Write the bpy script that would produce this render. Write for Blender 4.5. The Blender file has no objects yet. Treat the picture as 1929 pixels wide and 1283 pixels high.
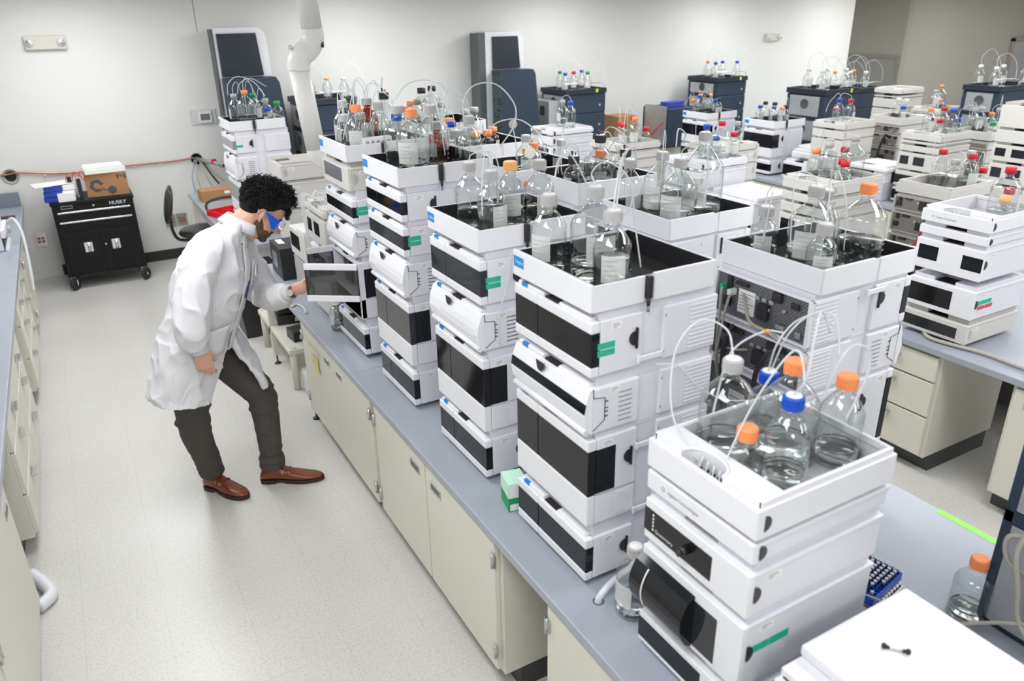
import bpy, bmesh, math, random
from mathutils import Vector, Matrix
random.seed(7)
SC = bpy.context.scene
COL = SC.collection
PI = math.pi
# ---------------------------------------------------------------- camera
yaw, pit, rol = math.radians(29.2622748), math.radians(23.10413107), math.radians(-1.04026982)
fwd = Vector((math.sin(yaw)*math.cos(pit), math.cos(yaw)*math.cos(pit), -math.sin(pit)))
rt = fwd.cross(Vector((0, 0, 1))).normalized()
up = rt.cross(fwd)
r2 = rt*math.cos(rol)+up*math.sin(rol)
u2 = -rt*math.sin(rol)+up*math.cos(rol)
cd = bpy.data.cameras.new('camera')
cam = bpy.data.objects.new('camera', cd)
COL.objects.link(cam)
M = Matrix((r2, u2, -fwd)).transposed().to_4x4()
M.translation = Vector((0, 0, 2.32))
cam.matrix_world = M
cd.sensor_width = 36
cd.lens = 1444.97*36/1929
cd.clip_start = .05
cd.dof.use_dof = True
cd.dof.focus_distance = 3.4
cd.dof.aperture_fstop = 3.2
SC.camera = cam
# ---------------------------------------------------------------- view, world
vs = SC.view_settings
vs.view_transform = 'Standard'
vs.look = 'None'
vs.exposure = 0.0
vs.gamma = 1
vs.use_curve_mapping = False
w = bpy.data.worlds.new('world')
SC.world = w
w.use_nodes = True
w.node_tree.nodes['Background'].inputs[0].default_value = (.8, .85, .9, 1)
w.node_tree.nodes['Background'].inputs[1].default_value = .3
cy = SC.cycles
cy.max_bounces = 9
cy.diffuse_bounces = 4
cy.glossy_bounces = 4
cy.transmission_bounces = 8
cy.transparent_max_bounces = 20
cy.sample_clamp_indirect = 6
cy.caustics_reflective = False
cy.caustics_refractive = False
LIGHT = 11.9

# ---------------------------------------------------------------- materials
def s2l(c):
    return tuple(((v/12.92) if v <= .04045 else ((v+.055)/1.055)**2.4) for v in c)

def hexc(h):
    return s2l(tuple(int(h[i:i+2], 16)/255 for i in (0, 2, 4)))

def mat(name, col, rough=.5, metal=0, noise=.0, nscale=8, bump=0, bscale=60, spec=.5, coat=0, emit=0):
    m = bpy.data.materials.new(name)
    m.use_nodes = True
    nt = m.node_tree
    b = nt.nodes['Principled BSDF']
    if isinstance(col, str):
        col = hexc(col)
    b.inputs['Base Color'].default_value = (*col, 1)
    b.inputs['Roughness'].default_value = rough
    b.inputs['Metallic'].default_value = metal
    b.inputs['Specular IOR Level'].default_value = spec
    if coat:
        b.inputs['Coat Weight'].default_value = coat
        b.inputs['Coat Roughness'].default_value = .05
    if emit:
        b.inputs['Emission Color'].default_value = (*col, 1)
        b.inputs['Emission Strength'].default_value = emit
    if noise or bump:
        tc = nt.nodes.new('ShaderNodeTexCoord')
        n = nt.nodes.new('ShaderNodeTexNoise')
        n.inputs['Scale'].default_value = nscale
        n.inputs['Detail'].default_value = 5
        nt.links.new(tc.outputs['Object'], n.inputs['Vector'])
        if noise:
            mx = nt.nodes.new('ShaderNodeMix')
            mx.data_type = 'RGBA'
            mx.inputs[6].default_value = (*[max(0, c*(1-noise)) for c in col], 1)
            mx.inputs[7].default_value = (*[min(1, c*(1+noise)) for c in col], 1)
            nt.links.new(n.outputs['Fac'], mx.inputs[0])
            nt.links.new(mx.outputs[2], b.inputs['Base Color'])
        if bump:
            n2 = nt.nodes.new('ShaderNodeTexNoise')
            n2.inputs['Scale'].default_value = bscale
            n2.inputs['Detail'].default_value = 3
            nt.links.new(tc.outputs['Object'], n2.inputs['Vector'])
            bp = nt.nodes.new('ShaderNodeBump')
            bp.inputs['Strength'].default_value = bump
            bp.inputs['Distance'].default_value = .01
            nt.links.new(n2.outputs['Fac'], bp.inputs['Height'])
            nt.links.new(bp.outputs['Normal'], b.inputs['Normal'])
    return m

def thin_glass(name, tint=(.955, .975, .97), edge=(.46, .50, .50), rough=.015):
    m = bpy.data.materials.new(name)
    m.use_nodes = True
    nt = m.node_tree
    nt.nodes.remove(nt.nodes['Principled BSDF'])
    out = nt.nodes['Material Output']
    tr = nt.nodes.new('ShaderNodeBsdfTransparent')
    gl = nt.nodes.new('ShaderNodeBsdfGlossy')
    gl.inputs['Roughness'].default_value = rough
    lw = nt.nodes.new('ShaderNodeLayerWeight')
    lw.inputs['Blend'].default_value = .25
    ramp = nt.nodes.new('ShaderNodeValToRGB')
    ramp.color_ramp.elements[0].color = (*tint, 1)
    ramp.color_ramp.elements[0].position = .55
    ramp.color_ramp.elements[1].color = (*edge, 1)
    ramp.color_ramp.elements[1].position = .95
    nt.links.new(lw.outputs['Facing'], ramp.inputs[0])
    nt.links.new(ramp.outputs[0], tr.inputs['Color'])
    fr = nt.nodes.new('ShaderNodeMath'); fr.operation = 'POWER'; fr.inputs[1].default_value = 2.6
    lw2 = nt.nodes.new('ShaderNodeLayerWeight'); lw2.inputs['Blend'].default_value = .5
    nt.links.new(lw2.outputs['Facing'], fr.inputs[0])
    fm = nt.nodes.new('ShaderNodeMath'); fm.operation = 'MULTIPLY_ADD'; fm.inputs[1].default_value = .85; fm.inputs[2].default_value = .085
    nt.links.new(fr.outputs[0], fm.inputs[0]); fr = fm
    mx = nt.nodes.new('ShaderNodeMixShader')
    tc = nt.nodes.new('ShaderNodeTexCoord')
    n = nt.nodes.new('ShaderNodeTexNoise')
    n.inputs['Scale'].default_value = 18
    nt.links.new(tc.outputs['Object'], n.inputs['Vector'])
    bp = nt.nodes.new('ShaderNodeBump')
    bp.inputs['Strength'].default_value = .5
    bp.inputs['Distance'].default_value = .004
    nt.links.new(n.outputs['Fac'], bp.inputs['Height'])
    nt.links.new(bp.outputs['Normal'], gl.inputs['Normal'])
    nt.links.new(fr.outputs[0], mx.inputs[0])
    nt.links.new(tr.outputs[0], mx.inputs[1])
    nt.links.new(gl.outputs[0], mx.inputs[2])
    nt.links.new(mx.outputs[0], out.inputs['Surface'])
    return m

def liquid_mat():
    m = bpy.data.materials.new('liquid')
    m.use_nodes = True
    b = m.node_tree.nodes['Principled BSDF']
    b.inputs['Base Color'].default_value = (.96, .98, .97, 1)
    b.inputs['Roughness'].default_value = .0
    b.inputs['IOR'].default_value = 1.33
    b.inputs['Transmission Weight'].default_value = 1
    return m

def slots_mat(name, base, dark, scale=(40, 90), rough=.45, metal=.6):
    """perforated sheet metal: rows of dark slots"""
    m = mat(name, base, rough, metal)
    nt = m.node_tree
    b = nt.nodes['Principled BSDF']
    tc = nt.nodes.new('ShaderNodeTexCoord')
    mp = nt.nodes.new('ShaderNodeMapping')
    mp.inputs['Rotation'].default_value = (0, PI/2, 0)
    br = nt.nodes.new('ShaderNodeTexBrick')
    br.inputs['Color1'].default_value = (*dark, 1)
    br.inputs['Color2'].default_value = (*dark, 1)
    br.inputs['Mortar'].default_value = (*b.inputs['Base Color'].default_value[:3], 1)
    br.inputs['Scale'].default_value = 1
    br.inputs['Brick Width'].default_value = .012
    br.inputs['Row Height'].default_value = .006
    br.inputs['Mortar Size'].default_value = .0016
    sx = nt.nodes.new('ShaderNodeSeparateXYZ')
    cx = nt.nodes.new('ShaderNodeCombineXYZ')
    nt.links.new(tc.outputs['Object'], sx.inputs[0])
    nt.links.new(sx.outputs['Y'], cx.inputs['X'])
    nt.links.new(sx.outputs['Z'], cx.inputs['Y'])
    nt.links.new(cx.outputs[0], br.inputs['Vector'])
    nt.links.new(br.outputs['Color'], b.inputs['Base Color'])
    return m

WHITE = mat('white_plastic', 'e8e8ec', .38, bump=.03, bscale=300)
WHITE2 = mat('white_plastic_side', 'e2e2e8', .42, bump=.04, bscale=260)
NECK = mat('recess_shade_plastic', 'dcdbe4', .45)  # lavender shade of the gaps between modules put into the plastic colour
BEIGE = mat('beige_grey_plastic', 'd5d2cd', .5, bump=.05, bscale=260)
BEIGED = mat('darker_beige_plastic', 'b7b3ad', .5)
DGLASS = mat('smoked_window', (.007, .008, .011), .07, spec=.38)
DGLASS2 = mat('smoked_window_lighter', (.022, .025, .03), .07, spec=.45)
DCLEAR = thin_glass('smoked_clear_door', (.40, .41, .43), (.15, .15, .17), .03)
BLACK = mat('black_plastic', (.018, .018, .02), .4)
FOAM = mat('black_foam', (.014, .014, .016), .9, noise=.5, nscale=40, bump=.4, bscale=120)
DARKIN = mat('dark_interior', (.01, .01, .012), .7)
TAG = mat('blue_tag', '1389d6', .4)
TEAL = mat('teal_sticker', '12b592', .5)
REDS = mat('red_sticker', 'd9455a', .5)
PAPER = mat('paper_label', 'efefec', .7, noise=.02)
INK = mat('printed_ink', (.08, .08, .09), .6)
INKW = mat('white_print', (.85, .85, .85), .6)
GREYIN = mat('grey_line', (.25, .25, .27), .6)
NAVY = mat('dark_navy_panel', '29384a', .45, bump=.05, bscale=200)
NAVYD = mat('navy_black_panel', '1d2733', .45)
STEEL = mat('brushed_steel', (.62, .62, .63), .28, 1, noise=.05, nscale=30)
GALV = mat('galvanised_panel', (.55, .56, .57), .4, .7, noise=.15, nscale=25)
CREAM = mat('cream_painted_steel', 'dcd9cd', .42, noise=.015, nscale=3)
CREAMF = mat('cream_frame', 'd0cdc0', .5)
KICK = mat('dark_toe_kick', (.05, .05, .052), .5)
BENCH = mat('grey_blue_worktop', 'a2a8b2', .33, noise=.05, nscale=5, bump=.02, bscale=90)
BENCHE = mat('worktop_edge', '848c99', .4)
SCREW = mat('caster_zinc', (.6, .6, .58), .35, 1)
GLASS = thin_glass('clear_glass')
AMBER = thin_glass('amber_glass', (.55, .09, .02), (.2, .02, .005), .02)
LIQ = liquid_mat()
TUBE = mat('clear_tubing', (.80, .83, .86), .25, spec=.7)
TUBE.node_tree.nodes['Principled BSDF'].inputs['Alpha'].default_value = .75
CAPS = {'grey': mat('grey_cap', 'bab9b8', .45), 'orange': mat('orange_cap', 'ff9a5e', .4), 'blue': mat('blue_cap', '0d4fc4', .35),
        'red': mat('red_cap', 'd3182e', .4), 'green': mat('green_cap', '0d9b52', .4), 'black': mat('black_cap', '28282b', .4),
        'peach': mat('pale_orange_cap', 'ffbf78', .4), 'white': mat('white_cap', 'eeeeee', .4)}
CABLEG = mat('grey_cable', 'b4afa4', .5)
CABLEK = mat('black_cable', (.02, .02, .022), .45)
RUBBER = mat('black_rubber', (.02, .02, .02), .6)

# ---------------------------------------------------------------- mesh builder
class MB:
    def __init__(s):
        s.v = []; s.f = []; s.m = []; s.sm = []; s.mats = []

    def mi(s, m):
        if m not in s.mats:
            s.mats.append(m)
        return s.mats.index(m)

    def add(s, vs_, fs_, m, smooth=False):
        o = len(s.v); k = s.mi(m)
        s.v.extend([tuple(v) for v in vs_])
        for f in fs_:
            s.f.append(tuple(i+o for i in f)); s.m.append(k); s.sm.append(smooth)
        return s

    def box(s, x0, y0, z0, x1, y1, z1, m, bev=0, T=None):
        x0, x1 = min(x0, x1), max(x0, x1); y0, y1 = min(y0, y1), max(y0, y1); z0, z1 = min(z0, z1), max(z0, z1)
        b = min(bev, (x1-x0)*.49, (y1-y0)*.49, (z1-z0)*.49)
        if b <= 0:
            vs_ = [(x, y, z) for z in (z0, z1) for y in (y0, y1) for x in (x0, x1)]
            fs_ = [(0, 2, 3, 1), (4, 5, 7, 6), (0, 1, 5, 4), (2, 6, 7, 3), (0, 4, 6, 2), (1, 3, 7, 5)]
        else:
            bm = bmesh.new()
            bmesh.ops.create_cube(bm, size=1)
            for v in bm.verts:
                v.co = Vector(((x0+x1)/2+v.co.x*(x1-x0), (y0+y1)/2+v.co.y*(y1-y0), (z0+z1)/2+v.co.z*(z1-z0)))
            bmesh.ops.bevel(bm, geom=bm.edges[:], offset=b, segments=2, affect='EDGES', profile=.5)
            bm.verts.index_update()
            vs_ = [v.co.copy() for v in bm.verts]
            fs_ = [[v.index for v in f.verts] for f in bm.faces]
            bm.free()
        if T is not None:
            vs_ = [T @ Vector(v) for v in vs_]
        return s.add(vs_, fs_, m)

    def prism(s, poly, a0, a1, m, axis='y', T=None, smooth=False):
        """poly: list of 2D points, extruded along axis. axis y: (x,z); axis x: (y,z); axis z: (x,y)"""
        n = len(poly)
        def P3(p, a):
            if axis == 'y': return Vector((p[0], a, p[1]))
            if axis == 'x': return Vector((a, p[0], p[1]))
            return Vector((p[0], p[1], a))
        vs_ = [P3(p, a0) for p in poly]+[P3(p, a1) for p in poly]
        if T is not None:
            vs_ = [T @ v for v in vs_]
        fs_ = [tuple(range(n)), tuple(range(2*n-1, n-1, -1))]
        s.add(vs_, fs_, m)
        o = len(s.v)-2*n
        k = s.mi(m)
        for i in range(n):
            j = (i+1) % n
            s.f.append((o+i, o+i+n, o+j+n, o+j)); s.m.append(k); s.sm.append(smooth)
        return s

    def lathe(s, prof, m, c=(0, 0, 0), seg=24, T=None, smooth=True):
        vs_ = []; fs_ = []
        for r, z in prof:
            for i in range(seg):
                a = 2*PI*i/seg
                vs_.append(Vector((c[0]+r*math.cos(a), c[1]+r*math.sin(a), c[2]+z)))
        for j in range(len(prof)-1):
            for i in range(seg):
                k = (i+1) % seg
                fs_.append((j*seg+i, j*seg+k, (j+1)*seg+k, (j+1)*seg+i))
        if T is not None:
            vs_ = [T @ v for v in vs_]
        return s.add(vs_, fs_, m, smooth)

    def cyl(s, p0, p1, r, m, seg=12, r1=None, cap=True, smooth=True):
        p0 = Vector(p0); p1 = Vector(p1); r1 = r if r1 is None else r1
        d = (p1-p0).normalized()
        q = d.to_track_quat('Z', 'Y')
        vs_ = []
        for p, rr in ((p0, r), (p1, r1)):
            for i in range(seg):
                a = 2*PI*i/seg
                vs_.append(p+q @ Vector((rr*math.cos(a), rr*math.sin(a), 0)))
        s.add(vs_, [(i, (i+1) % seg, (i+1) % seg+seg, i+seg) for i in range(seg)], m, smooth)
        if cap:
            o = len(s.v)-2*seg; k = s.mi(m)
            s.f.append(tuple(o+i for i in range(seg-1, -1, -1))); s.m.append(k); s.sm.append(False)
            s.f.append(tuple(o+seg+i for i in range(seg))); s.m.append(k); s.sm.append(False)
        return s

    def tube(s, pts, r, m, seg=8, res=6, cap=True, closed=False):
        pts = [Vector(p) for p in pts]
        if res > 1 and len(pts) > 2:
            P = [pts[0]*2-pts[1]]+pts+[pts[-1]*2-pts[-2]]
            out = []
            for i in range(1, len(P)-2):
                a, b, c, d = P[i-1:i+3]
                for k in range(res):
                    t = k/res
                    out.append(.5*((2*b)+(c-a)*t+(2*a-5*b+4*c-d)*t*t+(3*b-a-3*c+d)*t**3))
            out.append(pts[-1]); pts = out
        n = len(pts); vs_ = []
        rr = r if callable(r) else (lambda t: r)
        prev = None
        for i, p in enumerate(pts):
            d = (pts[min(i+1, n-1)]-pts[max(i-1, 0)])
            d = d.normalized() if d.length > 1e-9 else Vector((0, 0, 1))
            if prev is None:
                u = d.orthogonal().normalized()
            else:
                u = prev-d*prev.dot(d)
                u = u.normalized() if u.length > 1e-6 else d.orthogonal().normalized()
            prev = u; v = d.cross(u)
            R = rr(i/(n-1))
            for k in range(seg):
                a = 2*PI*k/seg
                vs_.append(p+u*R*math.cos(a)+v*R*math.sin(a))
        fs_ = [(i*seg+k, i*seg+(k+1) % seg, (i+1)*seg+(k+1) % seg, (i+1)*seg+k) for i in range(n-1) for k in range(seg)]
        if cap:
            fs_ += [tuple(range(seg-1, -1, -1)), tuple((n-1)*seg+k for k in range(seg))]
        return s.add(vs_, fs_, m, True)

    def quad(s, a, b, c, d, m):
        return s.add([a, b, c, d], [(0, 1, 2, 3)], m)

    def build(s, name, parent=None, loc=(0, 0, 0), rz=0):
        me = bpy.data.meshes.new(name)
        me.from_pydata(s.v, [], s.f)
        for m in s.mats:
            me.materials.append(m)
        me.polygons.foreach_set('material_index', s.m)
        me.polygons.foreach_set('use_smooth', s.sm)
        me.update()
        o = bpy.data.objects.new(name, me)
        COL.objects.link(o)
        o.location = loc; o.rotation_euler = (0, 0, rz)
        if parent is not None:
            o.parent = parent
        return o

def thing(name, label, cat, loc=(0, 0, 0), rz=0, group=None):
    o = bpy.data.objects.new(name, None)
    o.empty_display_size = .05
    COL.objects.link(o)
    o.location = loc; o.rotation_euler = (0, 0, rz)
    return tag(o, label, cat, group)

def tag(o, label, cat, group=None):
    o['label'] = label; o['category'] = cat
    if group: o['group'] = group
    return o

def struct(mb, name):
    o = mb.build(name); o['kind'] = 'structure'
    return o

def clone(root, loc, rz, label, cat=None, group=None):
    r = root.copy(); COL.objects.link(r)
    r.location = loc; r.rotation_euler = (0, 0, rz)
    r['label'] = label
    if cat: r['category'] = cat
    if group: r['group'] = group
    elif 'group' in r: del r['group']
    for ch in list(root.children):
        c = ch.copy(); COL.objects.link(c); c.parent = r
        for g in ch.children:
            d = g.copy(); COL.objects.link(d); d.parent = c
    return r

_txt = {}
def text_mb(txt, size, m, T, ext=.0004):
    """lettering as mesh; T maps local text xy to the surface. Returns MB"""
    if txt not in _txt:
        cu = bpy.data.curves.new('t', 'FONT'); cu.body = txt; cu.size = 1; cu.resolution_u = 2
        cu.extrude = 0
        ob = bpy.data.objects.new('t', cu)
        COL.objects.link(ob)
        bpy.context.view_layer.update()
        me = bpy.data.meshes.new_from_object(ob.evaluated_get(bpy.context.evaluated_depsgraph_get()))
        _txt[txt] = ([v.co.copy() for v in me.vertices], [tuple(p.vertices) for p in me.polygons])
        bpy.data.objects.remove(ob); bpy.data.curves.remove(cu); bpy.data.meshes.remove(me)
    vs_, fs_ = _txt[txt]
    mb = MB()
    mb.add([T @ (v*size) for v in vs_], fs_, m)
    return mb

def basis(o, x, y):
    """matrix whose local x,y axes lie along the given vectors, origin o"""
    x = Vector(x).normalized(); y = Vector(y).normalized(); z = x.cross(y)
    m = Matrix((x, y, z)).transposed().to_4x4(); m.translation = Vector(o)
    return m

# ---------------------------------------------------------------- room shell
XL, XR, YB, YF, ZC = -1.28, 22.0, 8.55, -2.6, 2.62
def wall_mat(name, col):
    m = mat(name, col, .85, noise=.012, nscale=1.5, bump=.12, bscale=140)
    return m
WALL = wall_mat('painted_wall', 'e6e6e2')
WALLG = wall_mat('shaded_wall_grey', 'b3b0a8')  # darker shading of the alcove walls is put into this grey
CEIL = mat('ceiling_tile', 'e4e3df', .9, noise=.03, nscale=60)
def floor_mat():
    m = mat('vinyl_tile_floor', 'd4d1cb', .32)
    nt = m.node_tree; b = nt.nodes['Principled BSDF']
    tc = nt.nodes.new('ShaderNodeTexCoord')
    n1 = nt.nodes.new('ShaderNodeTexNoise'); n1.inputs['Scale'].default_value = 85; n1.inputs['Detail'].default_value = 6; n1.inputs['Roughness'].default_value = .75
    r1 = nt.nodes.new('ShaderNodeValToRGB')
    r1.color_ramp.elements[0].position = .30; r1.color_ramp.elements[0].color = (*hexc('c3beb7'), 1)
    r1.color_ramp.elements[1].position = .52; r1.color_ramp.elements[1].color = (*hexc('dcdad6'), 1)
    nt.links.new(tc.outputs['Object'], n1.inputs['Vector']); nt.links.new(n1.outputs['Fac'], r1.inputs[0])
    n2 = nt.nodes.new('ShaderNodeTexNoise'); n2.inputs['Scale'].default_value = 1.3; n2.inputs['Detail'].default_value = 3
    nt.links.new(tc.outputs['Object'], n2.inputs['Vector'])
    r2_ = nt.nodes.new('ShaderNodeValToRGB')
    r2_.color_ramp.elements[0].position = .3; r2_.color_ramp.elements[0].color = (.93, .925, .91, 1)
    r2_.color_ramp.elements[1].position = .7; r2_.color_ramp.elements[1].color = (1, 1, 1, 1)
    nt.links.new(n2.outputs['Fac'], r2_.inputs[0])
    mu = nt.nodes.new('ShaderNodeMix'); mu.data_type = 'RGBA'; mu.blend_type = 'MULTIPLY'; mu.inputs[0].default_value = 1
    nt.links.new(r1.outputs[0], mu.inputs[6]); nt.links.new(r2_.outputs[0], mu.inputs[7])
    br = nt.nodes.new('ShaderNodeTexBrick'); br.offset = 0
    br.inputs['Color1'].default_value = (1, 1, 1, 1); br.inputs['Color2'].default_value = (.985, .985, .985, 1)
    br.inputs['Mortar'].default_value = (.86, .855, .84, 1); br.inputs['Scale'].default_value = 1
    br.inputs['Brick Width'].default_value = .305; br.inputs['Row Height'].default_value = .305; br.inputs['Mortar Size'].default_value = .0011
    mp = nt.nodes.new('ShaderNodeMapping'); mp.inputs['Location'].default_value = (.36, .07, 0)
    nt.links.new(tc.outputs['Object'], mp.inputs['Vector']); nt.links.new(mp.outputs[0], br.inputs['Vector'])
    mu2 = nt.nodes.new('ShaderNodeMix'); mu2.data_type = 'RGBA'; mu2.blend_type = 'MULTIPLY'; mu2.inputs[0].default_value = 1
    nt.links.new(mu.outputs[2], mu2.inputs[6]); nt.links.new(br.outputs['Color'], mu2.inputs[7])
    nt.links.new(mu2.outputs[2], b.inputs['Base Color'])
    return m
FLOOR = floor_mat()
XC = 10.93   # right end of the back wall
struct(MB().box(XL, YF, -.1, XR, 15, 0, FLOOR), 'floor')
struct(MB().box(XL, YF, ZC, XR, 15, ZC+.1, CEIL), 'ceiling')
struct(MB().box(XL-.1, YB, 0, XC, YB+.15, ZC, WALL), 'wall_back')
struct(MB().box(XL-.1, YF, 0, XL, YB, ZC, WALL), 'wall_left')
struct(MB().box(XL-.1, YF-.1, 0, XR, YF, ZC, WALL), 'wall_front')
struct(MB().box(XC-.15, YB+.15, 0, XC, 15, ZC, WALLG), 'wall_return')
struct(MB().box(XC, 15, 0, XR, 15.1, ZC, WALLG), 'wall_alcove_back')
struct(MB().box(16.0, 11.15, 0, 16.15, 15, ZC, WALLG), 'wall_alcove_side')
struct(MB().box(16.15, 11.15, 0, XR, 11.3, ZC, wall_mat('shaded_wall_right', 'bab7af')), 'wall_right_back')  # this wall's lighter shading is put into its colour too
struct(MB().box(XR, YF, 0, XR+.1, 11.3, ZC, WALL), 'wall_right')
struct(MB().box(XC, YB, 2.44, XR, YB+.25, ZC, WALL), 'trim_1')
base = mat('black_cove_base', (.025, .025, .027), .5)
struct(MB().box(-.3, YB-.012, 0, XC, YB, .105, base, .003), 'baseboard_back')
struct(MB().box(XC, YB+.15, 0, XC+.01, 15, .105, base), 'baseboard_return')
# window_1: glazed board opening on the alcove side wall
wb = MB()
ALU = mat('aluminium_frame', (.5, .5, .49), .4, .6)
for a in ((11.2, 1.28, 14.2, 1.325), (11.2, .5, 14.2, .53)):
    wb.box(15.965, a[0], a[1], 16.0, a[2], a[3], ALU)
for yy in (11.2, 14.16):
    wb.box(15.965, yy, .53, 16.0, yy+.04, 1.28, ALU)
wb.box(15.985, 11.24, .53, 16.0, 14.16, 1.28, mat('reeded_grey_glass', 'a5a5a0', .25, noise=.06, nscale=3))
struct(wb, 'window_1')
dr = MB()
dr.box(20.0, 11.10, 0, 20.12, 11.15, 1.58, mat('beige_door_frame', 'a8a093', .5), .004)
dr.box(21.0, 11.10, 0, 21.12, 11.15, 1.58, mat('beige_door_frame_b', 'a8a093', .5), .004)
dr.box(20.0, 11.10, 1.50, 21.12, 11.15, 1.6, mat('beige_door_frame_c', 'a8a093', .5), .004)
dr.box(20.12, 11.13, 0, 21.0, 11.148, 1.5, mat('pale_door', 'b9b8bd', .5))
struct(dr, 'door_1')
# wall panel seam
struct(MB().box(1.323, YB-.003, 2.2, 1.328, YB, ZC, GREYIN), 'trim_2')
# ceiling fixtures
def ceiling_light(x, y, k):
    t = thing('ceiling_light', 'recessed white fluorescent ceiling panel light, all alike', 'ceiling light', (x, y, ZC), 0, 'fluorescent panels set in the ceiling grid')
    fr = MB()
    for a in ((-.32, -.62, .32, -.585), (-.32, .585, .32, .62), (-.32, -.585, -.285, .585), (.285, -.585, .32, .585)):
        fr.box(a[0], a[1], -.02, a[2], a[3], 0, WHITE)
    fr.build('frame', t)
    MB().quad((-.285, -.585, -.012), (-.285, .585, -.012), (.285, .585, -.012), (.285, -.585, -.012), DIFF).build('diffuser', t)
DIFF = mat('lit_diffuser', (.97, .985, 1), .5, emit=LIGHT)
for ix, x in enumerate((.15, 2.75, 5.35, 7.95, 10.3)):
    for iy, y in enumerate((-1.3, .9, 3.1, 5.3, 7.3)):
        ceiling_light(x, y, 0)
for x, y in ((13.0, .9), (13.0, 3.1), (13.0, 5.3), (13.0, 7.5), (13.6, 9.8), (13.6, 12.5), (16.2, 3.1), (16.2, 6.2), (17.0, 9.2), (19.5, 4), (19.5, 8.8)):  # right-hand panels, unseen; the alcove ones are added to brighten its walls
    ceiling_light(x, y, 0)

# ---------------------------------------------------------------- benches
def worktop(x0, y0, x1, y1, label, seams=()):
    mb = MB()
    ys = [y0]+sorted(seams)+[y1]
    for a, b in zip(ys[:-1], ys[1:]):
        mb.box(x0, a+.0005, .695, x1, b-.0005, .73, BENCH, .004)
    o = mb.build('worktop'); return tag(o, label, 'worktop')
worktop(.955, -1.2, 2.34, 5.35, 'long grey-blue worktop carrying the nearest double row of white stacks', (3.31,))
worktop(3.575, -1.0, 4.96, 6.6, 'grey worktop of the middle bench with drawers below, right of the near bench')
worktop(6.07, .8, 7.5, 7.25, 'grey worktop of the far bench under the black-windowed white stack')
worktop(XL, -1.2, -.487, 8.5, 'grey worktop running along the left wall', (6.05, 2.9))
worktop(.93, 5.9, 1.75, 8.2, 'short grey worktop behind the person, holding a red tray')
worktop(1.9, 7.75, 10.4, 8.5, 'grey worktop along the back wall under the navy instruments')

def hinge(mb, x, y, z):
    mb.cyl((x, y, z-.028), (x, y, z+.028), .006, STEEL, 8)
    mb.box(x+.002, y-.016, z-.025, x+.006, y+.016, z+.025, STEEL)

def cabinet(name, label, x, y0, y1, layout, depth=.62, face=-1, z0=.1, kick=True, hinges='out'):
    """front plane at x facing -X (face -1) or +X; layout list of (kind, ya, yb, za, zb)"""
    t = thing(name, label, 'cabinet', (x, (y0+y1)/2, 0), 0)
    s = face
    yc = (y0+y1)/2
    b = MB()
    def bx(a, ya, za, c, yb, zb, m, bev=0):
        b.box(-s*a, ya-yc, za, -s*c, yb-yc, zb, m, bev)
    bx(.004, y0, z0, depth, y1, .694, CREAM, .002)
    b.build('carcass', t)
    if kick:
        k = MB(); k.box(-s*.07, y0-yc+.0, 0, -s*(depth-.04), y1-yc-.0, z0, KICK)
        k.build('toe_kick', t)
    for kind, ya, yb, za, zb in layout:
        d = MB()
        d.box(s*.016, ya-yc+.002, za, -s*.004+0, yb-yc-.002, zb, CREAM, .003)
        o = d.build('door' if kind[0] == 'd' else 'drawer', t)
        h = MB()
        if kind in ('dL', 'dR'):
            hy = (yb-.10 if kind == 'dL' else ya+.10)-yc
            # recessed vertical/long pull
            h.box(s*.0165, hy-.045, zb-.085, s*.019, hy+.045, zb-.045, STEEL, .001)
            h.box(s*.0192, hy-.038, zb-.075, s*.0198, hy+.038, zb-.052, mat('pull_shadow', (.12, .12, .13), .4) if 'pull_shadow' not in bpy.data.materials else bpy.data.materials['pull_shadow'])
            h.build('pull', o)
            gy = (ya if kind == 'dL' else yb)-yc+(.006 if kind == 'dL' else -.006)
            for zz in (zb-.07, za+.09):
                g = MB()
                g.cyl((s*.022, gy, zz-.03), (s*.022, gy, zz+.03), .0065, STEEL, 8)
                g.box(s*.016, gy-.014, zz-.027, s*.021, gy+.014, zz+.027, STEEL)
                g.build('hinge', o)
        elif kind == 'w':
            hy = (ya+yb)/2-yc
            h.box(s*.018, hy-.05, zb-.05, s*.045, hy+.05, zb-.04, STEEL, .002)
            h.build('pull', o)
    return t
cabinet('base_cabinet', 'cream two-door steel cabinet at the far end of the near bench', .98, 3.06, 4.26,
        [('dL', 3.085, 3.655, .115, .68), ('dR', 3.66, 4.245, .115, .68)])
cabinet('base_cabinet', 'cream two-door steel cabinet beside the open knee space of the near bench', .98, 1.85, 3.05,
        [('dR', 2.455, 3.035, .115, .68), ('dL', 1.87, 2.45, .115, .68)])
cabinet('base_cabinet', 'cream steel cabinet at the bottom edge, nearest the camera on the near bench', .98, .35, 1.55,
        [('dR', .97, 1.535, .115, .68), ('dL', .37, .965, .115, .68)])
for ya, yb, lb in ((3.06, 4.26, 'rear cream cabinet of the near bench at its far end, facing the middle aisle'), (1.0, 2.95, 'rear cream cabinet of the near bench, facing the middle aisle')):
    cabinet('base_cabinet', lb, 2.31, ya, yb, [('dL', ya+.01, (ya+yb)/2, .115, .68), ('dR', (ya+yb)/2+.005, yb-.01, .115, .68)], face=1)
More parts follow.
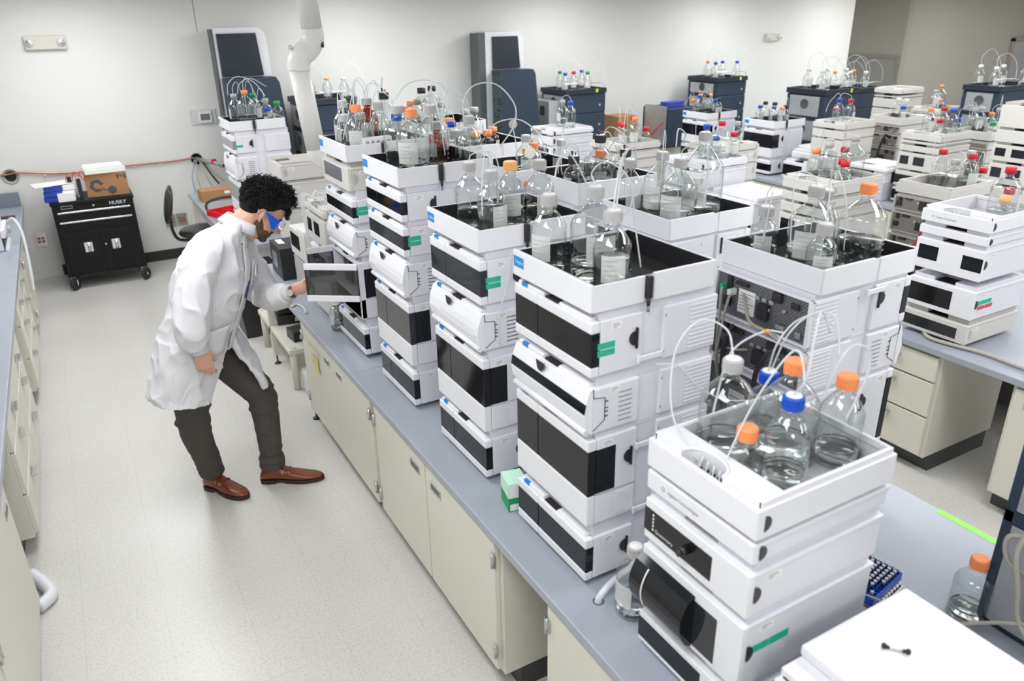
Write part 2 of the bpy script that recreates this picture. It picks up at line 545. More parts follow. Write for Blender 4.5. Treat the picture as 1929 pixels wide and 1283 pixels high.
# fitted drawers and cabinets of the middle bench
cabinet('drawer_unit', 'cream drawer unit with three drawers under the middle bench', 3.605, 1.99, 2.52,
        [('w', 2.005, 2.505, .545, .68), ('w', 2.005, 2.505, .345, .535), ('w', 2.005, 2.505, .115, .335)], depth=.62)
cabinet('base_cabinet', 'tall-doored cream cabinet at the right edge under the middle bench', 3.605, .6, 1.645, [('dL', 1.14, 1.63, .115, .68), ('dR', .62, 1.13, .115, .68)])
cabinet('base_cabinet', 'long cream cabinet under the far part of the middle bench', 3.605, 3.4, 6.4,
        [('dL', 3.42, 4.15, .115, .68), ('dR', 4.16, 4.9, .115, .68), ('dL', 4.92, 5.6, .115, .68), ('dR', 5.62, 6.38, .115, .68)])
cabinet('base_cabinet', 'cream cabinet under the far bench seen between the stacks', 6.1, 1.0, 7.1,
        [('dL', 1.02+i*1.0, 1.98+i*1.0, .115, .68) for i in range(6)])
cabinet('base_cabinet', 'cream cabinet run under the back wall worktop', 5.0, 7.8, 8.45, [], depth=4.5, face=-1)
# left bench cabinets (front faces +X)
def lcab(y0, y1, lb, n=2, dr=False):
    w_ = (y1-y0)/n
    lay = []
    for i in range(n):
        a, b = y0+i*w_+.008, y0+(i+1)*w_-.008
        if dr:
            lay += [('w', a, b, .55, .68), ('w', a, b, .33, .54), ('w', a, b, .115, .32)]
        else:
            lay += [(('dL', 'dR')[i % 2], a, b, .115, .68)]
    cabinet('base_cabinet', lb, -.51, y0, y1, lay, face=1, depth=.6)
lcab(.4, 3.18, 'cream cabinet on the left, nearest the camera, with steel hinges', 3)
lcab(3.68, 5.0, 'cream drawer cabinet on the left beside the blue object', 2, True)
lcab(5.45, 6.45, 'cream drawer cabinet on the left below the white instrument', 2, True)
lcab(6.75, 7.4, 'narrow cream cabinet at the far end of the left worktop', 1)
# legs at the ends of benches
for x, y, lb in ((1.0, 4.31, 'black levelling foot under the left end of the near bench'), (1.0, 5.28, 'black levelling foot at the far end of the near bench worktop')):
    t = thing('bench_leg', lb.replace('black levelling foot', 'cream steel leg with black levelling foot'), 'leg', (x, y, 0))
    MB().box(-.02, -.02, .07, .02, .02, .694, CREAMF, .003).build('post', t)
    MB().cyl((0, 0, .01), (0, 0, .07), .006, BLACK).lathe([(0, .016), (.012, .014), (.024, .006), (.024, 0), (0, 0)], BLACK, seg=16).build('foot', t)
t = thing('bench_leg', 'cream steel leg at the end of the short worktop behind the person', 'leg', (.97, 8.1, 0))
MB().box(-.02, -.03, 0, .02, .03, .694, CREAMF, .003).build('post', t)
MB().box(-.02, -2.1, .62, .02, -.03, .694, CREAMF, .003).build('apron', t)

# ================================================================ instruments
# local frame of a module: front plane x=0 facing -x, depth along +x, width y -w/2..w/2; s = side (sign of y) seen by the camera
ORD = ['topmost', 'second from top', 'third from top', 'fourth from top', 'fifth from top', 'sixth from top', 'seventh from top']

def half_moon(mb, x, y, z, r, m, s, bar=.03):
    pts = [(x+(-r*math.sin(a)), z+r*math.cos(a)) for a in [i*PI/10 for i in range(11)]]
    mb.prism(pts, y, y+s*.004, m)
    if bar:
        mb.box(x, y, z-bar, x+.006, y+s*.006, z+bar, m)

def sticker(mb, x, y, z, w, h, s, m=None):
    m = m or PAPER
    mb.box(x, y, z, x+w, y+s*.0006, z+h, m)
    for k in range(3):
        mb.box(x+w*.12, y+s*.0006, z+h*(.2+.25*k), x+w*(.5+.12*((k*7) % 4)), y+s*.0009, z+h*(.28+.25*k), GREYIN)

def logo(parent, T, size, txt, m, nm='logo_lettering'):
    return text_mb(txt, size, m, T).build(nm, parent)

def infinity(kind, label, cat, x, y, z, h, n, face='L', green=0, stripe=False, loc_only=None, group=None, tagtext=False, glassm=None):
    """white module, .396 wide, .436 deep"""
    s = -1 if face == 'L' else 1
    name = {'pump': 'pump_module', 'sampler': 'sampler_module', 'oven': 'column_oven', 'openoven': 'column_oven', 'rearonly': 'instrument_module', 'plain': 'instrument_module'}[kind]
    t = thing(name, label, cat, (x, y, z), 0 if face == 'L' else PI, group)
    gm = glassm or DGLASS
    w = .198
    b = MB()
    fx = .03 if kind != 'sampler' else .012
    if kind == 'openoven':
        # hollow housing, front open
        for yy in ((-w, -w+.012), (w-.012, w)):
            b.box(.0, yy[0], 0, .17, yy[1], h, WHITE2, .003)
        b.box(0, -w+.012, h-.012, .17, w-.012, h, WHITE2)
        b.box(0, -w+.012, 0, .17, w-.012, .09, WHITE2)
        b.box(.165, -w+.012, .09, .17, w-.012, h-.012, DARKIN)
    elif kind == 'sampler':
        b.box(fx, -w, 0, .17, w, h, WHITE2, .006)
    else:
        b.box(fx, -w, 0, .17, w, h, WHITE2, .004)
    b.box(.169, -w+.010, 0, .245, w-.010, h, WHITE2)
    b.box(.244, -w, 0, .436, w, h, WHITE2, .004)
    b.box(.03, -w+.009, h-.001, .43, w-.009, h+n, NECK, .003)
    for yy, sg in ((-w, -1), (w, 1)):
        k = .012
        while k < h-.012:
            b.box(.335, yy, k, .432, yy+sg*.0022, k+.006, WHITE2, .001)
            k += .0125
        b.box(.247, yy, h-.03, .249, yy+sg*.0008, h-.022, INK)
        b.box(.247, yy, .02, .249, yy+sg*.0008, .028, INK)
    b.build('housing', t)
    # ledge with tag
    l = MB()
    l.box(.006, .045, h-.002, .032, w-.012, h+.012, WHITE, .004)
    l.build('front_ledge', t)
    MB().box(.01, -w+.02, h-.002, .032, -.03, h+.007, WHITE, .003).build('front_ledge', t)
    MB().box(.004, w-.066, h+.001, .0075, w-.036, h+.0115, TAG).box(.0055, w-.066, h+.0118, .014, w-.036, h+.0126, TAG).build('blue_tag', t)
    MB().box(.008, -.025, h-.001, .031, .04, h+.004, DARKIN).build('front_notch', t)
    f = MB(); g = MB()
    ys = .07      # seam
    if kind in ('pump', 'rearonly'):
        for ya, yb in ((-w, ys-.0012), (ys+.0012, w)):
            f.box(0, ya, h-.032, .029, yb, h, WHITE, .004)
            f.box(0, ya, 0, .029, yb, .03, WHITE, .004)
            g.box(.002, ya, .029, .029, yb, h-.031, gm, .002)
        f.build('door_frame', t); g.build('smoked_window', t)
    elif kind in ('oven', 'openoven'):
        zl = h*.36
        if kind == 'oven':
            f.box(0, -w, h-.035, .029, ys-.0012, h, WHITE, .004)
            f.box(0, ys+.0012, h-.035, .029, w, h, WHITE, .004)
            g.box(.002, -w, zl, .029, ys-.0012, h-.034, gm, .002)
            g.box(.002, ys+.0012, zl, .029, w, h-.034, gm, .002)
            g.box(.029, s*(w-.004), zl+.004, .095, s*(w+.001), h-.034, DGLASS)
            g.build('smoked_window', t)
        else:
            g.box(.029, s*(w-.004), zl+.004, .095, s*(w+.001), h-.034, DGLASS)
            g.build('side_window', t)
            c = MB()
            c.box(.05, -.1, .10, .16, -.01, h-.03, WHITE2, .003).box(.06, .02, .10, .16, .06, h-.03, GALV, .003)
            c.box(.05, .08, .10, .16, .18, h-.05, BLACK, .003)
            c.build('inner_column_holder', t)
        f.box(0, -w, 0, .029, w, zl-.001, WHITE, .004)
        f.build('front_panel', t)
        r = MB()
        r.box(.1, s*w, .012, .165, s*(w+.0012), zl-.012, WHITE, .002)
        r.tube([(.125+.02*math.sin(a), s*(w+.0015), zl*.5+.028*math.cos(a)) for a in [i*PI/8 for i in range(9)]], .0008, NECK, 4, 1)
        r.box(.03, s*(w), zl-.002, .169, s*(w+.0008), zl, GREYIN)
        r.build('access_cover', t)
    elif kind == 'sampler':
        pr_ = [(.012, h), (.002, h-.004), (-.010, h*.72), (-.016, h*.45), (-.010, .03), (.0, .008), (.012, 0)]
        pr_ = [(.07, 0), (.095, .02), (.095, h*.7), (.07, h*.76), (.064, h)][:0]+pr_
        f.prism(pr_, -w, w, WHITE, 'y')
        f.build('front_flap', t)
        MB().cyl((-.004, -w+.005, .008), (-.004, w-.005, .008), .010, WHITE, 10).build('hinge_bar', t)
        nm = MB()
        pts = [(-.022*math.cos(a)+.025+.0, .0) for a in (0,)]
        poly = [(.035-.024*math.cos(a), h-.002-.030*math.sin(a)) for a in [i*PI/10 for i in range(11)]]
        nm.add([(-.0085-(.0022 if zz > h-.02 else .004)+((h-zz)*-.02), yy, zz) for yy, zz in poly], [tuple(range(11))], BLACK)
        nm.build('finger_notch', t)
        if stripe:
            st = MB()
            st.prism([(-.0115, h*.70), (-.0165, h*.50), (-.015, h*.50), (-.010, h*.70)], -w-.0008, w+.0008, DGLASS, 'y')
            st.build('dark_band', t)
        else:
            st = MB(); st.prism([(-.0145, h*.55), (-.0172, h*.36), (-.0150, h*.36), (-.0125, h*.55)], -w+.03, w-.09, NECK, 'y'); st.build('recessed_band', t)
        sd = MB()
        y_ = s*(w+.0006)
        zz = [(.012, h), (.014, h*.80), (.052, h*.76), (.052, h*.27), (.014, .012)]
        sd.tube([(a, y_, c) for a, c in zz], .0012, BLACK, 4, 1)
        for q in (.34, .44, .52, .66):
            sd.box(.05, y_, h*q, .062, y_+s*.001, h*q+.003, BLACK)
        k = h*.15
        while k < h*.85:
            sd.box(.098, y_-s*.0004, k, .142, y_+s*.0006, k+.0022, BLACK if not stripe else GREYIN)
            k += .0145
        sd.build('side_vents', t)
    # side fittings
    sf = MB()
    if kind in ('pump', 'oven', 'openoven', 'rearonly'):
        sf2 = MB(); half_moon(sf2, .146, s*w, h*(.55 if kind == 'pump' else .70), .021, BLACK, s, .03)
        sf2.build('side_latch', t)
        sticker(sf, .065 if kind == 'pump' else .05, s*w, h-.03, .035, .02, s)
    else:
        sticker(sf, .07, s*w, h-.024, .03, .016, s)
    sf.build('paper_sticker', t)
    if green:
        gs = MB()
        zc = h*.36
        for k in range(2 if green == 1 else 1):
            gs.box(.022, s*w, zc+k*.021, .078, s*(w+.0008), zc+.018+k*.021, TEAL)
            for q in range(2):
                gs.box(.026, s*(w+.0008), zc+.005+q*.006+k*.021, .07-.01*q, s*(w+.001), zc+.006+q*.006+k*.021, GREYIN)
        gs.build('teal_sticker', t)
    return t

def clip(x, y, z, label, s=-1):
    t = thing('tube_clip', label, 'clip', (x, y, z))
    MB().box(0, 0, 0, .085, s*.006, .016, WHITE, .002).box(-.002, 0, -.004, .004, s*.008, .018, WHITE, .001).box(.081, 0, -.004, .087, s*.006, .018, WHITE, .001).build('clip_bar', t)
    return t

def tray(label, x, y, z, h, face='L', w=.396, d=.418, tagged=True, leak=True, group=None, floor=.012, drop=0):
    """open solvent cabinet with black inner liner"""
    s = -1 if face == 'L' else 1
    t = thing('solvent_tray', label, 'tray', (x, y, z), 0 if face == 'L' else PI, group)
    q = w/2; e = .007
    o = MB()
    o.box(-.004, -q, 0, e, q, h, WHITE, .003)
    o.box(d-e, -q, 0, d, q, h, WHITE, .003)
    for sg in (-1, 1):
        o.box(e-.001, sg*q, 0, .17, sg*(q-e), h-.004, WHITE, .0015)
        o.box(.168, sg*(q-.003), 0, .2, sg*(q-e), h-.006, WHITE)
        o.box(.198, sg*(q+.003), 0, d-e+.001, sg*(q-e), h, WHITE, .0025)
    o.box(0, -q+e, 0, d-.003, q-e, .006, WHITE)
    o.build('outer_shell', t)
    i = MB()
    z1 = h-.002
    i.box(e, -q+e, floor-.006, d-e, q-e, floor, FOAM)
    i.box(e, -q+e, floor, e+.003, q-e, z1, BLACK).box(d-e-.003, -q+e, floor, d-e, q-e, z1, BLACK)
    i.box(e, -q+e, floor, d-e, -q+e+.003, z1-.003, BLACK).box(e, q-e-.003, floor, d-e, q-e, z1-.003, BLACK)
    i.build('black_liner', t)
    if tagged:
        g = MB(); g.box(-.0048, q-.062 if face == 'L' else -q+.008, h-.048, -.003, q-.006 if face == 'L' else -q+.062, h-.016, TAG)
        g.build('blue_tag', t)
        if face == 'L' and tagged == 2:
            T = basis((-.0052, q-.024, h-.036), (0, -1, 0), (0, 0, 1))
            logo(t, T, .013, 'Agilent', INKW, 'tag_lettering')
            r = MB()
            for k in range(8):
                a = k*PI/4; r.box(-.0051, q-.016-.0006, h-.0315-.0006, -.0053, q-.016+.0006, h-.0315+.0006, INKW, 0,
                                  Matrix.Translation((0, .0042*math.cos(a), .0042*math.sin(a))))
            r.build('tag_emblem', t)
    if leak:
        l = MB(); yy = s*(q+.004)
        l.box(.172, s*(q-.004), .01, .190, s*(q+.010), h-.004, BLACK, .003)
        l.cyl((.181, yy, .012), (.181, yy, -.012), .007, BLACK, 10, .0045).cyl((.181, yy, -.010), (.181, yy, -.028), .0045, GREYIN, 8)
        l.build('leak_drain', t)
    return t

def old(kind, label, cat, x, y, z, h, n, face='L', m=None, green=False, w=.345, d=.435, m2=None, group=None, logo_=None, low=False, reds=False):
    """older-style flat module with cap lip, half-moon catch at the side"""
    s = -1 if face == 'L' else 1
    m = m or WHITE; m2 = m2 or (WHITE2 if m is WHITE else m)
    nm = {'qpump': 'pump_module', 'als': 'sampler_module', 'oven': 'column_oven'}.get(kind, 'instrument_module')
    t = thing(nm, label, cat, (x, y, z), 0 if face == 'L' else PI, group)
    q = w/2
    b = MB()
    b.box(.018, -q, 0, d, q, h-.003, m2, .003)
    b.box(.014, -q-.003, h-.012, d+.004, q+.003, h, m2, .003)
    for a in ((-q+.008, -.055), (.055, q-.008)):
        b.box(.02, a[0], h-.002, .12, a[1], h+n, NECK if m is WHITE else BEIGED, .002)
    b.box(.119, -q+.008, h-.002, d-.008, q-.008, h+n, NECK if m is WHITE else BEIGED, .003)
    b.build('housing', t)
    MB().box(.03, -.055, h-.0005, .118, .055, h+.003, DARKIN).build('tubing_recess', t)
    if not low:
        tb = MB()
        for k in range(3):
            tb.tube([(.05, -.04+k*.02, h+.002), (.045+.01*k, -.03+k*.03, h+.010), (.08, -.01+k*.02, h+.012), (.11, .0+k*.015, h+.004)], .0016, TUBE, 5, 4)
        tb.build('recess_tubing', t)
    f = MB()
    f.box(0, -q-.002, 0, .019, q+.002, h-.001, m, .003)
    f.build('front_panel', t)
    g = MB()
    if kind == 'qpump':
        g.box(-.0012, -q+.11, h*.2, .002, q+.0025, h*.78, DGLASS, .001); g.build('dark_window', t)
        MB().cyl((-.001, .02, h*.5), (-.022, .02, h*.5), .012, BLACK, 16).cyl((-.02, .02, h*.5), (-.028, .02, h*.5), .009, BLACK, 16).build('black_knob', t)
        T = basis((-.0018, q-.04, h*.30), (0, -1, 0), (0, 0, 1))
        logo(t, T, .014, 'Quaternary', INKW, 'front_lettering')
        pk = MB()
        for k in range(5):
            pk.box(-.0018, q-.034, h*(.30+.09*k), -.0013, q-.029, h*(.355+.09*k), INKW)
        pk.build('level_marks', t)
    elif kind == 'als':
        g.box(-.0012, -q+.075, h*.08, .002, -q+.15, h*.80, DGLASS2, .001)
        n_ = 10
        poly = [(.004, h*.02)]+[(-.040*math.sin(PI*k/n_)**.7-.002, h*(.02+.86*k/n_)) for k in range(1, n_)]+[(.004, h*.88)]
        g.prism(poly, -q+.15, q+.002, DGLASS, 'y', smooth=False)
        g.build('curved_black_door', t)
        v = MB()
        v.tube([(-.040*math.sin(PI*k/n_)**.7-.004, q-.05, h*(.02+.86*k/n_)) for k in range(2, n_)], .0022, PAPER, 5, 2)
        v.build('white_strip', t)
    elif kind == 'slit':
        g.box(-.0012, -q+.05, h*.18, .002, q+.001, h*.74, DGLASS2, .001); g.build('dark_window', t)
    elif kind == 'two':
        MB().box(-.0012, q-.12, h*.32, .002, q-.015, h*.80, DGLASS, .001).build('dark_window', t)
        g.box(-.0012, -q-.001, h*.30, .002, -q+.10, h*.76, DGLASS, .001); g.build('dark_window', t)
    elif kind == 'wide':
        g.box(-.0012, -q+.11, h*.16, .002, q+.001, h*.82, DGLASS, .001); g.build('dark_window', t)
    elif kind == 'window':
        g.box(-.0012, -q+.09, h*.28, .002, q-.02, h*.88, mat('grey_window', (.16, .16, .18), .15) if 'grey_window' not in bpy.data.materials else bpy.data.materials['grey_window'], .001); g.build('grey_window', t)
    elif kind == 'pair':
        for a, c in ((q-.10, q-.02), (-q+.10, -q+.2)):
            MB().box(-.0012, a, h*.3, .002, c, h*.8, DGLASS2, .001).build('dark_window', t)
    sm_ = MB()
    mm = BLACK if m is WHITE else BEIGED
    zc = h*(.5 if h < .12 else .55)
    poly = [(.019+.020*math.sin(a), zc+.022*math.cos(a)*min(1, h/.06)) for a in [i*PI/10 for i in range(11)]]
    if m is not WHITE:
        poly = [(.026+.024*math.sin(a), zc+.026*math.cos(a)*min(1, h/.07)) for a in [i*PI/10 for i in range(11)]]
    sm_.prism(poly, s*(q+.003 if m is WHITE else q), s*(q+.0042 if m is WHITE else q+.001), mm)
    sm_.build('side_catch', t)
    if h > .06:
        st = MB(); sticker(st, .055, s*q, h-.036, .045, .018, s); st.build('paper_sticker', t)
    if green:
        gs = MB()
        gs.box(.03, s*q, h*.5, .09, s*(q+.0008), h*.5+.022, TEAL).box(.092, s*q, h*.5, .155, s*(q+.0008), h*.5+.022, TEAL)
        gs.build('teal_sticker', t)
        if reds:
            gs = MB(); gs.box(.045, s*q, h*.5-.026, .105, s*(q+.0008), h*.5-.006, REDS).box(.108, s*q, h*.5-.026, .17, s*(q+.0008), h*.5-.006, REDS)
            gs.build('red_sticker', t)
    if logo_:
        T = basis((-.0012, q-.075, h*.42), (0, -1, 0), (0, 0, 1))
        logo(t, T, .0125, logo_, GREYIN, 'front_lettering')
        r = MB()
        for k in range(8):
            a = k*PI/4
            r.cyl((-.0004, q-.058+.005*math.cos(a), h*.5+.005*math.sin(a)), (-.0014, q-.058+.005*math.cos(a), h*.5+.005*math.sin(a)), .0011, TAG, 6)
        r.build('front_emblem', t)
    return t

def oldtray(label, x, y, z, h, face='L', m=None, w=.345, d=.435, floor=.012, plat=.10, group=None, logo_=None):
    s = -1 if face == 'L' else 1
    m = m or WHITE
    t = thing('solvent_tray', label, 'tray', (x, y, z), 0 if face == 'L' else PI, group)
    q = w/2
    b = MB()
    hl = h-.016
    b.box(-.002, -q-.004, 0, .012, q+.004, hl, m, .003).box(d-.008, -q-.004, 0, d+.004, q+.004, hl, m, .003)
    b.box(.01, -q-.004, 0, d-.006, -q+.004, hl, m, .002).box(.01, q-.004, 0, d-.006, q+.004, hl, m, .002)
    b.box(.004, -q+.003, 0, d, q-.003, .004, m)
    b.build('outer_shell', t)
    i = MB()
    # upper inner rim and platform
    arc = [(.012+(plat-.040)*math.sin(a), .010-.066*math.cos(a)) for a in [k*PI/14 for k in range(15)]]
    i.prism([(.012, -q+.004)]+arc+[(.012, q-.004), (plat, q-.004), (plat, -q+.004)], floor, h-.003, m, 'z')
    i.tube([(x_+.004*math.sin(k*PI/14), y_, h-.003) for k, (x_, y_) in enumerate(arc)], .004, m, 8, 1)
    i.box(.012, -q+.002, hl-.004, d-.004, -q+.012, h, m, .003).box(.012, q-.012, hl-.004, d-.004, q-.002, h, m, .003)
    i.box(d-.014, -q+.004, hl-.004, d-.004, q-.004, h, m, .003)
    i.box(plat-.001, -q+.01, floor-.004, d-.01, q-.01, floor, NECK if m is WHITE else m)
    i.box(plat, -q+.01, floor, d-.01, -q+.014, h-.004, m).box(plat, q-.014, floor, d-.01, q-.01, h-.004, m)
    i.build('inner_recess', t)
    MB().box(.012, -.056, .005, plat-.03, .076, h-.045, DARKIN).build('notch_floor', t)
    nt_ = MB()
    for k in range(4): nt_.tube([(.02, -.04+k*.025, h-.05), (.03+.004*k, -.03+k*.022, h-.012), (.04, -.02+k*.02, h-.02), (.035, -.01+k*.02, h-.048)], .0022, TUBE, 6, 5)
    nt_.build('notch_tubing', t)
    c = MB()
    poly = [(.02+.020*math.sin(a), hl*.5+.020*math.cos(a)) for a in [k*PI/10 for k in range(11)]]
    c.prism(poly, s*(q+.004), s*(q+.0052), BLACK if m is WHITE else BEIGED)
    c.build('side_catch', t)
    if logo_:
        T = basis((-.0032, q-.075, hl*.4), (0, -1, 0), (0, 0, 1))
        logo(t, T, .0125, logo_, GREYIN, 'front_lettering')
        r = MB()
        for k in range(8):
            a = k*PI/4
            r.cyl((-.0018, q-.058+.005*math.cos(a), hl*.5+.005*math.sin(a)), (-.0034, q-.058+.005*math.cos(a), hl*.5+.005*math.sin(a)), .0011, TAG, 6)
        r.build('front_emblem', t)
    return t

SLOT = slots_mat('slotted_rear_panel', '8c8d90', (.03, .03, .032))
SLOTB = slots_mat('slotted_beige_rear_panel', 'aca69d', (.06, .055, .05))

def rear(parent, d, w, h, m=None, cables=(), side=1, plate=False, sock=True, frame=WHITE):
    """rear panel fitted on local x=d plane (faces +x)"""
    q = w/2
    p = MB()
    p.box(d, -q, 0, d+.012, -q+.014, h, frame, .002).box(d, q-.014, 0, d+.012, q, h, frame, .002)
    p.box(d, -q, 0, d+.010, q, .008, frame, .002).box(d, -q, h-.008, d+.010, q, h, frame, .002)
    p.box(d, -q+.013, .007, d+.002, q-.013, h-.007, m or SLOT)
    p.build('rear_panel', parent)
    if sock:
        MB().box(d+.002, -.15*side, h*.25, d+.012, -.12*side, h*.25+.03, BLACK, .002).build('rear_socket', parent)
        for k in range(3):
            MB().box(d+.002, side*(-.02+k*.028), h*.62, d+.008, side*(-.02+k*.028)+.018, h*.62+.012, STEEL, .001).build('rear_socket', parent)
        MB().cyl((d+.002, side*.1, h*.6), (d+.014, side*.1, h*.6), .006, STEEL, 8).build('rear_socket', parent)
        for k, (yy, zz, sy, sz, mm_) in enumerate(((.12, .7, .03, .02, BLACK), (.05, .72, .035, .03, BLACK), (.0, .25, .04, .05, BLACK), (-.14, .65, .02, .04, BLACK), (.15, .15, .02, .02, STEEL), (.08, .2, .03, .014, STEEL), (.03, .45, .012, .012, STEEL), (-.1, .8, .05, .012, BLACK))):
            MB().box(d+.002, side*yy, h*zz, d+.010+.004*(k % 3), side*yy+sy, min(h-.01, h*zz+sz), mm_, .002).build('rear_socket', parent)
    if plate:
        r = MB(); r.box(d+.003, -.09*side, h*.2, d+.0045, -.02*side, h*.72, PAPER)
        for k in range(6):
            r.box(d+.0045, -.085*side, h*(.28+.07*k), d+.0048, (-.05+.012*(k % 3))*side, h*(.295+.07*k), GREYIN)
        r.build('rating_plate', parent)

# ---------------------------------------------------------------- tower stacks
B = .753
X0 = 1.07
def up_(zs, nxt):
    return nxt-zs
# T1 second-nearest on the aisle side
yc = 1.69
TT1 = 'second aisle-side stack from the camera'
tray('black-lined white tray with blue tag on the '+TT1, X0, yc, 1.61, .077, tagged=2, floor=.013)
infinity('pump', 'white module with two smoked panes, top module of the '+TT1, 'lab instrument', X0, yc, 1.426, .157, .027, green=1)
infinity('sampler', 'bulging white module with a black band, '+TT1, 'lab instrument', X0, yc, 1.252, .140, .034, stripe=True)
infinity('oven', 'tall white module with wrap-round dark window, '+TT1, 'lab instrument', X0, yc, .949, .283, .020)
infinity('pump', 'white module at the bottom of the '+TT1, 'lab instrument', X0, yc, B, .147, .049)
clip(X0+.155, yc-.199, 1.44, 'white tube clip below the teal sticker, second stack from the camera')
clip(X0+.165, yc-.199, 1.165, 'white tube clip in the middle of the second stack from the camera')
clip(X0+.165, yc-.199, .945, 'white tube clip low on the second stack from the camera')
# T2
yc = 2.335; TT2 = 'third aisle-side stack from the camera'
tray('shallow white tray with black liner on the '+TT2, X0+.01, yc, 1.608, .077, tagged=2, floor=.013)
infinity('pump', 'white module with teal sticker, top module of the '+TT2, 'lab instrument', X0+.01, yc, 1.425, .151, .032, green=1, glassm=DGLASS2)
infinity('sampler', 'white flap-fronted module second down in the '+TT2, 'lab instrument', X0+.01, yc, 1.257, .136, .032)
infinity('oven', 'tall dark-windowed module in the '+TT2, 'lab instrument', X0+.01, yc, .942, .281, .034)
infinity('pump', 'white module at the bottom of the '+TT2, 'lab instrument', X0+.01, yc, B, .153, .036)
# T3
yc = 3.0; TT3 = 'fourth aisle-side stack from the camera'
tray('white tray full of large bottles on the '+TT3, X0+.01, yc, 1.702, .078, tagged=1, floor=.012)
infinity('pump', 'slim dark-windowed module at the top of the '+TT3, 'lab instrument', X0+.01, yc, 1.565, .110, .027)
infinity('pump', 'slim module with teal sticker in the '+TT3, 'lab instrument', X0+.01, yc, 1.422, .118, .025, green=1, glassm=DGLASS2)
infinity('sampler', 'flap-fronted module in the middle of the '+TT3, 'lab instrument', X0+.01, yc, 1.249, .142, .031)
infinity('oven', 'tall module with wide smoky window in the '+TT3, 'lab instrument', X0+.01, yc, .938, .276, .035, glassm=DGLASS2)
infinity('pump', 'white module at the bottom of the '+TT3, 'lab instrument', X0+.01, yc, B-.004, .152, .037)
# T4 (person opens this one)
yc = 3.625; TT4 = 'stack whose door the person holds'
tray('white tray with bottles and vial box on the '+TT4, X0+.01, yc, 1.709, .078, tagged=1, floor=.012)
old('window', 'beige module with a grey window, topmost in the '+TT4, 'lab instrument', X0+.01, yc, 1.574, .109, .026, m=BEIGE, w=.38)
infinity('pump', 'slim black-windowed module with teal sticker, '+TT4, 'lab instrument', X0+.01, yc, 1.422, .110, .042, green=1)
infinity('sampler', 'white flap-fronted module above the open door, '+TT4, 'lab instrument', X0+.01, yc, 1.26, .127, .035)
t4 = infinity('openoven', 'tall open module with its smoked doors swung out by the person', 'lab instrument', X0+.01, yc, .945, .286, .029)
infinity('pump', 'white module at the bottom of the '+TT4, 'lab instrument', X0+.01, yc, B, .14, .05)
# swung doors (parts of the open module); local frame: origin (X0+.01, yc, .945)
def door_leaf(w_, z0, z1, ang, hinge, nm):
    T = Matrix.Translation(hinge) @ Matrix.Rotation(ang, 4, 'Z')
    b = MB()
    b.box(0, -.006, z1-.03, w_, .014, z1, WHITE, .003, T).box(0, -.006, z0, w_, .014, z0+.03, WHITE, .003, T).box(0, -.001, z0+.02, .006, .006, z1-.02, BLACK, 0, T).box(w_-.006, -.001, z0+.02, w_, .006, z1-.02, BLACK, 0, T)
    o = b.build(nm, t4)
    g = MB(); g.box(.002, .0, z0+.03, w_-.001, .004, z1-.03, DCLEAR, 0, T); g.build('smoked_pane', o)
door_leaf(.262, .096, .286, math.radians(180-35), (0, -.198, 0), 'door')
door_leaf(.132, .096, .286, math.radians(180-4), (0, .196, 0), 'door')
# T0 nearest stack
yc = 1.065; TT0 = 'stack nearest the camera'; AT = 'Agilent Technologies'
oldtray('white recessed tray of bottles on the '+TT0, X0, yc, 1.30, .091, floor=.016, plat=.085)
old('plain', 'thin white module directly under the tray of the '+TT0, 'lab instrument', X0, yc, 1.236, .052, .013, logo_=AT)
old('qpump', 'white module with dark lettered window and black knob, '+TT0, 'lab instrument', X0, yc, 1.09, .117, .03)
old('als', 'white module with curved black door and teal sticker, '+TT0, 'lab instrument', X0, yc, .879, .185, .026, green=True)
old('wide', 'white module with a long dark window at the bottom of the '+TT0, 'lab instrument', X0, yc, .75, .098, .031)
# B1 rear-facing stack
yb = 1.565; XB = 2.2
BB1 = 'stack showing its cabled back'
tray('white tray on the '+BB1+', with two big part-full bottles', XB, yb, 1.561, .077, face='R', tagged=False, floor=.012, leak=False, d=.425)
t = infinity('rearonly', 'white cable-backed module, topmost of the '+BB1, 'lab instrument', XB, yb, 1.397, .150, .014, face='R'); rear(t, .436, .396, .150, plate=True)
t = infinity('sampler', 'white cable-backed module with bulging front, second in its stack', 'lab instrument', XB, yb, 1.245, .140, .012, face='R', stripe=True); rear(t, .436, .396, .140)
t = infinity('rearonly', 'white cable-backed module with green lights on its rear', 'lab instrument', XB, yb, .945, .285, .015, face='R'); rear(t, .436, .396, .285, plate=True)
t = infinity('rearonly', 'white cable-backed module lowest in its stack', 'lab instrument', XB, yb, B, .165, .025, face='R'); rear(t, .436, .396, .165)
clip(1.985, yb-.2, 1.525, 'white tube clip on the cable-backed stack')
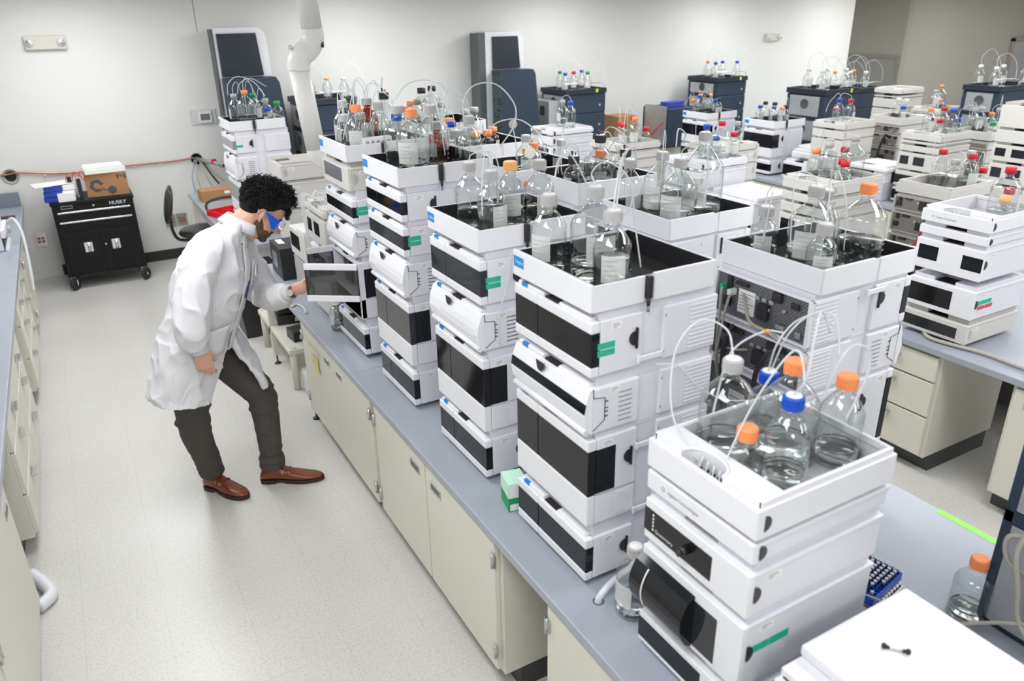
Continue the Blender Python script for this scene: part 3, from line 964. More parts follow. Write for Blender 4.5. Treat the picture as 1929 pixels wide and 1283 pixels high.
# cables on B1 back
def cable(label, pts, r=.0035, m=None, name='cable', res=8, cat='cable'):
    o = MB().tube(pts, r, m or CABLEG, 8, res).build(name)
    return tag(o, label, cat)
xr = 1.764
cable('grey cable with green plug hanging down the slotted back', [(xr, 1.71, 1.50), (xr-.03, 1.705, 1.49), (xr-.035, 1.70, 1.40), (xr-.03, 1.705, 1.28), (xr-.02, 1.70, 1.2)], .0045)
cable('grey network cable beside the green plug on the slotted back', [(xr, 1.675, 1.49), (xr-.03, 1.67, 1.475), (xr-.04, 1.68, 1.38), (xr-.03, 1.70, 1.26), (xr-.02, 1.69, 1.15)], .0045)
cable('grey cable running right across the slotted back to a black plug', [(xr, 1.64, 1.49), (xr-.03, 1.60, 1.47), (xr-.03, 1.57, 1.42), (xr-.025, 1.50, 1.41), (xr, 1.46, 1.38)], .006)
cable('black power cord in front of the slotted back', [(xr, 1.66, 1.38), (xr-.04, 1.66, 1.33), (xr-.045, 1.655, 1.2), (xr-.03, 1.65, 1.0), (xr-.03, 1.66, .76)], .0085, CABLEK)
cable('thick black lead hooking into the right side of the slotted back', [(xr, 1.45, 1.36), (xr-.05, 1.47, 1.36), (xr-.06, 1.50, 1.28), (xr-.05, 1.51, 1.15), (xr-.04, 1.53, .95)], .008, CABLEK)
cable('grey serial cable looping low on the slotted back', [(xr, 1.60, 1.31), (xr-.03, 1.62, 1.31), (xr-.03, 1.66, 1.30), (xr-.03, 1.70, 1.27)], .0045)
t = thing('cable_plug', 'green plug in the slotted back of the cabled stack', 'plug', (xr, 1.71, 1.50))
MB().box(-.03, -.008, -.012, .004, .008, .008, mat('green_plug', '17a673', .4), .003).build('plug_body', t)
t = thing('cable_plug', 'small white plug beside the green one', 'plug', (xr, 1.675, 1.49))
MB().box(-.03, -.008, -.012, .004, .008, .008, PAPER, .003).build('plug_body', t)
# B2
yb = 2.24
BB2 = 'inner stack holding the biggest bottle'
tray('white tray with big bottles, '+BB2, XB, yb, 1.561, .077, face='R', tagged=False, leak=False, d=.41, floor=.004)
for k, (z, h, n) in enumerate(((1.40, .15, .011), (1.245, .145, .01), (.945, .285, .015), (B, .165, .025))):
    t = infinity('sampler' if k == 1 else 'rearonly', 'white module, %s under the tray of the %s' % (['first', 'second', 'third', 'lowest'][k], BB2), 'lab instrument', XB, yb, z, h, n, face='R'); rear(t, .436, .396, h)
# further inner stacks
for key, yb, zt, zs, ph in (('B3', 2.81, 1.575, .095, 'inner stack with the black-capped bottles'), ('B4', 3.35, 1.545, .09, 'inner stack just beyond the black-capped bottles'),
                        ('B6', 3.88, 1.60, .08, 'inner stack behind the tray of large bottles'), ('B5', 4.40, 1.66, .08, 'farthest inner stack of the near bench')):
    tray('white tray on the '+ph, XB, yb, zt, zs, face='R', tagged=False, leak=False, d=.41, floor=.008)
    z = B
    hs = [.16, .285, .145, .15]
    sc = (zt-B)/(sum(hs)+.06)
    for k, h in enumerate(hs):
        nn = .015*sc
        t = infinity('sampler' if k == 2 else 'rearonly', 'white module, %s in the %s' % (['lowest', 'third from top', 'second from top', 'topmost'][k], ph), 'lab instrument', XB, yb, z, h*sc, nn, face='R')
        rear(t, .436, .396, h*sc, sock=False)
        z += h*sc+nn
# lid box instrument (top-right, on middle bench)
def lidbox(label, x, y, z, w, d, h, m=WHITE, over=.02):
    t = thing('lidded_instrument', label, 'lab instrument', (x, y, z))
    q = w/2
    MB().box(.02, -q, 0, d, q, h-.05, WHITE2, .006).prism([(.02, 0), (0, .02), (-.005, h*.5), (.01, h-.05), (.06, h-.05), (.06, 0)], -q, q, m).build('housing', t)
    MB().box(.03, -q-.004, h-.052, d+.006, q+.004, h-.03, m, .004).box(.09, -q-.008, h-.03, d+.006, q+.008, h, m, .007).build('lid', t)
    MB().prism([(.03+.05*math.sin(a), -.02+.06*math.cos(a)) for a in [k*PI/10 for k in range(11)]], h-.031, h-.028, NECK, 'z').build('lid_notch', t)
    return t
lidbox('white square-lidded instrument between the stacks of the middle bench', 3.66, 3.655, B, .39, .42, .455)
lidbox('large white flat-topped instrument in the bottom right corner', 1.09, .505, B, .62, .45, .27)
lidbox('white flat-topped instrument at the right edge on the middle bench', 3.68, 1.15, .905, .345, .43, .225)
# middle bench, front row (older grey stacks)
GL = 'lab instrument'
XM = 3.68
def oldstack(ph, x, y, mods, top, face='L', m=None, group=None, withrear=False, names=None, rm=None):
    """mods from bottom: (kind,h,n); top tray height"""
    z = B
    N = len(mods)
    for k, (kd, h, n) in enumerate(mods):
        i = N-1-k
        mm = m
        t = old(kd, '%s module, %s below the tray, %s' % ('white' if (m is None or m is WHITE) else 'beige', ['first', 'second', 'third', 'fourth', 'fifth', 'sixth'][i], ph), GL, x, y, z, h, n, face=face, m=mm, low=True)
        if withrear:
            rear(t, .435, .345, h, m=rm or SLOTB, frame=BEIGED, sock=h > .06)
        z += h+n
    return z
# D: white stack with square windows
PD = 'right-hand white stack with square windows'
yc = 2.125
old('slit', 'beige windowed module at the foot of the '+PD, GL, XM, yc, B, .101, .03, m=BEIGE, low=True)
old('wide', 'white module with red and teal stickers, '+PD, GL, XM, yc, .885, .145, .02, green=True, reds=True, low=True)
old('two', 'white module with two square black windows, '+PD, GL, XM, yc, 1.085, .150, .025, low=True)
old('plain', 'slim plain white module near the top of the '+PD, GL, XM, yc, 1.262, .042, .018, low=True)
oldtray('white lettered tray of bottles on the '+PD, XM, yc, 1.325, .076, logo_=AT, floor=.01)
# D0 right-edge stack
old('wide', 'white module with a long dark window at the right edge below the flat lid', GL, XM, 1.15, B, .13, .02, low=True)
# C
PC = 'beige stack with four red-capped bottles'
oldtray('beige tray on the '+PC, 3.65, 3.005, 1.345, .076, m=BEIGE, floor=.03)
z = oldstack(PC, 3.65, 3.005, [('slit', .10, .02), ('plain', .14, .02), ('two', .16, .015), ('plain', .052, .018), ('plain', .046, .014)], 0, m=BEIGE)
# G6, G5, N1, N2
PG6 = 'white stack beside the square-lidded instrument'
oldtray('plain white tray on the '+PG6, 3.65, 4.07, 1.33, .05, floor=.03)
oldstack(PG6, 3.65, 4.07, [('slit', .10, .02), ('plain', .14, .02), ('two', .14, .02), ('plain', .11, .02)], 0)
PG5 = 'beige stack partly behind the square-lidded instrument'
oldtray('beige tray on the '+PG5, 4.82, 4.66, 1.29, .05, face='R', m=BEIGE, floor=.03)
oldstack(PG5, 4.82, 4.66, [('plain', .11, .02), ('plain', .14, .02), ('plain', .13, .015), ('plain', .09, .01)], 0, m=BEIGE, face='R')
PN1 = 'white stack before the navy instruments'
oldtray('flat white tray on the '+PN1, 3.65, 5.92, 1.34, .045, floor=.03)
oldstack(PN1, 3.65, 5.92, [('plain', .14, .02), ('plain', .17, .02), ('slit', .06, .015), ('slit', .06, .015), ('plain', .07, .01)], 0)
PN2 = 'pale red-capped beige stack near back wall'
oldtray('pale beige tray on the '+PN2, 3.65, 5.0, 1.325, .05, floor=.01, m=BEIGE)
oldstack(PN2, 3.65, 5.0, [('plain', .12, .02), ('plain', .14, .02), ('plain', .11, .015), ('plain', .06, .015), ('plain', .05, .012)], 0, m=BEIGE)
# E rear-facing grey stack
PE = 'beige stack showing its socketed back'
yb = 2.76; XE = 4.815
oldtray('beige tray with red-capped bottles on the '+PE, XE, yb, 1.27, .075, face='R', m=BEIGE, floor=.01)
oldstack(PE, XE, yb, [('plain', .11, .02), ('plain', .13, .02), ('plain', .12, .015), ('plain', .085, .012)], 0, m=BEIGE, face='R', withrear=True)
cable('red and grey cable looping down the back of the beige stack', [(4.37, 2.66, 1.12), (4.33, 2.68, 1.11), (4.33, 2.70, 1.04), (4.33, 2.74, .95), (4.33, 2.78, .85)], .005, mat('red_cable', 'd8323c', .5))
cable('pale grey cable beside the red one on the beige stack', [(4.37, 2.63, 1.12), (4.32, 2.66, 1.10), (4.32, 2.69, 1.0), (4.32, 2.72, .9), (4.33, 2.75, .8)], .005)
# far bench
XF = 6.2
PW4 = 'far black-windowed white stack'
tray('white tray on the '+PW4, XF, 5.8, 1.205, .072, tagged=1, d=.45)
infinity('oven', 'white module with big black window on the '+PW4, GL, XF, 5.8, .915, .26, .03, green=2)
infinity('pump', 'small dark-windowed white module at the foot of the '+PW4, GL, XF, 5.8, .75, .13, .035)
old('wide', 'small white instrument with a bright green strip on the far bench', GL, XF+.02, 5.27, B, .16, .02, low=True, green=False)
MBx = lidbox('low white lidded instrument right of the far white stack', XF+.1, 5.25, .935, .34, .44, .12)
PW3 = 'far white stack before the navy rack'
tray('white tray crowded with small bottles on the '+PW3, XF, 6.76, 1.195, .072, tagged=1, d=.45)
infinity('oven', 'black-windowed module below the tray of the '+PW3, GL, XF, 6.76, .93, .235, .03)
infinity('pump', 'white module at the foot of the '+PW3, GL, XF, 6.76, .75, .15, .03)
PH1 = 'beige stack with two red, one blue cap'
oldtray('beige flat tray on the '+PH1, XF, 4.95, 1.285, .06, m=BEIGE, floor=.03)
oldstack(PH1, XF, 4.95, [('plain', .12, .015), ('plain', .14, .015), ('plain', .14, .015), ('plain', .07, .015)], 0, m=BEIGE)
PH2 = 'far beige stack with black hose'
oldtray('beige tray on the '+PH2, 7.35, 4.87, 1.275, .07, m=BEIGE, face='R', floor=.03)
oldstack(PH2, 7.35, 4.87, [('plain', .13, .015), ('plain', .15, .015), ('plain', .12, .015), ('plain', .065, .012)], 0, m=BEIGE, face='R', withrear=True)
cable('black hose with red band down the back of the far beige stack', [(6.90, 4.82, 1.17), (6.86, 4.82, 1.17), (6.84, 4.84, 1.05), (6.84, 4.85, .9), (6.85, 4.86, .77)], .011, CABLEK)
PF = 'windowed beige stack with colourful caps'
oldtray('beige tray on the '+PF, XF, 4.02, 1.285, .064, m=BEIGE, floor=.02)
oldstack(PF, XF, 4.02, [('wide', .12, .015), ('slit', .13, .015), ('pair', .14, .015), ('plain', .045, .02), ('plain', .02, .012)], 0, m=BEIGE)
PF2 = 'far beige stack with green-capped bottle'
oldtray('beige tray on the '+PF2, 7.35, 4.02, 1.235, .07, m=BEIGE, face='R', floor=.01)
oldstack(PF2, 7.35, 4.02, [('plain', .12, .015), ('plain', .14, .015), ('plain', .10, .015), ('plain', .055, .012)], 0, m=BEIGE, face='R', withrear=True)
PH3 = 'plain beige stack by the alcove corner'
oldtray('beige tray on the '+PH3, 8.6, 6.1, 1.37, .06, m=BEIGE)
oldstack(PH3, 8.6, 6.1, [('plain', .14, .015), ('two', .15, .015), ('plain', .12, .015), ('plain', .10, .02), ('plain', .012, .01)], 0, m=BEIGE)
PI_ = 'low beige stack by the right wall'
oldtray('beige tray on the '+PI_, 8.6, 5.575, 1.20, .05, m=BEIGE)
oldstack(PI_, 8.6, 5.575, [('plain', .12, .015), ('plain', .12, .015), ('plain', .07, .01), ('slit', .06, .02), ('plain', .012, .01)], 0, m=BEIGE)
PR = 'tall beige stack cut by the right edge'
oldstack(PR, XF, 3.24, [('slit', .11, .02), ('plain', .14, .02), ('pair', .15, .02), ('pair', .12, .02), ('plain', .09, .02), ('plain', .16, .02)], 0, m=BEIGE)
worktop(8.5, 2.8, 9.9, 7.2, 'grey worktop of the farthest bench at right')
cabinet('base_cabinet', 'cream cabinet under the farthest bench at right', 8.53, 2.9, 7.1, [])
# T5 stack behind person
PT5 = 'stack right behind the person'
tray('white tray with small bottles on the '+PT5, X0, 6.355, 1.54, .074, tagged=1)
infinity('pump', 'white module with teal sticker at the top of the '+PT5, GL, X0, 6.355, 1.375, .125, .04, green=2, glassm=mat('pale_grey_window', (.25, .25, .26), .2))
infinity('sampler', 'white flap-fronted module in the '+PT5, GL, X0, 6.355, 1.18, .165, .03)
infinity('oven', 'tall grey-fronted module low in the '+PT5, GL, X0, 6.355, .90, .255, .025, glassm=mat('grey_front', (.3, .31, .33), .3))
infinity('pump', 'white module at the foot of the '+PT5, GL, X0, 6.355, .75, .13, .02)
# beige stack beside T4: brown vials on top
PG = 'beige stack beside the open doors, with brown vials on it'
yc = 4.14
old('slit', 'white module with black door under the '+PG.split(',')[0], GL, X0+.02, yc, 1.0, .13, .03, low=True)
old('plain', 'beige module at the foot of the stack beside the open doors', GL, X0+.02, yc, B, .23, .017, m=BEIGE, low=True)
old('pair', 'beige module with two dark windows beside the open doors', GL, X0+.02, yc, 1.165, .15, .02, m=BEIGE, low=True)
oldtray('beige vial tray heaped with tubing beside the open doors', X0+.02, yc, 1.335, .045, m=BEIGE, floor=.01)
# vials
VI = mat('brown_vial_cap', '6b4527', .4); VG = mat('silver_vial_cap', 'a9a6a0', .3, .5)
g = 'small capped vials in the beige tray'
v0 = None
for r in range(8):
    for c in range(4):
        x = X0+.20+c*.03; y = yc-.11+r*.032
        if v0 is None:
            v0 = thing('sample_vial', 'small capped vial in the beige tray beside the open doors', 'vial', (x, y, 1.352), 0, g)
            MB().cyl((0, 0, 0), (0, 0, .03), .006, VI, 8).build('vial_body', v0)
            MB().cyl((0, 0, .03), (0, 0, .04), .0065, VI, 8).build('vial_cap', v0)
        else:
            clone(v0, (x, y, 1.352), 0, v0['label'], group=g)
tb = MB()
random.seed(3)
for k in range(9):
    a = random.uniform(0, PI)
    cx, cy_ = X0+.08+random.uniform(-.02, .03), yc+random.uniform(-.12, .1)
    R = random.uniform(.03, .05)
    tb.tube([(cx+R*math.cos(b)*math.cos(a), cy_+R*math.cos(b)*math.sin(a)*1.3, 1.41+R*.6*math.sin(b)) for b in [i*PI/5 for i in range(11)]], .002, TUBE, 5, 3)
for k in range(3):
    tb.tube([(X0+.05, yc+.02+k*.03, 1.40), (X0-.01, yc+.02+k*.03, 1.43), (X0-.025, yc+.01+k*.03, 1.34), (X0-.02, yc+k*.025, 1.2), (X0-.015, yc+k*.03, 1.05)], .003, TUBE, 6, 5)
tag(tb.build('tubing_bundle'), 'tangle of clear tubing on the beige stack beside the open doors', 'tubing')['kind'] = 'stuff'
# low beige instrument with white lid and grey box beyond
t = thing('lidded_instrument', 'beige instrument with round-notched white lid in front of the face', 'lab instrument', (X0+.02, 4.60, .96))
MB().box(0, -.17, 0, .43, .17, .17, BEIGE, .004).build('housing', t)
MB().box(-.001, -.05, .05, .002, .15, .14, DGLASS2).build('grey_window', t)
MB().box(.0, -.17, .17, .43, -.02, .195, WHITE, .004).box(.12, -.02, .17, .43, .17, .195, WHITE, .004).build('lid', t)
MB().prism([(.03+.022*math.sin(a), .08+.024*math.cos(a)) for a in [i*PI/10 for i in range(11)]], -.171, -.170, BEIGED).build('side_catch', t)
t = thing('grey_instrument', 'grey box with small tap under the beige lidded instrument', 'lab instrument', (X0+.03, 4.60, B-.015))
MB().box(0, -.18, 0, .42, .18, .20, mat('mid_grey_box', 'b3b3b2', .45), .004).build('housing', t)
MB().cyl((.06, -.18, .14), (.06, -.21, .14), .008, STEEL, 8).cyl((.06, -.21, .14), (.04, -.225, .135), .005, STEEL, 8).build('small_tap', t)
t = thing('touch_controller', 'black box with small grey screen standing before the far beige instruments', 'controller', (X0-.03, 5.05, .735))
MB().box(0, -.15, 0, .18, .13, .21, BLACK, .004).build('housing', t)
MB().box(-.0015, -.05, .06, .001, .07, .16, mat('grey_screen', '7f8796', .2)).build('screen', t)
MB().box(.03, -.02, .210, .07, .10, .2115, PAPER).build('paper_label', t)
# loose bench module behind T4 at right-top
t = old('plain', 'beige module on top of the far beige pair behind the tray', GL, 1.26, 5.72, 1.25, .11, .015, m=BEIGE, low=True)
t = old('plain', 'beige module low in the far beige pair behind the tray', GL, 1.28, 5.72, 1.05, .18, .015, m=BEIGE, low=True)
t = old('plain', 'beige base module under the far beige pair behind the tray', GL, 1.28, 5.72, .76, .27, .015, m=BEIGE, low=True)

# ================================================================ bottles
SIZES = {'2': (.068, .262, 'two-litre'), '1': (.0505, .23, 'one-litre'), '5': (.043, .181, 'half-litre'), 'q': (.035, .143, 'small'), 'X': (.080, .335, 'very large'), 'w': (.051, .20, 'wide')}
_bot = {}
LABM = mat('frosted_label', 'e4e5e2', .6)
LABM.node_tree.nodes['Principled BSDF'].inputs['Alpha'].default_value = .72
def bottle_proto(size, cap, glass, fill, lab, far):
    key = (size, cap, glass, round(fill, 1), lab, far)
    if key in _bot: return None, key
    R, H, _ = SIZES[size]
    seg = 16 if far else 32
    t = thing('reagent_bottle', 'x', 'bottle')
    rn = .018; hs = H*.56; hn = H-.047
    prof = [(0, .004), (R*.5, .003), (R*.86, .001), (R*.97, .004), (R, .012), (R, hs), (R*.985, hs+R*.16), (R*.92, hs+R*.34)]
    for k in range(1, 5):
        u = k/4
        prof.append((R*.92*(1-u)+(rn+.002)*u, (hs+R*.34)*(1-u)+(hn)*u+math.sin(u*PI)*.003))
    prof += [(rn, hn+.006), (rn, H-.02), (0, H-.019)]
    b = MB().lathe(prof, GLASS if glass != 'amber' else AMBER, seg=seg)
    if not far:
        b.lathe([(rn+.001, hn+.008), (rn+.005, hn+.010), (rn+.005, hn+.013), (rn+.001, hn+.015)], GLASS if glass != 'amber' else AMBER, seg=seg)
    b.build('glass_body', t)
    c = MB()
    rc = .0245
    cm = CAPS[cap]
    n = 36
    z0, z1 = H-.032, H-.001
    if far:
        c.lathe([(0, z0), (rc, z0), (rc, z1-.002), (rc-.003, z1), (0, z1)], cm, seg=14)
    else:
        ring = []
        for zz, rr, rib in ((z0, rc-.001, 0), (z0+.005, rc-.001, 0), (z0+.006, rc, 1), (z1-.004, rc-.0005, 1), (z1, rc-.004, 0)):
            ring.append([Vector(((rr-(.0012 if rib and (i % 2) else 0))*math.cos(2*PI*i/(2*n)), (rr-(.0012 if rib and (i % 2) else 0))*math.sin(2*PI*i/(2*n)), zz)) for i in range(2*n)])
        vs_ = [v for r_ in ring for v in r_]
        fs_ = [(j*2*n+i, j*2*n+(i+1) % (2*n), (j+1)*2*n+(i+1) % (2*n), (j+1)*2*n+i) for j in range(4) for i in range(2*n)]
        fs_ += [tuple(4*2*n+i for i in range(2*n)), tuple(range(2*n-1, -1, -1))]
        c.add(vs_, fs_, cm)
        if cap in ('grey', 'blue', 'black', 'white'):
            c.lathe([(0, z1+.002), (rc-.008, z1+.002), (rc-.006, z1-.001)], CAPS['white'], seg=24)
        if cap == 'black':
            c.cyl((.008, 0, z1), (.008, 0, z1+.014), .003, CAPS['red'], 8).cyl((-.006, .004, z1), (-.006, .004, z1+.02), .0035, BLACK, 8, .005)
    c.build('screw_cap', t)
    if fill > .04:
        Rl = R-.0035
        zf = .012+(hs-.012)*fill
        MB().lathe([(0, .008), (Rl*.9, .008), (Rl, .014), (Rl, zf-.001), (Rl-.001, zf), (0, zf-.0005)], LIQ, seg=seg).build('liquid', t)
    if lab:
        a0 = {1: 200, 2: 150, 3: 250}[lab]
        lb = MB()
        n_ = 8; R2 = R+.0006
        hz0, hz1 = hs*.36, hs*.93
        vs_ = [(R2*math.cos(math.radians(a0+75*i/n_)), R2*math.sin(math.radians(a0+75*i/n_)), z) for z in (hz0, hz1) for i in range(n_+1)]
        lb.add(vs_, [(i, i+1, n_+2+i, n_+1+i) for i in range(n_)], LABM, True)
        if not far:
            for r_ in range(4):
                zz = hz1-(hz1-hz0)*(.2+.17*r_); R3 = R2+.0004; m_ = 6-(r_*5) % 3
                vs_ = [(R3*math.cos(math.radians(a0+8+60*i/n_)), R3*math.sin(math.radians(a0+8+60*i/n_)), z) for z in (zz, zz+.0011) for i in range(m_+1)]
                lb.add(vs_, [(i, i+1, m_+2+i, m_+1+i) for i in range(m_)], GREYIN, True)
        lb.build('paper_label', t)
    if not far and size in ('1', '2', '5'):
        g = MB(); R3 = R+.0005
        for r_ in range(4):
            zz = hs*(.18+.13*r_)
            a0 = 300
            m_ = 3 if r_ % 2 else 5
            vs_ = [(R3*math.cos(math.radians(a0+5*i)), R3*math.sin(math.radians(a0+5*i)), z) for z in (zz, zz+.0016) for i in range(m_+1)]
            g.add(vs_, [(i, i+1, m_+2+i, m_+1+i) for i in range(m_)], INKW, True)
        g.build('graduation_marks', t)
    _bot[key] = t
    return t, key

def bottle(x, y, z, size, cap, label, glass='clear', fill=.3, lab=1, far=False, rz=0, tubes=None, group=None, nofill=False):
    fill = round(fill, 1)
    p, key = bottle_proto(size, cap, glass, fill, lab, far)
    if p is None:
        src = _bot[key]
        r = src.copy(); COL.objects.link(r)
        for ch in src.children:
            if ch.name.startswith('tubing'): continue
            c = ch.copy(); COL.objects.link(c); c.parent = r
        p = r
    p.location = (x, y, z); p.rotation_euler = (0, 0, rz)
    p['label'] = label; p['category'] = 'bottle'
    if group: p['group'] = group
    if tubes:
        tb = MB()
        H = SIZES[size][1]
        ca, sa = math.cos(-rz), math.sin(-rz)
        for pts in tubes:
            loc = []
            for q in pts:
                dx, dy = q[0]-x, q[1]-y
                loc.append((dx*ca-dy*sa, dx*sa+dy*ca, q[2]-z))
            tb.tube(loc, .0021, TUBE, 6, 8)
            # straw inside the bottle
            tb.tube([loc[0], (loc[0][0]*.8, loc[0][1]*.8, H*.6), (.2*SIZES[size][0], .3*SIZES[size][0], .03)], .0016, TUBE, 5, 4)
        tb.build('tubing', p)
    return p

BOT = {'T1': [(1.143, 1.812, '1', 'grey'), (1.222, 1.7, '2', 'grey'), (1.181, 1.561, '1', 'grey')],
'T2': [(1.188, 2.403, '1', 'grey'), (1.179, 2.224, '1', 'grey'), (1.316, 2.34, '1', 'peach'), (1.411, 2.299, '1', 'grey')],
'T3': [(1.224, 3.122, '2', 'grey'), (1.221, 2.974, '2', 'orange'), (1.339, 3.046, '2', 'grey'), (1.422, 2.861, '1', 'grey'), (1.476, 3.106, 'q', 'grey'), (1.403, 3.141, '5', 'grey*')],
'B6': [(2.04, 3.815, 'q', 'orange'), (1.889, 3.725, 'q', 'peach'), (1.961, 3.725, 'q', 'orange'), (1.833, 3.897, '5', 'blue'), (1.945, 3.951, '1', 'grey'), (2.029, 4.009, '1', 'grey'), (1.876, 4.017, '5', 'orange')],
'T4': [(1.181, 3.724, '1', 'grey'), (1.169, 3.501, '1', 'orange'), (1.314, 3.76, '1', 'grey*'), (1.228, 3.618, '5', 'grey'), (1.143, 3.595, '5', 'grey'), (1.352, 3.473, '5', 'blue'), (1.295, 3.55, '1', 'grey'), (1.363, 3.649, '2', 'black')],
'B5': [(1.963, 4.435, '2', 'black'), (1.858, 4.346, '2', 'black'), (1.833, 4.46, '5', 'orange'), (1.825, 4.548, 'q', 'orange'), (1.903, 4.531, '5', 'grey'), (1.957, 4.291, '5', 'grey')],
'B4': [(1.916, 3.248, '1', 'grey'), (2.083, 3.419, '1', 'grey'), (1.993, 3.303, '5', 'orange'), (2.002, 3.383, 'q', 'peach'), (2.157, 3.304, '5', 'grey')],
'B3': [(1.842, 2.725, '5', 'black'), (1.95, 2.688, '2', 'black'), (2.12, 2.732, '5', 'black'), (2.018, 2.778, '5', 'orange'), (1.906, 2.783, 'q', 'grey')],
'B2': [(1.874, 2.38, '1', 'grey'), (1.958, 2.294, '2', 'grey'), (1.918, 2.147, '2', 'grey'), (2.082, 2.205, 'X', 'grey')],
'B1': [(1.856, 1.667, '5', 'grey'), (1.903, 1.529, '2', 'grey'), (2.061, 1.47, '2', 'orange'), (1.833, 1.426, '5', 'grey'), (2.012, 1.58, '1', 'grey')],
'T0': [(1.235, 1.157, '2', 'grey'), (1.391, 1.182, '5', 'blue'), (1.35, 1.077, '2', 'orange'), (1.26, 0.996, '1', 'blue'), (1.445, 1.003, '1', 'orange'), (1.195, 1.055, 'q', 'orange')],
'D': [(3.855, 2.009, 'q', 'peach'), (3.946, 2.062, '2', 'red'), (4.045, 2.097, 'q', 'red')],
'E': [(4.665, 2.857, '1', 'red'), (4.654, 2.762, '5', 'grey'), (4.749, 2.732, '1', 'grey'), (4.657, 2.666, '1', 'red'), (4.739, 2.635, 'q', 'red')],
'F': [(6.363, 4.076, '1', 'orange'), (6.481, 4.035, '1', 'red'), (6.432, 3.921, '1', 'blue'), (6.378, 3.99, 'q', 'red'), (6.565, 3.951, 'q', 'blue')],
'F2': [(7.113, 4.142, '1', 'grey'), (7.228, 4.15, '1', 'grey'), (7.307, 4.096, '5', 'orange'), (7.261, 4.012, '1', 'grey'), (6.985, 3.886, 'q', 'green')],
'H1': [(6.378, 5.028, 'q', 'red'), (6.305, 4.949, '1', 'blue'), (6.335, 4.85, '1', 'red')],
'H2': [(7.229, 4.987, '5', 'white'), (7.22, 4.899, '5', 'white'), (6.985, 4.755, 'q', 'blue')],
'I': [(8.677, 5.54, '1', 'grey'), (8.962, 5.662, '2', 'orange'), (8.655, 5.455, 'q', 'orange')],
'C': [(3.83, 3.032, '1', 'grey'), (3.843, 3.127, '5', 'orange'), (4.017, 3.065, '5', 'red'), (3.861, 2.95, 'q', 'red'), (3.815, 2.895, 'q', 'red'), (3.938, 3.119, '1', 'grey'), (3.965, 2.965, '2', 'grey')],
'G6': [(3.887, 4.106, '1', 'blue'), (3.978, 4.1, 'q', 'blue'), (3.911, 3.988, '2', 'red'), (4.023, 3.976, '5', 'red')],
'G5': [(4.662, 4.584, '5', 'grey')],
'N1': [(3.926, 5.874, '1', 'blue'), (3.935, 6.013, '1', 'grey')],
'N2': [(3.843, 5.033, '5', 'red'), (3.807, 4.953, '5', 'red'), (3.922, 4.968, '1', 'red'), (3.869, 4.881, '1', 'orange'), (3.993, 4.898, 'q', 'red')],
'W4': [(6.342, 5.937, '5', 'blue'), (6.301, 5.835, '1', 'black'), (6.32, 5.729, '1', 'black'), (6.392, 5.8, '5', 'blue'), (6.414, 5.71, '5', 'orange'), (6.543, 5.782, '5', 'black')],
'W3': [(6.293, 6.907, '5', 'orange'), (6.396, 6.9, '1', 'peach'), (6.3, 6.812, '1', 'blue'), (6.402, 6.797, '1', 'black'), (6.505, 6.856, '1', 'peach'), (6.484, 6.747, '5', 'blue'), (6.57, 6.787, '5', 'black')],
'T5': [(1.193, 6.479, '1', 'grey'), (1.253, 6.358, '2', 'orange'), (1.332, 6.449, '1', 'green'), (1.43, 6.487, '5', 'grey'), (1.378, 6.215, 'q', 'blue'), (1.457, 6.224, '5', 'green')]}
FLO = {'T1': 1.623, 'T2': 1.621, 'T3': 1.714, 'T4': 1.721, 'B5': 1.668, 'B6': 1.608, 'B4': 1.553, 'B3': 1.583, 'B2': 1.565, 'B1': 1.573, 'T0': 1.316, 'D': 1.335, 'E': 1.28,
       'C': 1.375, 'F': 1.305, 'F2': 1.245, 'H1': 1.315, 'H2': 1.305, 'W4': 1.217, 'W3': 1.207, 'G6': 1.36, 'G5': 1.32, 'N1': 1.37, 'N2': 1.335, 'T5': 1.552, 'I': 1.212}
PHR = {'T0': 'stack nearest the camera', 'T1': 'second stack from the camera', 'T2': 'third stack along the aisle', 'T3': 'fourth stack along the aisle', 'T4': 'stack the person opens',
       'T5': 'stack behind the person', 'B1': 'cable-backed stack', 'B2': 'stack with the biggest bottle', 'B3': 'inner stack of black-capped bottles', 'B4': 'inner stack beyond black-capped ones',
       'B6': 'inner stack behind the crowded tray', 'B5': 'farthest inner stack', 'D': 'right-hand stack with square windows', 'E': 'beige socket-backed stack', 'C': 'beige stack of four red caps',
       'F': 'five-colour beige stack at right', 'F2': 'green-capped far right stack', 'H1': 'beige stack of three capped bottles', 'H2': 'black-hosed far beige stack', 'W4': 'far black-windowed stack',
       'W3': 'far stack before the navy rack', 'G6': 'white stack beside the lidded box', 'G5': 'beige stack behind the lidded box', 'N1': 'white stack before the navy instruments',
       'N2': 'pale beige stack by the back wall', 'I': 'low beige stack by the right wall'}
ORDW = ['first', 'second', 'third', 'fourth', 'fifth', 'sixth', 'seventh']
def proj(x, y, z):
    v = Vector((x, y, z-2.32))
    return v.dot(r2)/v.dot(fwd)
rng = random.Random(11)
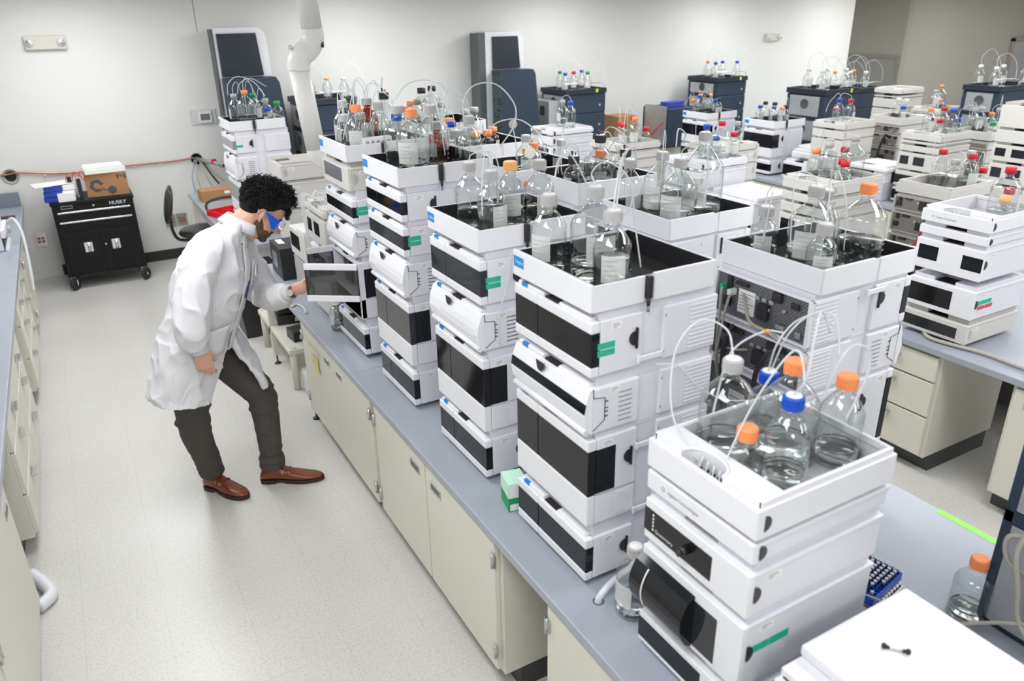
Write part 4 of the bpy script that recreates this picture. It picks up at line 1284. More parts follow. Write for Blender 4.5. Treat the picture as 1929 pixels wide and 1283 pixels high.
for tw, lst in BOT.items():
    z = FLO[tw]
    far = tw not in ('T0', 'T1', 'T2', 'T3', 'T4', 'B1', 'B2', 'B3', 'B4')
    caps = {}
    for i, b in enumerate(lst):
        caps.setdefault(b[3], []).append((proj(b[0], b[1], z+.2), i))
    rank = {}
    for c_, l in caps.items():
        l.sort()
        for k, (_, i) in enumerate(l): rank[i] = (k, len(l))
    cyd = {'T1': 1.49, 'T2': 2.135, 'T3': 2.8, 'T4': 3.425, 'T5': 6.15, 'B1': 1.365, 'B2': 2.04, 'B3': 2.61, 'B4': 3.15, 'T0': .9}.get(tw)
    for i, (x, y, size, cap) in enumerate(lst):
        glass = 'clear'
        if cap.endswith('*'): cap = cap[:-1]; glass = 'amber'
        k, n = rank[i]
        w_ = 'amber' if glass == 'amber' else 'clear'
        if size == 'X': lb = 'very large clear jug-like bottle with grey cap on the '+PHR[tw]
        elif n == 1: lb = '%s bottle with the only %s cap on the %s' % (w_, cap, PHR[tw])
        else: lb = '%s %s bottle, %s %s cap from left, %s' % (SIZES[size][2].replace('two-litre', 'large').replace('one-litre', 'mid-size').replace('half-litre', 'smaller'), w_, ORDW[k], cap, PHR[tw])
        fill = {'T0': .35, 'B1': .45, 'T2': .5, 'T1': .15}.get(tw, rng.choice([.1, .3, .5]))
        if tw == 'T1' and i == 2: fill = .8
        if size == 'X': fill = .3
        if tw == 'T1': fill = (.15, .3, .8)[i]
        if tw == 'T2' and i == 1: fill = .9
        if tw == 'B1' and cap == 'orange': fill = .6
        tubes = None
        H = SIZES[size][1]
        if cap in ('grey', 'black', 'blue', 'white', 'green') and cyd is not None or (rng.random() < .5 and cap != 'peach') :
            tubes = []
            nT = (rng.choice([1, 1, 2]) if not far else 1) if rng.random() < (.75 if tw not in ('T0', 'T1') else 0) else 0
            for q in range(nT):
                hgt = rng.uniform(.03, .09)
                top = (x+rng.uniform(-.006, .006), y+rng.uniform(-.006, .006), z+H)
                an = rng.uniform(0, 2*PI); rr = rng.uniform(.07, .14)
                xe, ye = x+rr*math.cos(an), y+rr*math.sin(an)
                if cyd is not None:
                    x0_, x1_ = (1.1, 1.46) if tw[0] == 'T' else (1.82, 2.15)
                    xe = min(max(xe, x0_), x1_); ye = min(max(ye, cyd+.03), cyd+.36)
                ze = z+rng.uniform(.06, .12)
                sw = rng.uniform(-.03, .03)
                tubes.append([top, (top[0]+(xe-x)*.06+sw*.3, top[1]+(ye-y)*.06, z+H+hgt*.75), (x+(xe-x)*.45+sw, y+(ye-y)*.45-sw, z+H+hgt*1.1), (x+(xe-x)*.88+sw, y+(ye-y)*.88, z+H*.85), (xe, ye, ze)])
        bottle(x, y, z, size, cap, lb, glass, fill, 0 if tw == 'T0' else (2, 1, 1)[i] if tw == 'T1' else rng.choice([1, 2, 3, 0]), far, rng.uniform(-.4, .4), tubes)
TB = {}
def ex(key, i, arcs):
    x, y = BOT[key][i][:2]
    H = SIZES[BOT[key][i][2]][1]+FLO[key]
    for o in COL.objects:
        if o.type == 'EMPTY' and o.name.startswith('reagent_bottle') and (o.location-Vector((x, y, FLO[key]))).length < .002:
            tb = MB()
            c_, s_ = math.cos(-o.rotation_euler.z), math.sin(-o.rotation_euler.z)
            for pts in arcs:
                pts = [(x+pts[0][0], y+pts[0][1], H)]+[tuple(p) for p in pts[1:]]
                tb.tube([((p[0]-x)*c_-(p[1]-y)*s_, (p[0]-x)*s_+(p[1]-y)*c_, p[2]-FLO[key]) for p in pts], .0024, TUBE, 7, 8)
            tb.build('tubing', o)
# nearest tray: long arcs as in the photograph
ex('T0', 0, [[(0, 0), (1.25, 1.20, 1.63), (1.20, 1.24, 1.65), (1.14, 1.25, 1.58), (1.10, 1.20, 1.45), (1.11, 1.12, 1.36)]])
ex('T0', 1, [[(-.005, 0), (1.38, 1.16, 1.58), (1.42, 1.15, 1.63), (1.47, 1.13, 1.645), (1.50, 1.10, 1.62)], [(.006, 0), (1.40, 1.15, 1.60), (1.45, 1.13, 1.65), (1.50, 1.10, 1.64), (1.47, 1.05, 1.56)]])
ex('T0', 3, [[(0, 0), (1.26, .97, 1.60), (1.33, 1.02, 1.66), (1.42, 1.08, 1.68), (1.46, 1.08, 1.62)], [(.006, .004), (1.24, .96, 1.60), (1.27, 1.02, 1.64), (1.20, 1.05, 1.52), (1.13, 1.06, 1.36)]])
ex('T1', 0, [[(0, 0), (1.14, 1.78, 1.90), (1.17, 1.80, 1.95), (1.24, 1.84, 1.94), (1.32, 1.85, 1.80), (1.33, 1.85, 1.66)]])
ex('T1', 1, [[(0, 0), (1.28, 1.80, 1.90), (1.31, 1.77, 1.93), (1.36, 1.73, 1.88), (1.38, 1.72, 1.75), (1.36, 1.66, 1.64)]])
ex('T1', 2, [[(0, 0), (1.19, 1.57, 1.88), (1.23, 1.60, 1.97), (1.30, 1.64, 1.99), (1.34, 1.68, 1.93)], [(.006, 0), (1.20, 1.57, 1.89), (1.25, 1.62, 1.98)]])
# a row of plain vial-white bottles on navy instruments and other singles
bottle(1.935, .850, .73, 'w', 'orange', 'clear part-full bottle with orange cap standing on the worktop by the navy panel', fill=.2, lab=0)
bottle(1.135, 1.345, .73, '1', 'grey', 'clear labelled bottle on the worktop squeezed between the two nearest stacks', fill=.3, lab=2)
bottle(1.09, 3.90, .73, '5', 'white', 'small clear bottle standing below the opened smoked door', fill=.4, lab=2, tubes=[[(1.09, 3.9, .91), (1.07, 3.88, .97), (1.1, 3.8, .99), (1.14, 3.76, .93)]])
# loose loops of tubing
def loose(label, pts, r=.0028, res=10):
    return tag(MB().tube(pts, r, TUBE, 8, res).build('loose_tubing'), label, 'tubing')
loose('big round loop of clear tube standing above the crowded tray against the dark tower', [(1.40, 2.86, 1.93), (1.40, 2.86, 2.0), (1.44, 2.84, 2.06), (1.53, 2.82, 2.06), (1.60, 2.80, 1.98), (1.59, 2.79, 1.90), (1.53, 2.80, 1.82)])
loose('clear tube arching right from an orange cap past the white disc filter', [(1.49, 2.86, 1.86), (1.54, 2.84, 1.91), (1.62, 2.80, 1.92), (1.70, 2.78, 1.86), (1.72, 2.76, 1.79)])
loose('wide clear tube drooping down the side of the second stack from the camera', [(1.285, 1.485, 1.42), (1.36, 1.475, 1.40), (1.42, 1.45, 1.33), (1.50, 1.42, 1.28), (1.60, 1.38, 1.27)], .0022)
loose('clear tube with orange band curving left of the nearest tray', [(1.60, 1.33, 1.50), (1.52, 1.33, 1.52), (1.42, 1.34, 1.48), (1.34, 1.30, 1.38), (1.25, 1.22, 1.36), (1.16, 1.13, 1.37)], .0032)
tag(MB().cyl((1.523, 1.33, 1.519), (1.540, 1.33, 1.519), .0055, CAPS['orange'], 12).build('tube_band'), 'small orange band around the clear tube near the nearest tray', 'band')
loose('bundle tube hooking down through the hole in the worktop', [(1.25, 1.47, .80), (1.22, 1.46, .77), (1.16, 1.44, .775), (1.11, 1.43, .765), (1.075, 1.425, .74), (1.072, 1.424, .715)], .011)
tag(MB().lathe([(.013, .731), (.017, .731), (.017, .7295), (.013, .7295)], INK, (1.072, 1.424, 0), 20).build('cable_grommet'), 'round cable hole in the worktop before the nearest stack', 'grommet')
loose('clear tube with yellow joint rising from the nearest tray at right', [(1.36, 1.0, 1.50), (1.37, .98, 1.60), (1.40, .97, 1.64), (1.44, .96, 1.62), (1.44, .955, 1.56), (1.40, .96, 1.46)], .0032)
loose('thin clear tube lying from the third stack tray down to its side', [(1.20, 2.13, 1.60), (1.18, 2.12, 1.52), (1.15, 2.10, 1.46), (1.13, 2.11, 1.38), (1.14, 2.12, 1.28)], .0024)
for k, (pts, lb) in enumerate((
    ([(2.0, 2.24, 1.86), (1.98, 2.20, 1.90), (1.9, 2.15, 1.93), (1.85, 2.1, 1.88)], 'pale tube arching between grey caps on the biggest-bottle stack'),
    ([(1.37, 3.52, 1.96), (1.42, 3.50, 2.02), (1.50, 3.50, 2.04), (1.60, 3.52, 2.02), (1.66, 3.56, 1.97)], 'thin tube arching over the amber bottles'),
    ([(1.12, 6.3, 1.79), (1.13, 6.28, 1.87), (1.2, 6.25, 1.92), (1.3, 6.2, 1.88), (1.36, 6.15, 1.78)], 'clear tube arching over the small stack behind the person'),
    ([(1.2, 6.35, 1.79), (1.22, 6.33, 1.86), (1.3, 6.3, 1.90), (1.4, 6.25, 1.84)], 'second clear tube over the small stack behind the person'))):
    loose(lb, pts, .0025)
# disc filters
def disc(c, r, ax, m, tube_pts, lb):
    o = loose(lb, tube_pts, .0026)
    n_ = Vector(ax).normalized(); c = Vector(c)
    MB().cyl(c-n_*.006, c+n_*.006, r, m, 28).cyl(c-n_*.009, c+n_*.009, r*.5, m, 20).build('filter_disc', o)
disc((1.60, 2.68, 1.805), .022, (.49, .87, -.2), PAPER, [(1.60, 2.68, 1.785), (1.59, 2.70, 1.76), (1.56, 2.75, 1.74), (1.50, 2.81, 1.74)], 'tube carrying a white round disc filter beyond the crowded tray')
disc((1.55, 1.95, 1.79), .022, (.49, .87, -.1), TUBE, [(1.55, 1.95, 1.77), (1.54, 1.96, 1.72), (1.50, 2.02, 1.68), (1.47, 2.10, 1.685), (1.46, 2.15, 1.66)], 'tube carrying a clear round disc filter beside the third stack tray')
disc((1.99, 3.5, 1.80), .022, (.49, .87, -.1), mat('filter_grey', 'c4c1bf', .4), [(1.99, 3.5, 1.78), (2.0, 3.49, 1.70), (2.0, 3.48, 1.62), (2.0, 3.47, 1.56)], 'upright tube carrying a grey round disc filter on an inner stack')
# things inside trays
t = thing('vial_box', 'white perforated vial box leaning in the tray of the opened stack', 'box', (1.24, 3.46, 1.722), .06)
vb = MB(); vb.box(-.07, -.02, 0, .07, .02, .085, WHITE, .002)
vb.build('box_body', t)
vh = MB()
for i in range(5):
    for j in range(2):
        vh.cyl((-.052+i*.026, -.0196, .03+j*.034), (-.052+i*.026, -.0204, .03+j*.034), .0085, mat('vial_hole', '9e9d97', .6) if 'vial_hole' not in bpy.data.materials else bpy.data.materials['vial_hole'], 14)
vh.build('vial_holes', t)
t = thing('screw_cap', 'pale orange cap lying upside down in the nearest tray', 'cap', (1.165, .925, 1.317))
MB().lathe([(0, 0), (.0245, 0), (.0245, .024), (.021, .026), (.021, .004), (0, .004)], CAPS['peach'], seg=30).build('cap_shell', t)
t = thing('screw_cap', 'orange cap lying on the rim of an inner tray', 'cap', (1.86, 3.17, 1.635-.075))
MB().lathe([(0, 0), (.0245, 0), (.0245, .024), (.021, .026), (0, .026)], CAPS['orange'], seg=24).build('cap_shell', t)
bt = MB(); bt.tube([(1.20, 2.2, 1.675), (1.21, 2.19, 1.672), (1.22, 2.18, 1.67)], .004, PAPER, 8, 3)

# ================================================================ misc around the near bench
# tissue box
t = thing('tissue_box', 'green and white tissue box behind the second stack from the camera', 'box', (1.105, 1.975, .73), math.radians(-12))
GRN = mat('green_print', '119a55', .5); GRNL = mat('pale_green_print', 'c9f0dc', .5)
MB().box(-.035, -.045, 0, .035, .045, .11, GRN, .001).build('box_body', t)
MB().box(-.0355, -.0455, .055, .0355, .0455, .1105, GRNL).build('upper_print', t)
MB().box(-.03, -.0457, .004, .03, -.0452, .03, PAPER).box(-.03, -.0457, .055, .03, -.0453, .108, PAPER).build('side_print', t)
logo(t, basis((.012, -.0462, .059), (0, 0, 1), (-1, 0, 0)), .014, 'KIMTECH', INK)
# blue vial racks
BLU = mat('blue_rack_plastic', '0e4fc0', .4)
def rack(label, x, y, z, rz, nx, ny, m, filled):
    t = thing('vial_rack', label, 'rack', (x, y, z), rz)
    w_, d_ = nx*.0165, ny*.0165
    b = MB(); b.box(-w_/2-.004, -d_/2-.004, 0, w_/2+.004, d_/2+.004, .004, m)
    for a in ((-w_/2-.004, -d_/2-.004, w_/2+.004, -d_/2-.001), (-w_/2-.004, d_/2+.001, w_/2+.004, d_/2+.004), (-w_/2-.004, -d_/2-.004, -w_/2-.001, d_/2+.004), (w_/2+.001, -d_/2-.004, w_/2+.004, d_/2+.004)):
        b.box(a[0], a[1], 0, a[2], a[3], .024, m, .001)
    b.build('rack_shell', t)
    g = MB()
    for i in range(nx+1): g.box(-w_/2+i*.0165-.001, -d_/2, .004, -w_/2+i*.0165+.001, d_/2, .022, m)
    for j in range(ny+1): g.box(-w_/2, -d_/2+j*.0165-.001, .004, w_/2, -d_/2+j*.0165+.001, .022, m)
    g.build('rack_grid', t)
    if m is BLU:
        logo(t, basis((-w_/2+.012, -d_/2-.0046, .008), (1, 0, 0), (0, 0, 1)), .010, 'Agilent Technologies', INKW)
    return t
RZ = math.radians(10)
rack('blue vial rack stacked on a second rack behind the nearest stack', 1.765, 1.045, .772, RZ, 10, 6, BLU, True)
rack('white vial rack with dark vials underneath the blue rack', 1.770, 1.035, .731, RZ, 10, 6, WHITE, True)
v0 = None
CLV = thin_glass('vial_glass', (.9, .92, .94), (.5, .53, .56))
GV = mat('grey_crimp_cap', 'a9abae', .35, .4)
for i in range(10):
    for j in range(6):
        if i+j*1.2 < 4 and (i*3+j) % 7 != 0: continue
        lx, ly = -.0825+.0165*(i+.5), -.0495+.0165*(j+.5)
        p = (1.765+lx*math.cos(RZ)-ly*math.sin(RZ), 1.045+lx*math.sin(RZ)+ly*math.cos(RZ), .777)
        g = 'vials in the blue rack'
        if v0 is None:
            v0 = thing('sample_vial', 'small clear vial with grey cap standing in the blue rack', 'vial', p, 0, g)
            MB().lathe([(0, 0), (.0058, 0), (.0058, .024), (.004, .028)], CLV, seg=10).build('vial_body', v0)
            MB().lathe([(0, .028), (.0055, .028), (.0055, .035), (.0025, .0352), (0, .034)], GV, seg=10).build('vial_cap', v0)
        else:
            clone(v0, p, 0, v0['label'], group=g)
v1 = None
for i in range(10):
    for j in (0, 5):
        lx, ly = -.0825+.0165*(i+.5), -.0495+.0165*(j+.5)
        p = (1.770+lx*math.cos(RZ)-ly*math.sin(RZ), 1.035+lx*math.sin(RZ)+ly*math.cos(RZ)-(.002 if j == 0 else 0), .7355)
        g = 'dark vials in the white rack'
        if v1 is None:
            v1 = thing('sample_vial', 'dark vial with bright cap in the lower white rack', 'vial', p, 0, g)
            MB().lathe([(0, 0), (.0058, 0), (.0058, .022), (.004, .025)], BLACK, seg=10).build('vial_body', v1)
            MB().lathe([(0, .025), (.0055, .025), (.0055, .031), (0, .031)], PAPER, seg=10).build('vial_cap', v1)
        else:
            clone(v1, p, 0, v1['label'], group=g)
# loop of cable by stack
cable('grey rigid tube bent over beside the blue vial rack', [(1.52, .98, .90), (1.56, .985, .93), (1.585, .985, .925), (1.575, 1.0, .86), (1.555, 1.02, .78), (1.55, 1.03, .735)], .006, name='bent_tube', cat='tube')
cable('thin pale cable lying over the blue vial rack', [(1.575, 1.0, .86), (1.63, .99, .84), (1.68, .94, .82), (1.70, .90, .80)], .0028)
# connector on lid
t = thing('tube_connector', 'small steel rod with black ends lying on the white lid', 'connector', (1.343, .705, 1.023), math.radians(-52))
MB().cyl((-.022, 0, .004), (.022, 0, .004), .0022, STEEL, 10).build('steel_rod', t)
for sx in (-1, 1):
    MB().lathe([(0, -.006), (.0045, -.005), (.0058, 0), (.0045, .005), (0, .006)], BLACK, (sx*.024, 0, .0058), 12).cyl((sx*.014, 0, .0045), (sx*.021, 0, .005), .004, BLACK, 10).build('black_end', t)
# green tape on worktop edge
tag(MB().box(2.312, .62, .7302, 2.3405, 1.19, .7308, mat('green_tape', '8eea5c', .5)).build('floor_tape'), 'bright green tape strip along the worktop edge at right', 'tape').name = 'edge_tape'
# navy rear panel instrument bottom right
t = thing('detector_rack', 'navy framed instrument with perforated back and cables at the right edge', 'lab instrument', (1.95, .62, .731))
fr = MB()
fr.box(0, -.45, 0, .34, .21, .75, NAVYD, .004)
fr.build('housing', t)
pn = MB()
pn.box(-.004, -.43, .375, .0, .185, .72, GALV, .001).box(-.004, -.43, .02, .0, .185, .33, GALV, .001)
pn.box(-.006, .185, 0, .0, .21, .75, NAVY, .002).box(-.006, -.45, .335, .0, .21, .372, NAVY, .002)
pn.build('rear_panel', t)
hx = MB()
for gr, (cy_, cz, RR) in enumerate(((-.02, .16, .10), (-.03, .60, .09))):
    for i in range(-9, 10):
        for j in range(-9, 10):
            yy = cy_+(i+(j % 2)*.5)*.0125; zz = cz+j*.0108
            if (yy-cy_)**2+(zz-cz)**2 < RR*RR:
                hx.add([(-.0046, yy+.0052*math.cos(a), zz+.0052*math.sin(a)) for a in [k*PI/3+PI/6 for k in range(6)]], [tuple(range(6))], INK)
hx.build('hexagon_vent', t)
sk = MB()
sk.box(-.02, .10, .44, -.004, .15, .47, BLACK, .003).box(-.05, .105, .445, -.02, .145, .465, PAPER, .004)
sk.build('power_plug', t)
lb_ = MB(); lb_.box(-.0055, .0, .38, -.0045, .07, .42, PAPER)
for k in range(9):
    lb_.box(-.006, .006+k*.0065, .388, -.0055, .009+k*.0065, .408, INK)
lb_.box(-.0055, .06, .28, -.0045, .10, .33, PAPER)
lb_.build('bar_label', t)
cable('thick grey power cord hanging in front of the navy instrument', [(1.90, .745, 1.19), (1.87, .73, 1.14), (1.86, .74, 1.05), (1.87, .72, .95), (1.88, .70, .85), (1.87, .62, .78)], .0075)
cable('grey cord looping across the navy instrument back', [(1.93, .60, 1.14), (1.88, .68, 1.11), (1.87, .77, 1.08), (1.88, .76, 1.0), (1.90, .68, .98), (1.93, .6, .97)], .0065)
cable('pale cord running low across the perforated panel to the worktop', [(1.93, .55, .93), (1.89, .64, .88), (1.87, .74, .82), (1.84, .83, .755), (1.78, .88, .738)], .0055)
cable('grey-white cord crossing the lower perforated panel', [(1.93, .62, .95), (1.90, .62, .88), (1.90, .58, .80), (1.92, .5, .76)], .0065)
# cable along middle bench
cable('thick grey hose trailing along the middle worktop under the beige module', [(3.72, 2.2, .745), (3.66, 2.12, .742), (3.67, 2.0, .742), (3.70, 1.85, .742), (3.69, 1.65, .742), (3.72, 1.45, .742), (3.8, 1.35, .742)], .010)
cable('pale cable hanging under the middle worktop in the knee space', [(4.0, 1.95, .69), (4.1, 1.85, .62), (4.25, 1.8, .6), (4.5, 1.72, .62), (4.7, 1.7, .66)], .010)
cable('black cable looping on the floor behind the drawer unit', [(4.5, 2.0, .25), (4.62, 1.98, .14), (4.7, 1.98, .06), (4.6, 1.98, .02), (4.4, 2.0, .015)], .009, CABLEK)
t = thing('floor_equipment', 'dark grey equipment box on levelling feet beyond the knee space', 'equipment', (4.62, 2.35, 0))
MB().box(0, -.35, .07, .5, .3, .5, mat('dark_grey_box', (.12, .12, .125), .5), .005).build('housing', t)
for a, b_ in ((.04, -.31), (.46, -.31), (.04, .26), (.46, .26)):
    MB().cyl((a, b_, 0), (a, b_, .012), .03, GREYIN, 14).cyl((a, b_, .012), (a, b_, .07), .008, GREYIN, 8).build('foot', t)
t = thing('blue_holder', 'bright blue plastic holder standing left of the white square-windowed stack', 'holder', (3.67, 2.42, .731))
MB().box(-.02, -.03, 0, .03, .03, .07, mat('bright_blue_plastic', '2d8fd6', .4), .006).box(-.03, -.02, .05, .04, .04, .085, mat('bright_blue_plastic_b', '3f9de0', .4), .004).build('holder_body', t)
# fraction collector with papers on far bench
t = thing('fraction_collector', 'white and black sampler with papers on top on the far bench', 'lab instrument', (6.15, 4.45, .731))
# sits between stacks
MB().box(.0, -.20, 0, .42, .20, .15, mat('cool_grey_plastic', 'c3c5ca', .45), .006).box(.0, -.20, .15, .10, -.08, .31, WHITE, .01).box(.10, -.19, .15, .42, .20, .25, BLACK, .006).build('housing', t)
MB().box(-.02, -.22, .255, .42, .20, .285, WHITE, .006).build('top_deck', t)
MB().box(-.012, -.06, .16, .02, .17, .245, mat('grey_mechanism', '8e8e8c', .4), .008).cyl((-.015, .10, .2), (-.02, .10, .2), .018, BLACK, 14).build('mechanism', t)
t = thing('paper_pile', 'loose white papers heaped on the far bench sampler', 'papers', (6.36, 4.44, 1.0165))
for k in range(4):
    MB().box(-.12, -.15, k*.0035, .11, .14, k*.0035+.002, PAPER, 0, Matrix.Rotation(.2*k-.3, 4, 'Z') @ Matrix.Rotation(.012*k, 4, 'X')).build('sheet', t)

# ================================================================ navy instruments along the back wall
def navy_stack(label, x, y, z0, w_, d_, levels, trayz, rearx=True, win=True):
    """axis-aligned stack; -x side shows a metal panel, front (-y) navy"""
    t = thing('mass_spectrometer', label, 'lab instrument', (x, y, z0))
    z = 0
    for k, h in enumerate(levels):
        MB().box(0, 0, z+.004, w_, d_, z+h-.004, NAVY, .008).box(.01, .01, z, w_-.01, d_-.01, z+h, NAVYD).build('navy_module', t)
        p = MB()
        p.box(-.006, .06, z+.03, 0, d_-.05, z+h-.02, GALV, .002)
        p.build('metal_side_panel', t)
        fn = MB()
        fn.lathe([(.0, 0), (.045, 0), (.05, .003), (.05, 0)], INK, seg=20, T=Matrix.Translation((-.008, d_*.5, z+h*.6)) @ Matrix.Rotation(-PI/2, 4, 'Y'))
        fn.build('fan_grille', t)
        bt_ = MB(); bt_.cyl((w_*.85, -.004, z+h*.4), (w_*.85, .004, z+h*.4), .014, GALV, 12); bt_.build('front_badge', t)
        z += h
    tr = thing('solvent_tray', 'dark wire-railed tray on the '+label, 'tray', (x, y, z0+z+.002))
    b = MB()
    b.box(-.02, -.02, 0, w_, d_, .012, NAVYD, .003).box(-.02, -.02, .01, w_, -.005, .055, NAVYD, .003).box(-.02, d_-.015, .01, w_, d_, .055, NAVYD, .003)
    b.box(-.02, -.005, .01, -.005, d_-.015, .055, NAVYD, .003).box(w_-.015, -.005, .01, w_, d_-.015, .055, NAVYD, .003)
    b.build('tray_shell', tr)
    r = MB()
    r.tube([(-.01, 0, .055), (-.01, 0, .10), (.0, .05, .12), (w_*.3, .0, .12), (w_*.45, 0, .10), (w_*.45, 0, .055)], .004, STEEL, 6, 5)
    r.tube([(w_*.5, 0, .055), (w_*.5, 0, .09), (w_*.6, 0, .115), (w_*.9, .0, .11), (w_-.01, 0, .055)], .004, STEEL, 6, 5)
    r.build('wire_rail', tr)
    y_ = MB(); y_.box(w_*.72, -.0215, .012, w_*.78, -.0195, .05, mat('yellow_label', 'd8d83a', .5) if 'yellow_label' not in bpy.data.materials else bpy.data.materials['yellow_label']); y_.build('yellow_label', tr)
    return z0+z+.015
ZT = {}
ZT['A'] = navy_stack('navy instrument stack near the middle of the back wall', 5.22, 7.9, .731, .57, .55, (.23, .23, .227), 0)
ZT['B'] = navy_stack('navy instrument stack beside the white duct', 2.10, 7.85, .731, .54, .55, (.26, .26, .26), 0)
ZT['1'] = navy_stack('tall navy instrument rack right of centre', 7.50, 7.8, .731, .52, .55, (.18, .18, .18, .175), 0)
ZT['2'] = navy_stack('navy instrument stack behind the far black-windowed stack', 6.90, 5.6, .731, .50, .5, (.25, .25, .25), 0)
ZT['2b'] = navy_stack('blackish navy stack in front of the alcove', 8.62, 6.64, .731, .62, .5, (.2, .2, .19), 0)
ZT['3'] = navy_stack('navy instrument stack at the far right', 8.62, 4.80, .731, .70, .4, (.25, .25, .24), 0)
def navybots(key, x, y, w_, lst, ph):
    z = ZT[key]
    n = {}
    for c_ in lst: n[c_] = n.get(c_, 0)+1
    seen = {}
    for i, c_ in enumerate(lst):
        k = seen.get(c_, 0); seen[c_] = k+1
        xx = x+.06+(w_-.14)*i/max(1, len(lst)-1); yy = y+.12+.14*((i*5) % 3)/1.0
        lb = 'clear bottle with %s %s cap on the %s' % ('the only' if n[c_] == 1 else ORDW[k]+'-from-left', c_, ph)
        tp = [(xx, yy, z+.23), (xx-.01, yy, z+.32), (xx+.08, yy-.05, z+.36+.03*(i % 3)), (xx+.17, yy-.1, z+.26), (xx+.16, yy-.13, z+.1)]
        bottle(xx, yy, z, '1', c_, lb, 'clear', .3, 1, True, 0, [tp] if i % 3 != 2 else None)
navybots('A', 5.22, 7.9, .57, ['blue', 'green', 'red', 'green', 'blue'], 'middle navy stack')
navybots('B', 2.10, 7.85, .54, ['white', 'peach', 'peach', 'white'], 'navy stack by the duct')
navybots('1', 7.50, 7.8, .52, ['blue', 'orange', 'blue', 'blue'], 'tall navy rack')
navybots('2', 6.90, 5.6, .50, ['white', 'white', 'white', 'white'], 'navy stack behind the far stack')
navybots('2b', 8.62, 6.64, .62, ['white', 'orange', 'white', 'white', 'peach'], 'blackish navy stack')
navybots('3', 8.62, 4.80, .7, ['white', 'white', 'white', 'white'], 'far right navy stack')
# tall towers
def tall(label, x, y, w_, d_, z1, zs_, xs, side, lw):
    t = thing('mass_spectrometer', label, 'lab instrument', (x, y, .731))
    H = z1-.731
    MB().prism([(side, 0), (w_, 0), (w_-.04, H-.06), (w_-.10, H), (side, H)], 0, d_, WHITE, 'y').build('white_tower', t)
    MB().box(0, .0, 0, side-.002, d_, H-.01, mat('slate_grey_side', (.11, .12, .125), .5) if 'slate_grey_side' not in bpy.data.materials else bpy.data.materials['slate_grey_side'], .003).build('grey_side', t)
    MB().prism([(xs, zs_), (lw-.07, zs_), (lw-.10, H-.05), (xs, H-.05)], -.02, .012, NAVYD, 'y').build('navy_upper_panel', t)
    MB().prism([(xs-.01, .0), (lw+.12, 0), (lw+.03, zs_-.06), (lw, zs_-.01), (xs-.01, zs_-.01)], -.20, .012, NAVY, 'y').build('navy_lower_module', t)
    return t
tall('tall white and navy tower instrument at the left behind the small stack', 1.40, 8.30, .56, .15, 2.235, 1.06, .05, .025, .52)
tall('tall white and navy tower instrument in the middle of the back wall', 4.26, 8.25, .62, .22, 2.13, 1.00, .17, .085, .60)
MB_ = MB().box(0, 0, 0, .004, .12, .95, thin_glass('green_tinted_glass', (.62, .75, .70), (.3, .42, .38)))
o = MB_.build('glass_shield', loc=(4.29, 7.99, .80), rz=math.radians(-85)); tag(o, 'greenish glass shield panel beside the middle tower instrument', 'glass panel')
o.location.z = .731
# small metallic boxes near A
t = thing('pump_controller', 'grey metal-faced instrument left of the middle navy stack', 'lab instrument', (5.04, 8.0, .731))
MB().box(0, 0, 0, .16, .40, .62, GALV, .004).build('housing', t)
MB().box(-.003, .1, .45, 0, .2, .56, INK).build('dark_port', t)
t = thing('vacuum_pump', 'metal-faced navy instrument with exposed wiring beyond the red-capped bottles', 'lab instrument', (6.50, 7.55, .731))
MB().box(0, 0, 0, .40, .5, .47, NAVY, .005).build('housing', t)
MB().box(-.004, .04, .03, 0, .46, .50, GALV).build('metal_side_panel', t)
MB().tube([(-.01, .1, .3), (-.06, .12, .25), (-.05, .25, .15), (-.02, .35, .2)], .008, CAPS['red'], 6).build('red_wire', t)
t = thing('blue_box', 'small blue box on the metal-faced instrument near the back wall', 'box', (6.60, 7.7, 1.203))
MB().box(0, 0, 0, .28, .14, .06, mat('royal_blue_card', '3b45b8', .5), .002).build('box_body', t)
t = thing('cardboard_box', 'open brown cardboard box at the back wall behind red-capped bottles', 'box', (6.12, 8.06, .731))
MB().box(0, 0, 0, .3, .3, .36, mat('brown_cardboard', 'b58a5c', .8), .002).build('box_body', t)

# ================================================================ duct arm
t = thing('extraction_arm', 'white articulated fume extraction arm hanging from the ceiling', 'extraction arm', (1.31, 4.6, ZC))
DW = mat('white_duct', 'e9e7e4', .35)
def L(x, z, y=4.6): return (x-1.31, y-4.6, z-ZC)
MB().cyl(L(1.30, 2.62), L(1.325, 2.25), .058, DW, 24).build('upper_pipe', t)
MB().lathe([(.061, 0), (.064, .006), (.064, .02), (.061, .026)], DW, seg=24, T=Matrix.Translation(L(1.305, 2.48))).build('pipe_collar', t)
MB().tube([L(1.325, 2.26), L(1.325, 2.21), L(1.30, 2.16), L(1.26, 2.13), L(1.23, 2.09), L(1.225, 2.04)], lambda u: .062, DW, 24, 6).build('elbow', t)
MB().cyl(L(1.345, 2.175, 4.57), L(1.372, 2.175, 4.56), .016, mat('petrol_knob', '2b4a58', .4), 14).cyl(L(1.20, 2.165), L(1.17, 2.165), .012, DW, 12).build('friction_knob', t)
MB().cyl(L(1.225, 2.05), L(1.275, 1.60, 4.62), .0575, DW, 24).build('lower_pipe', t)
MB().tube([L(1.275, 1.61, 4.62), L(1.285, 1.56, 4.62), L(1.33, 1.52, 4.62), L(1.40, 1.50, 4.62), L(1.46, 1.50, 4.62)], lambda u: .0575, DW, 24, 6).build('nozzle_elbow', t)

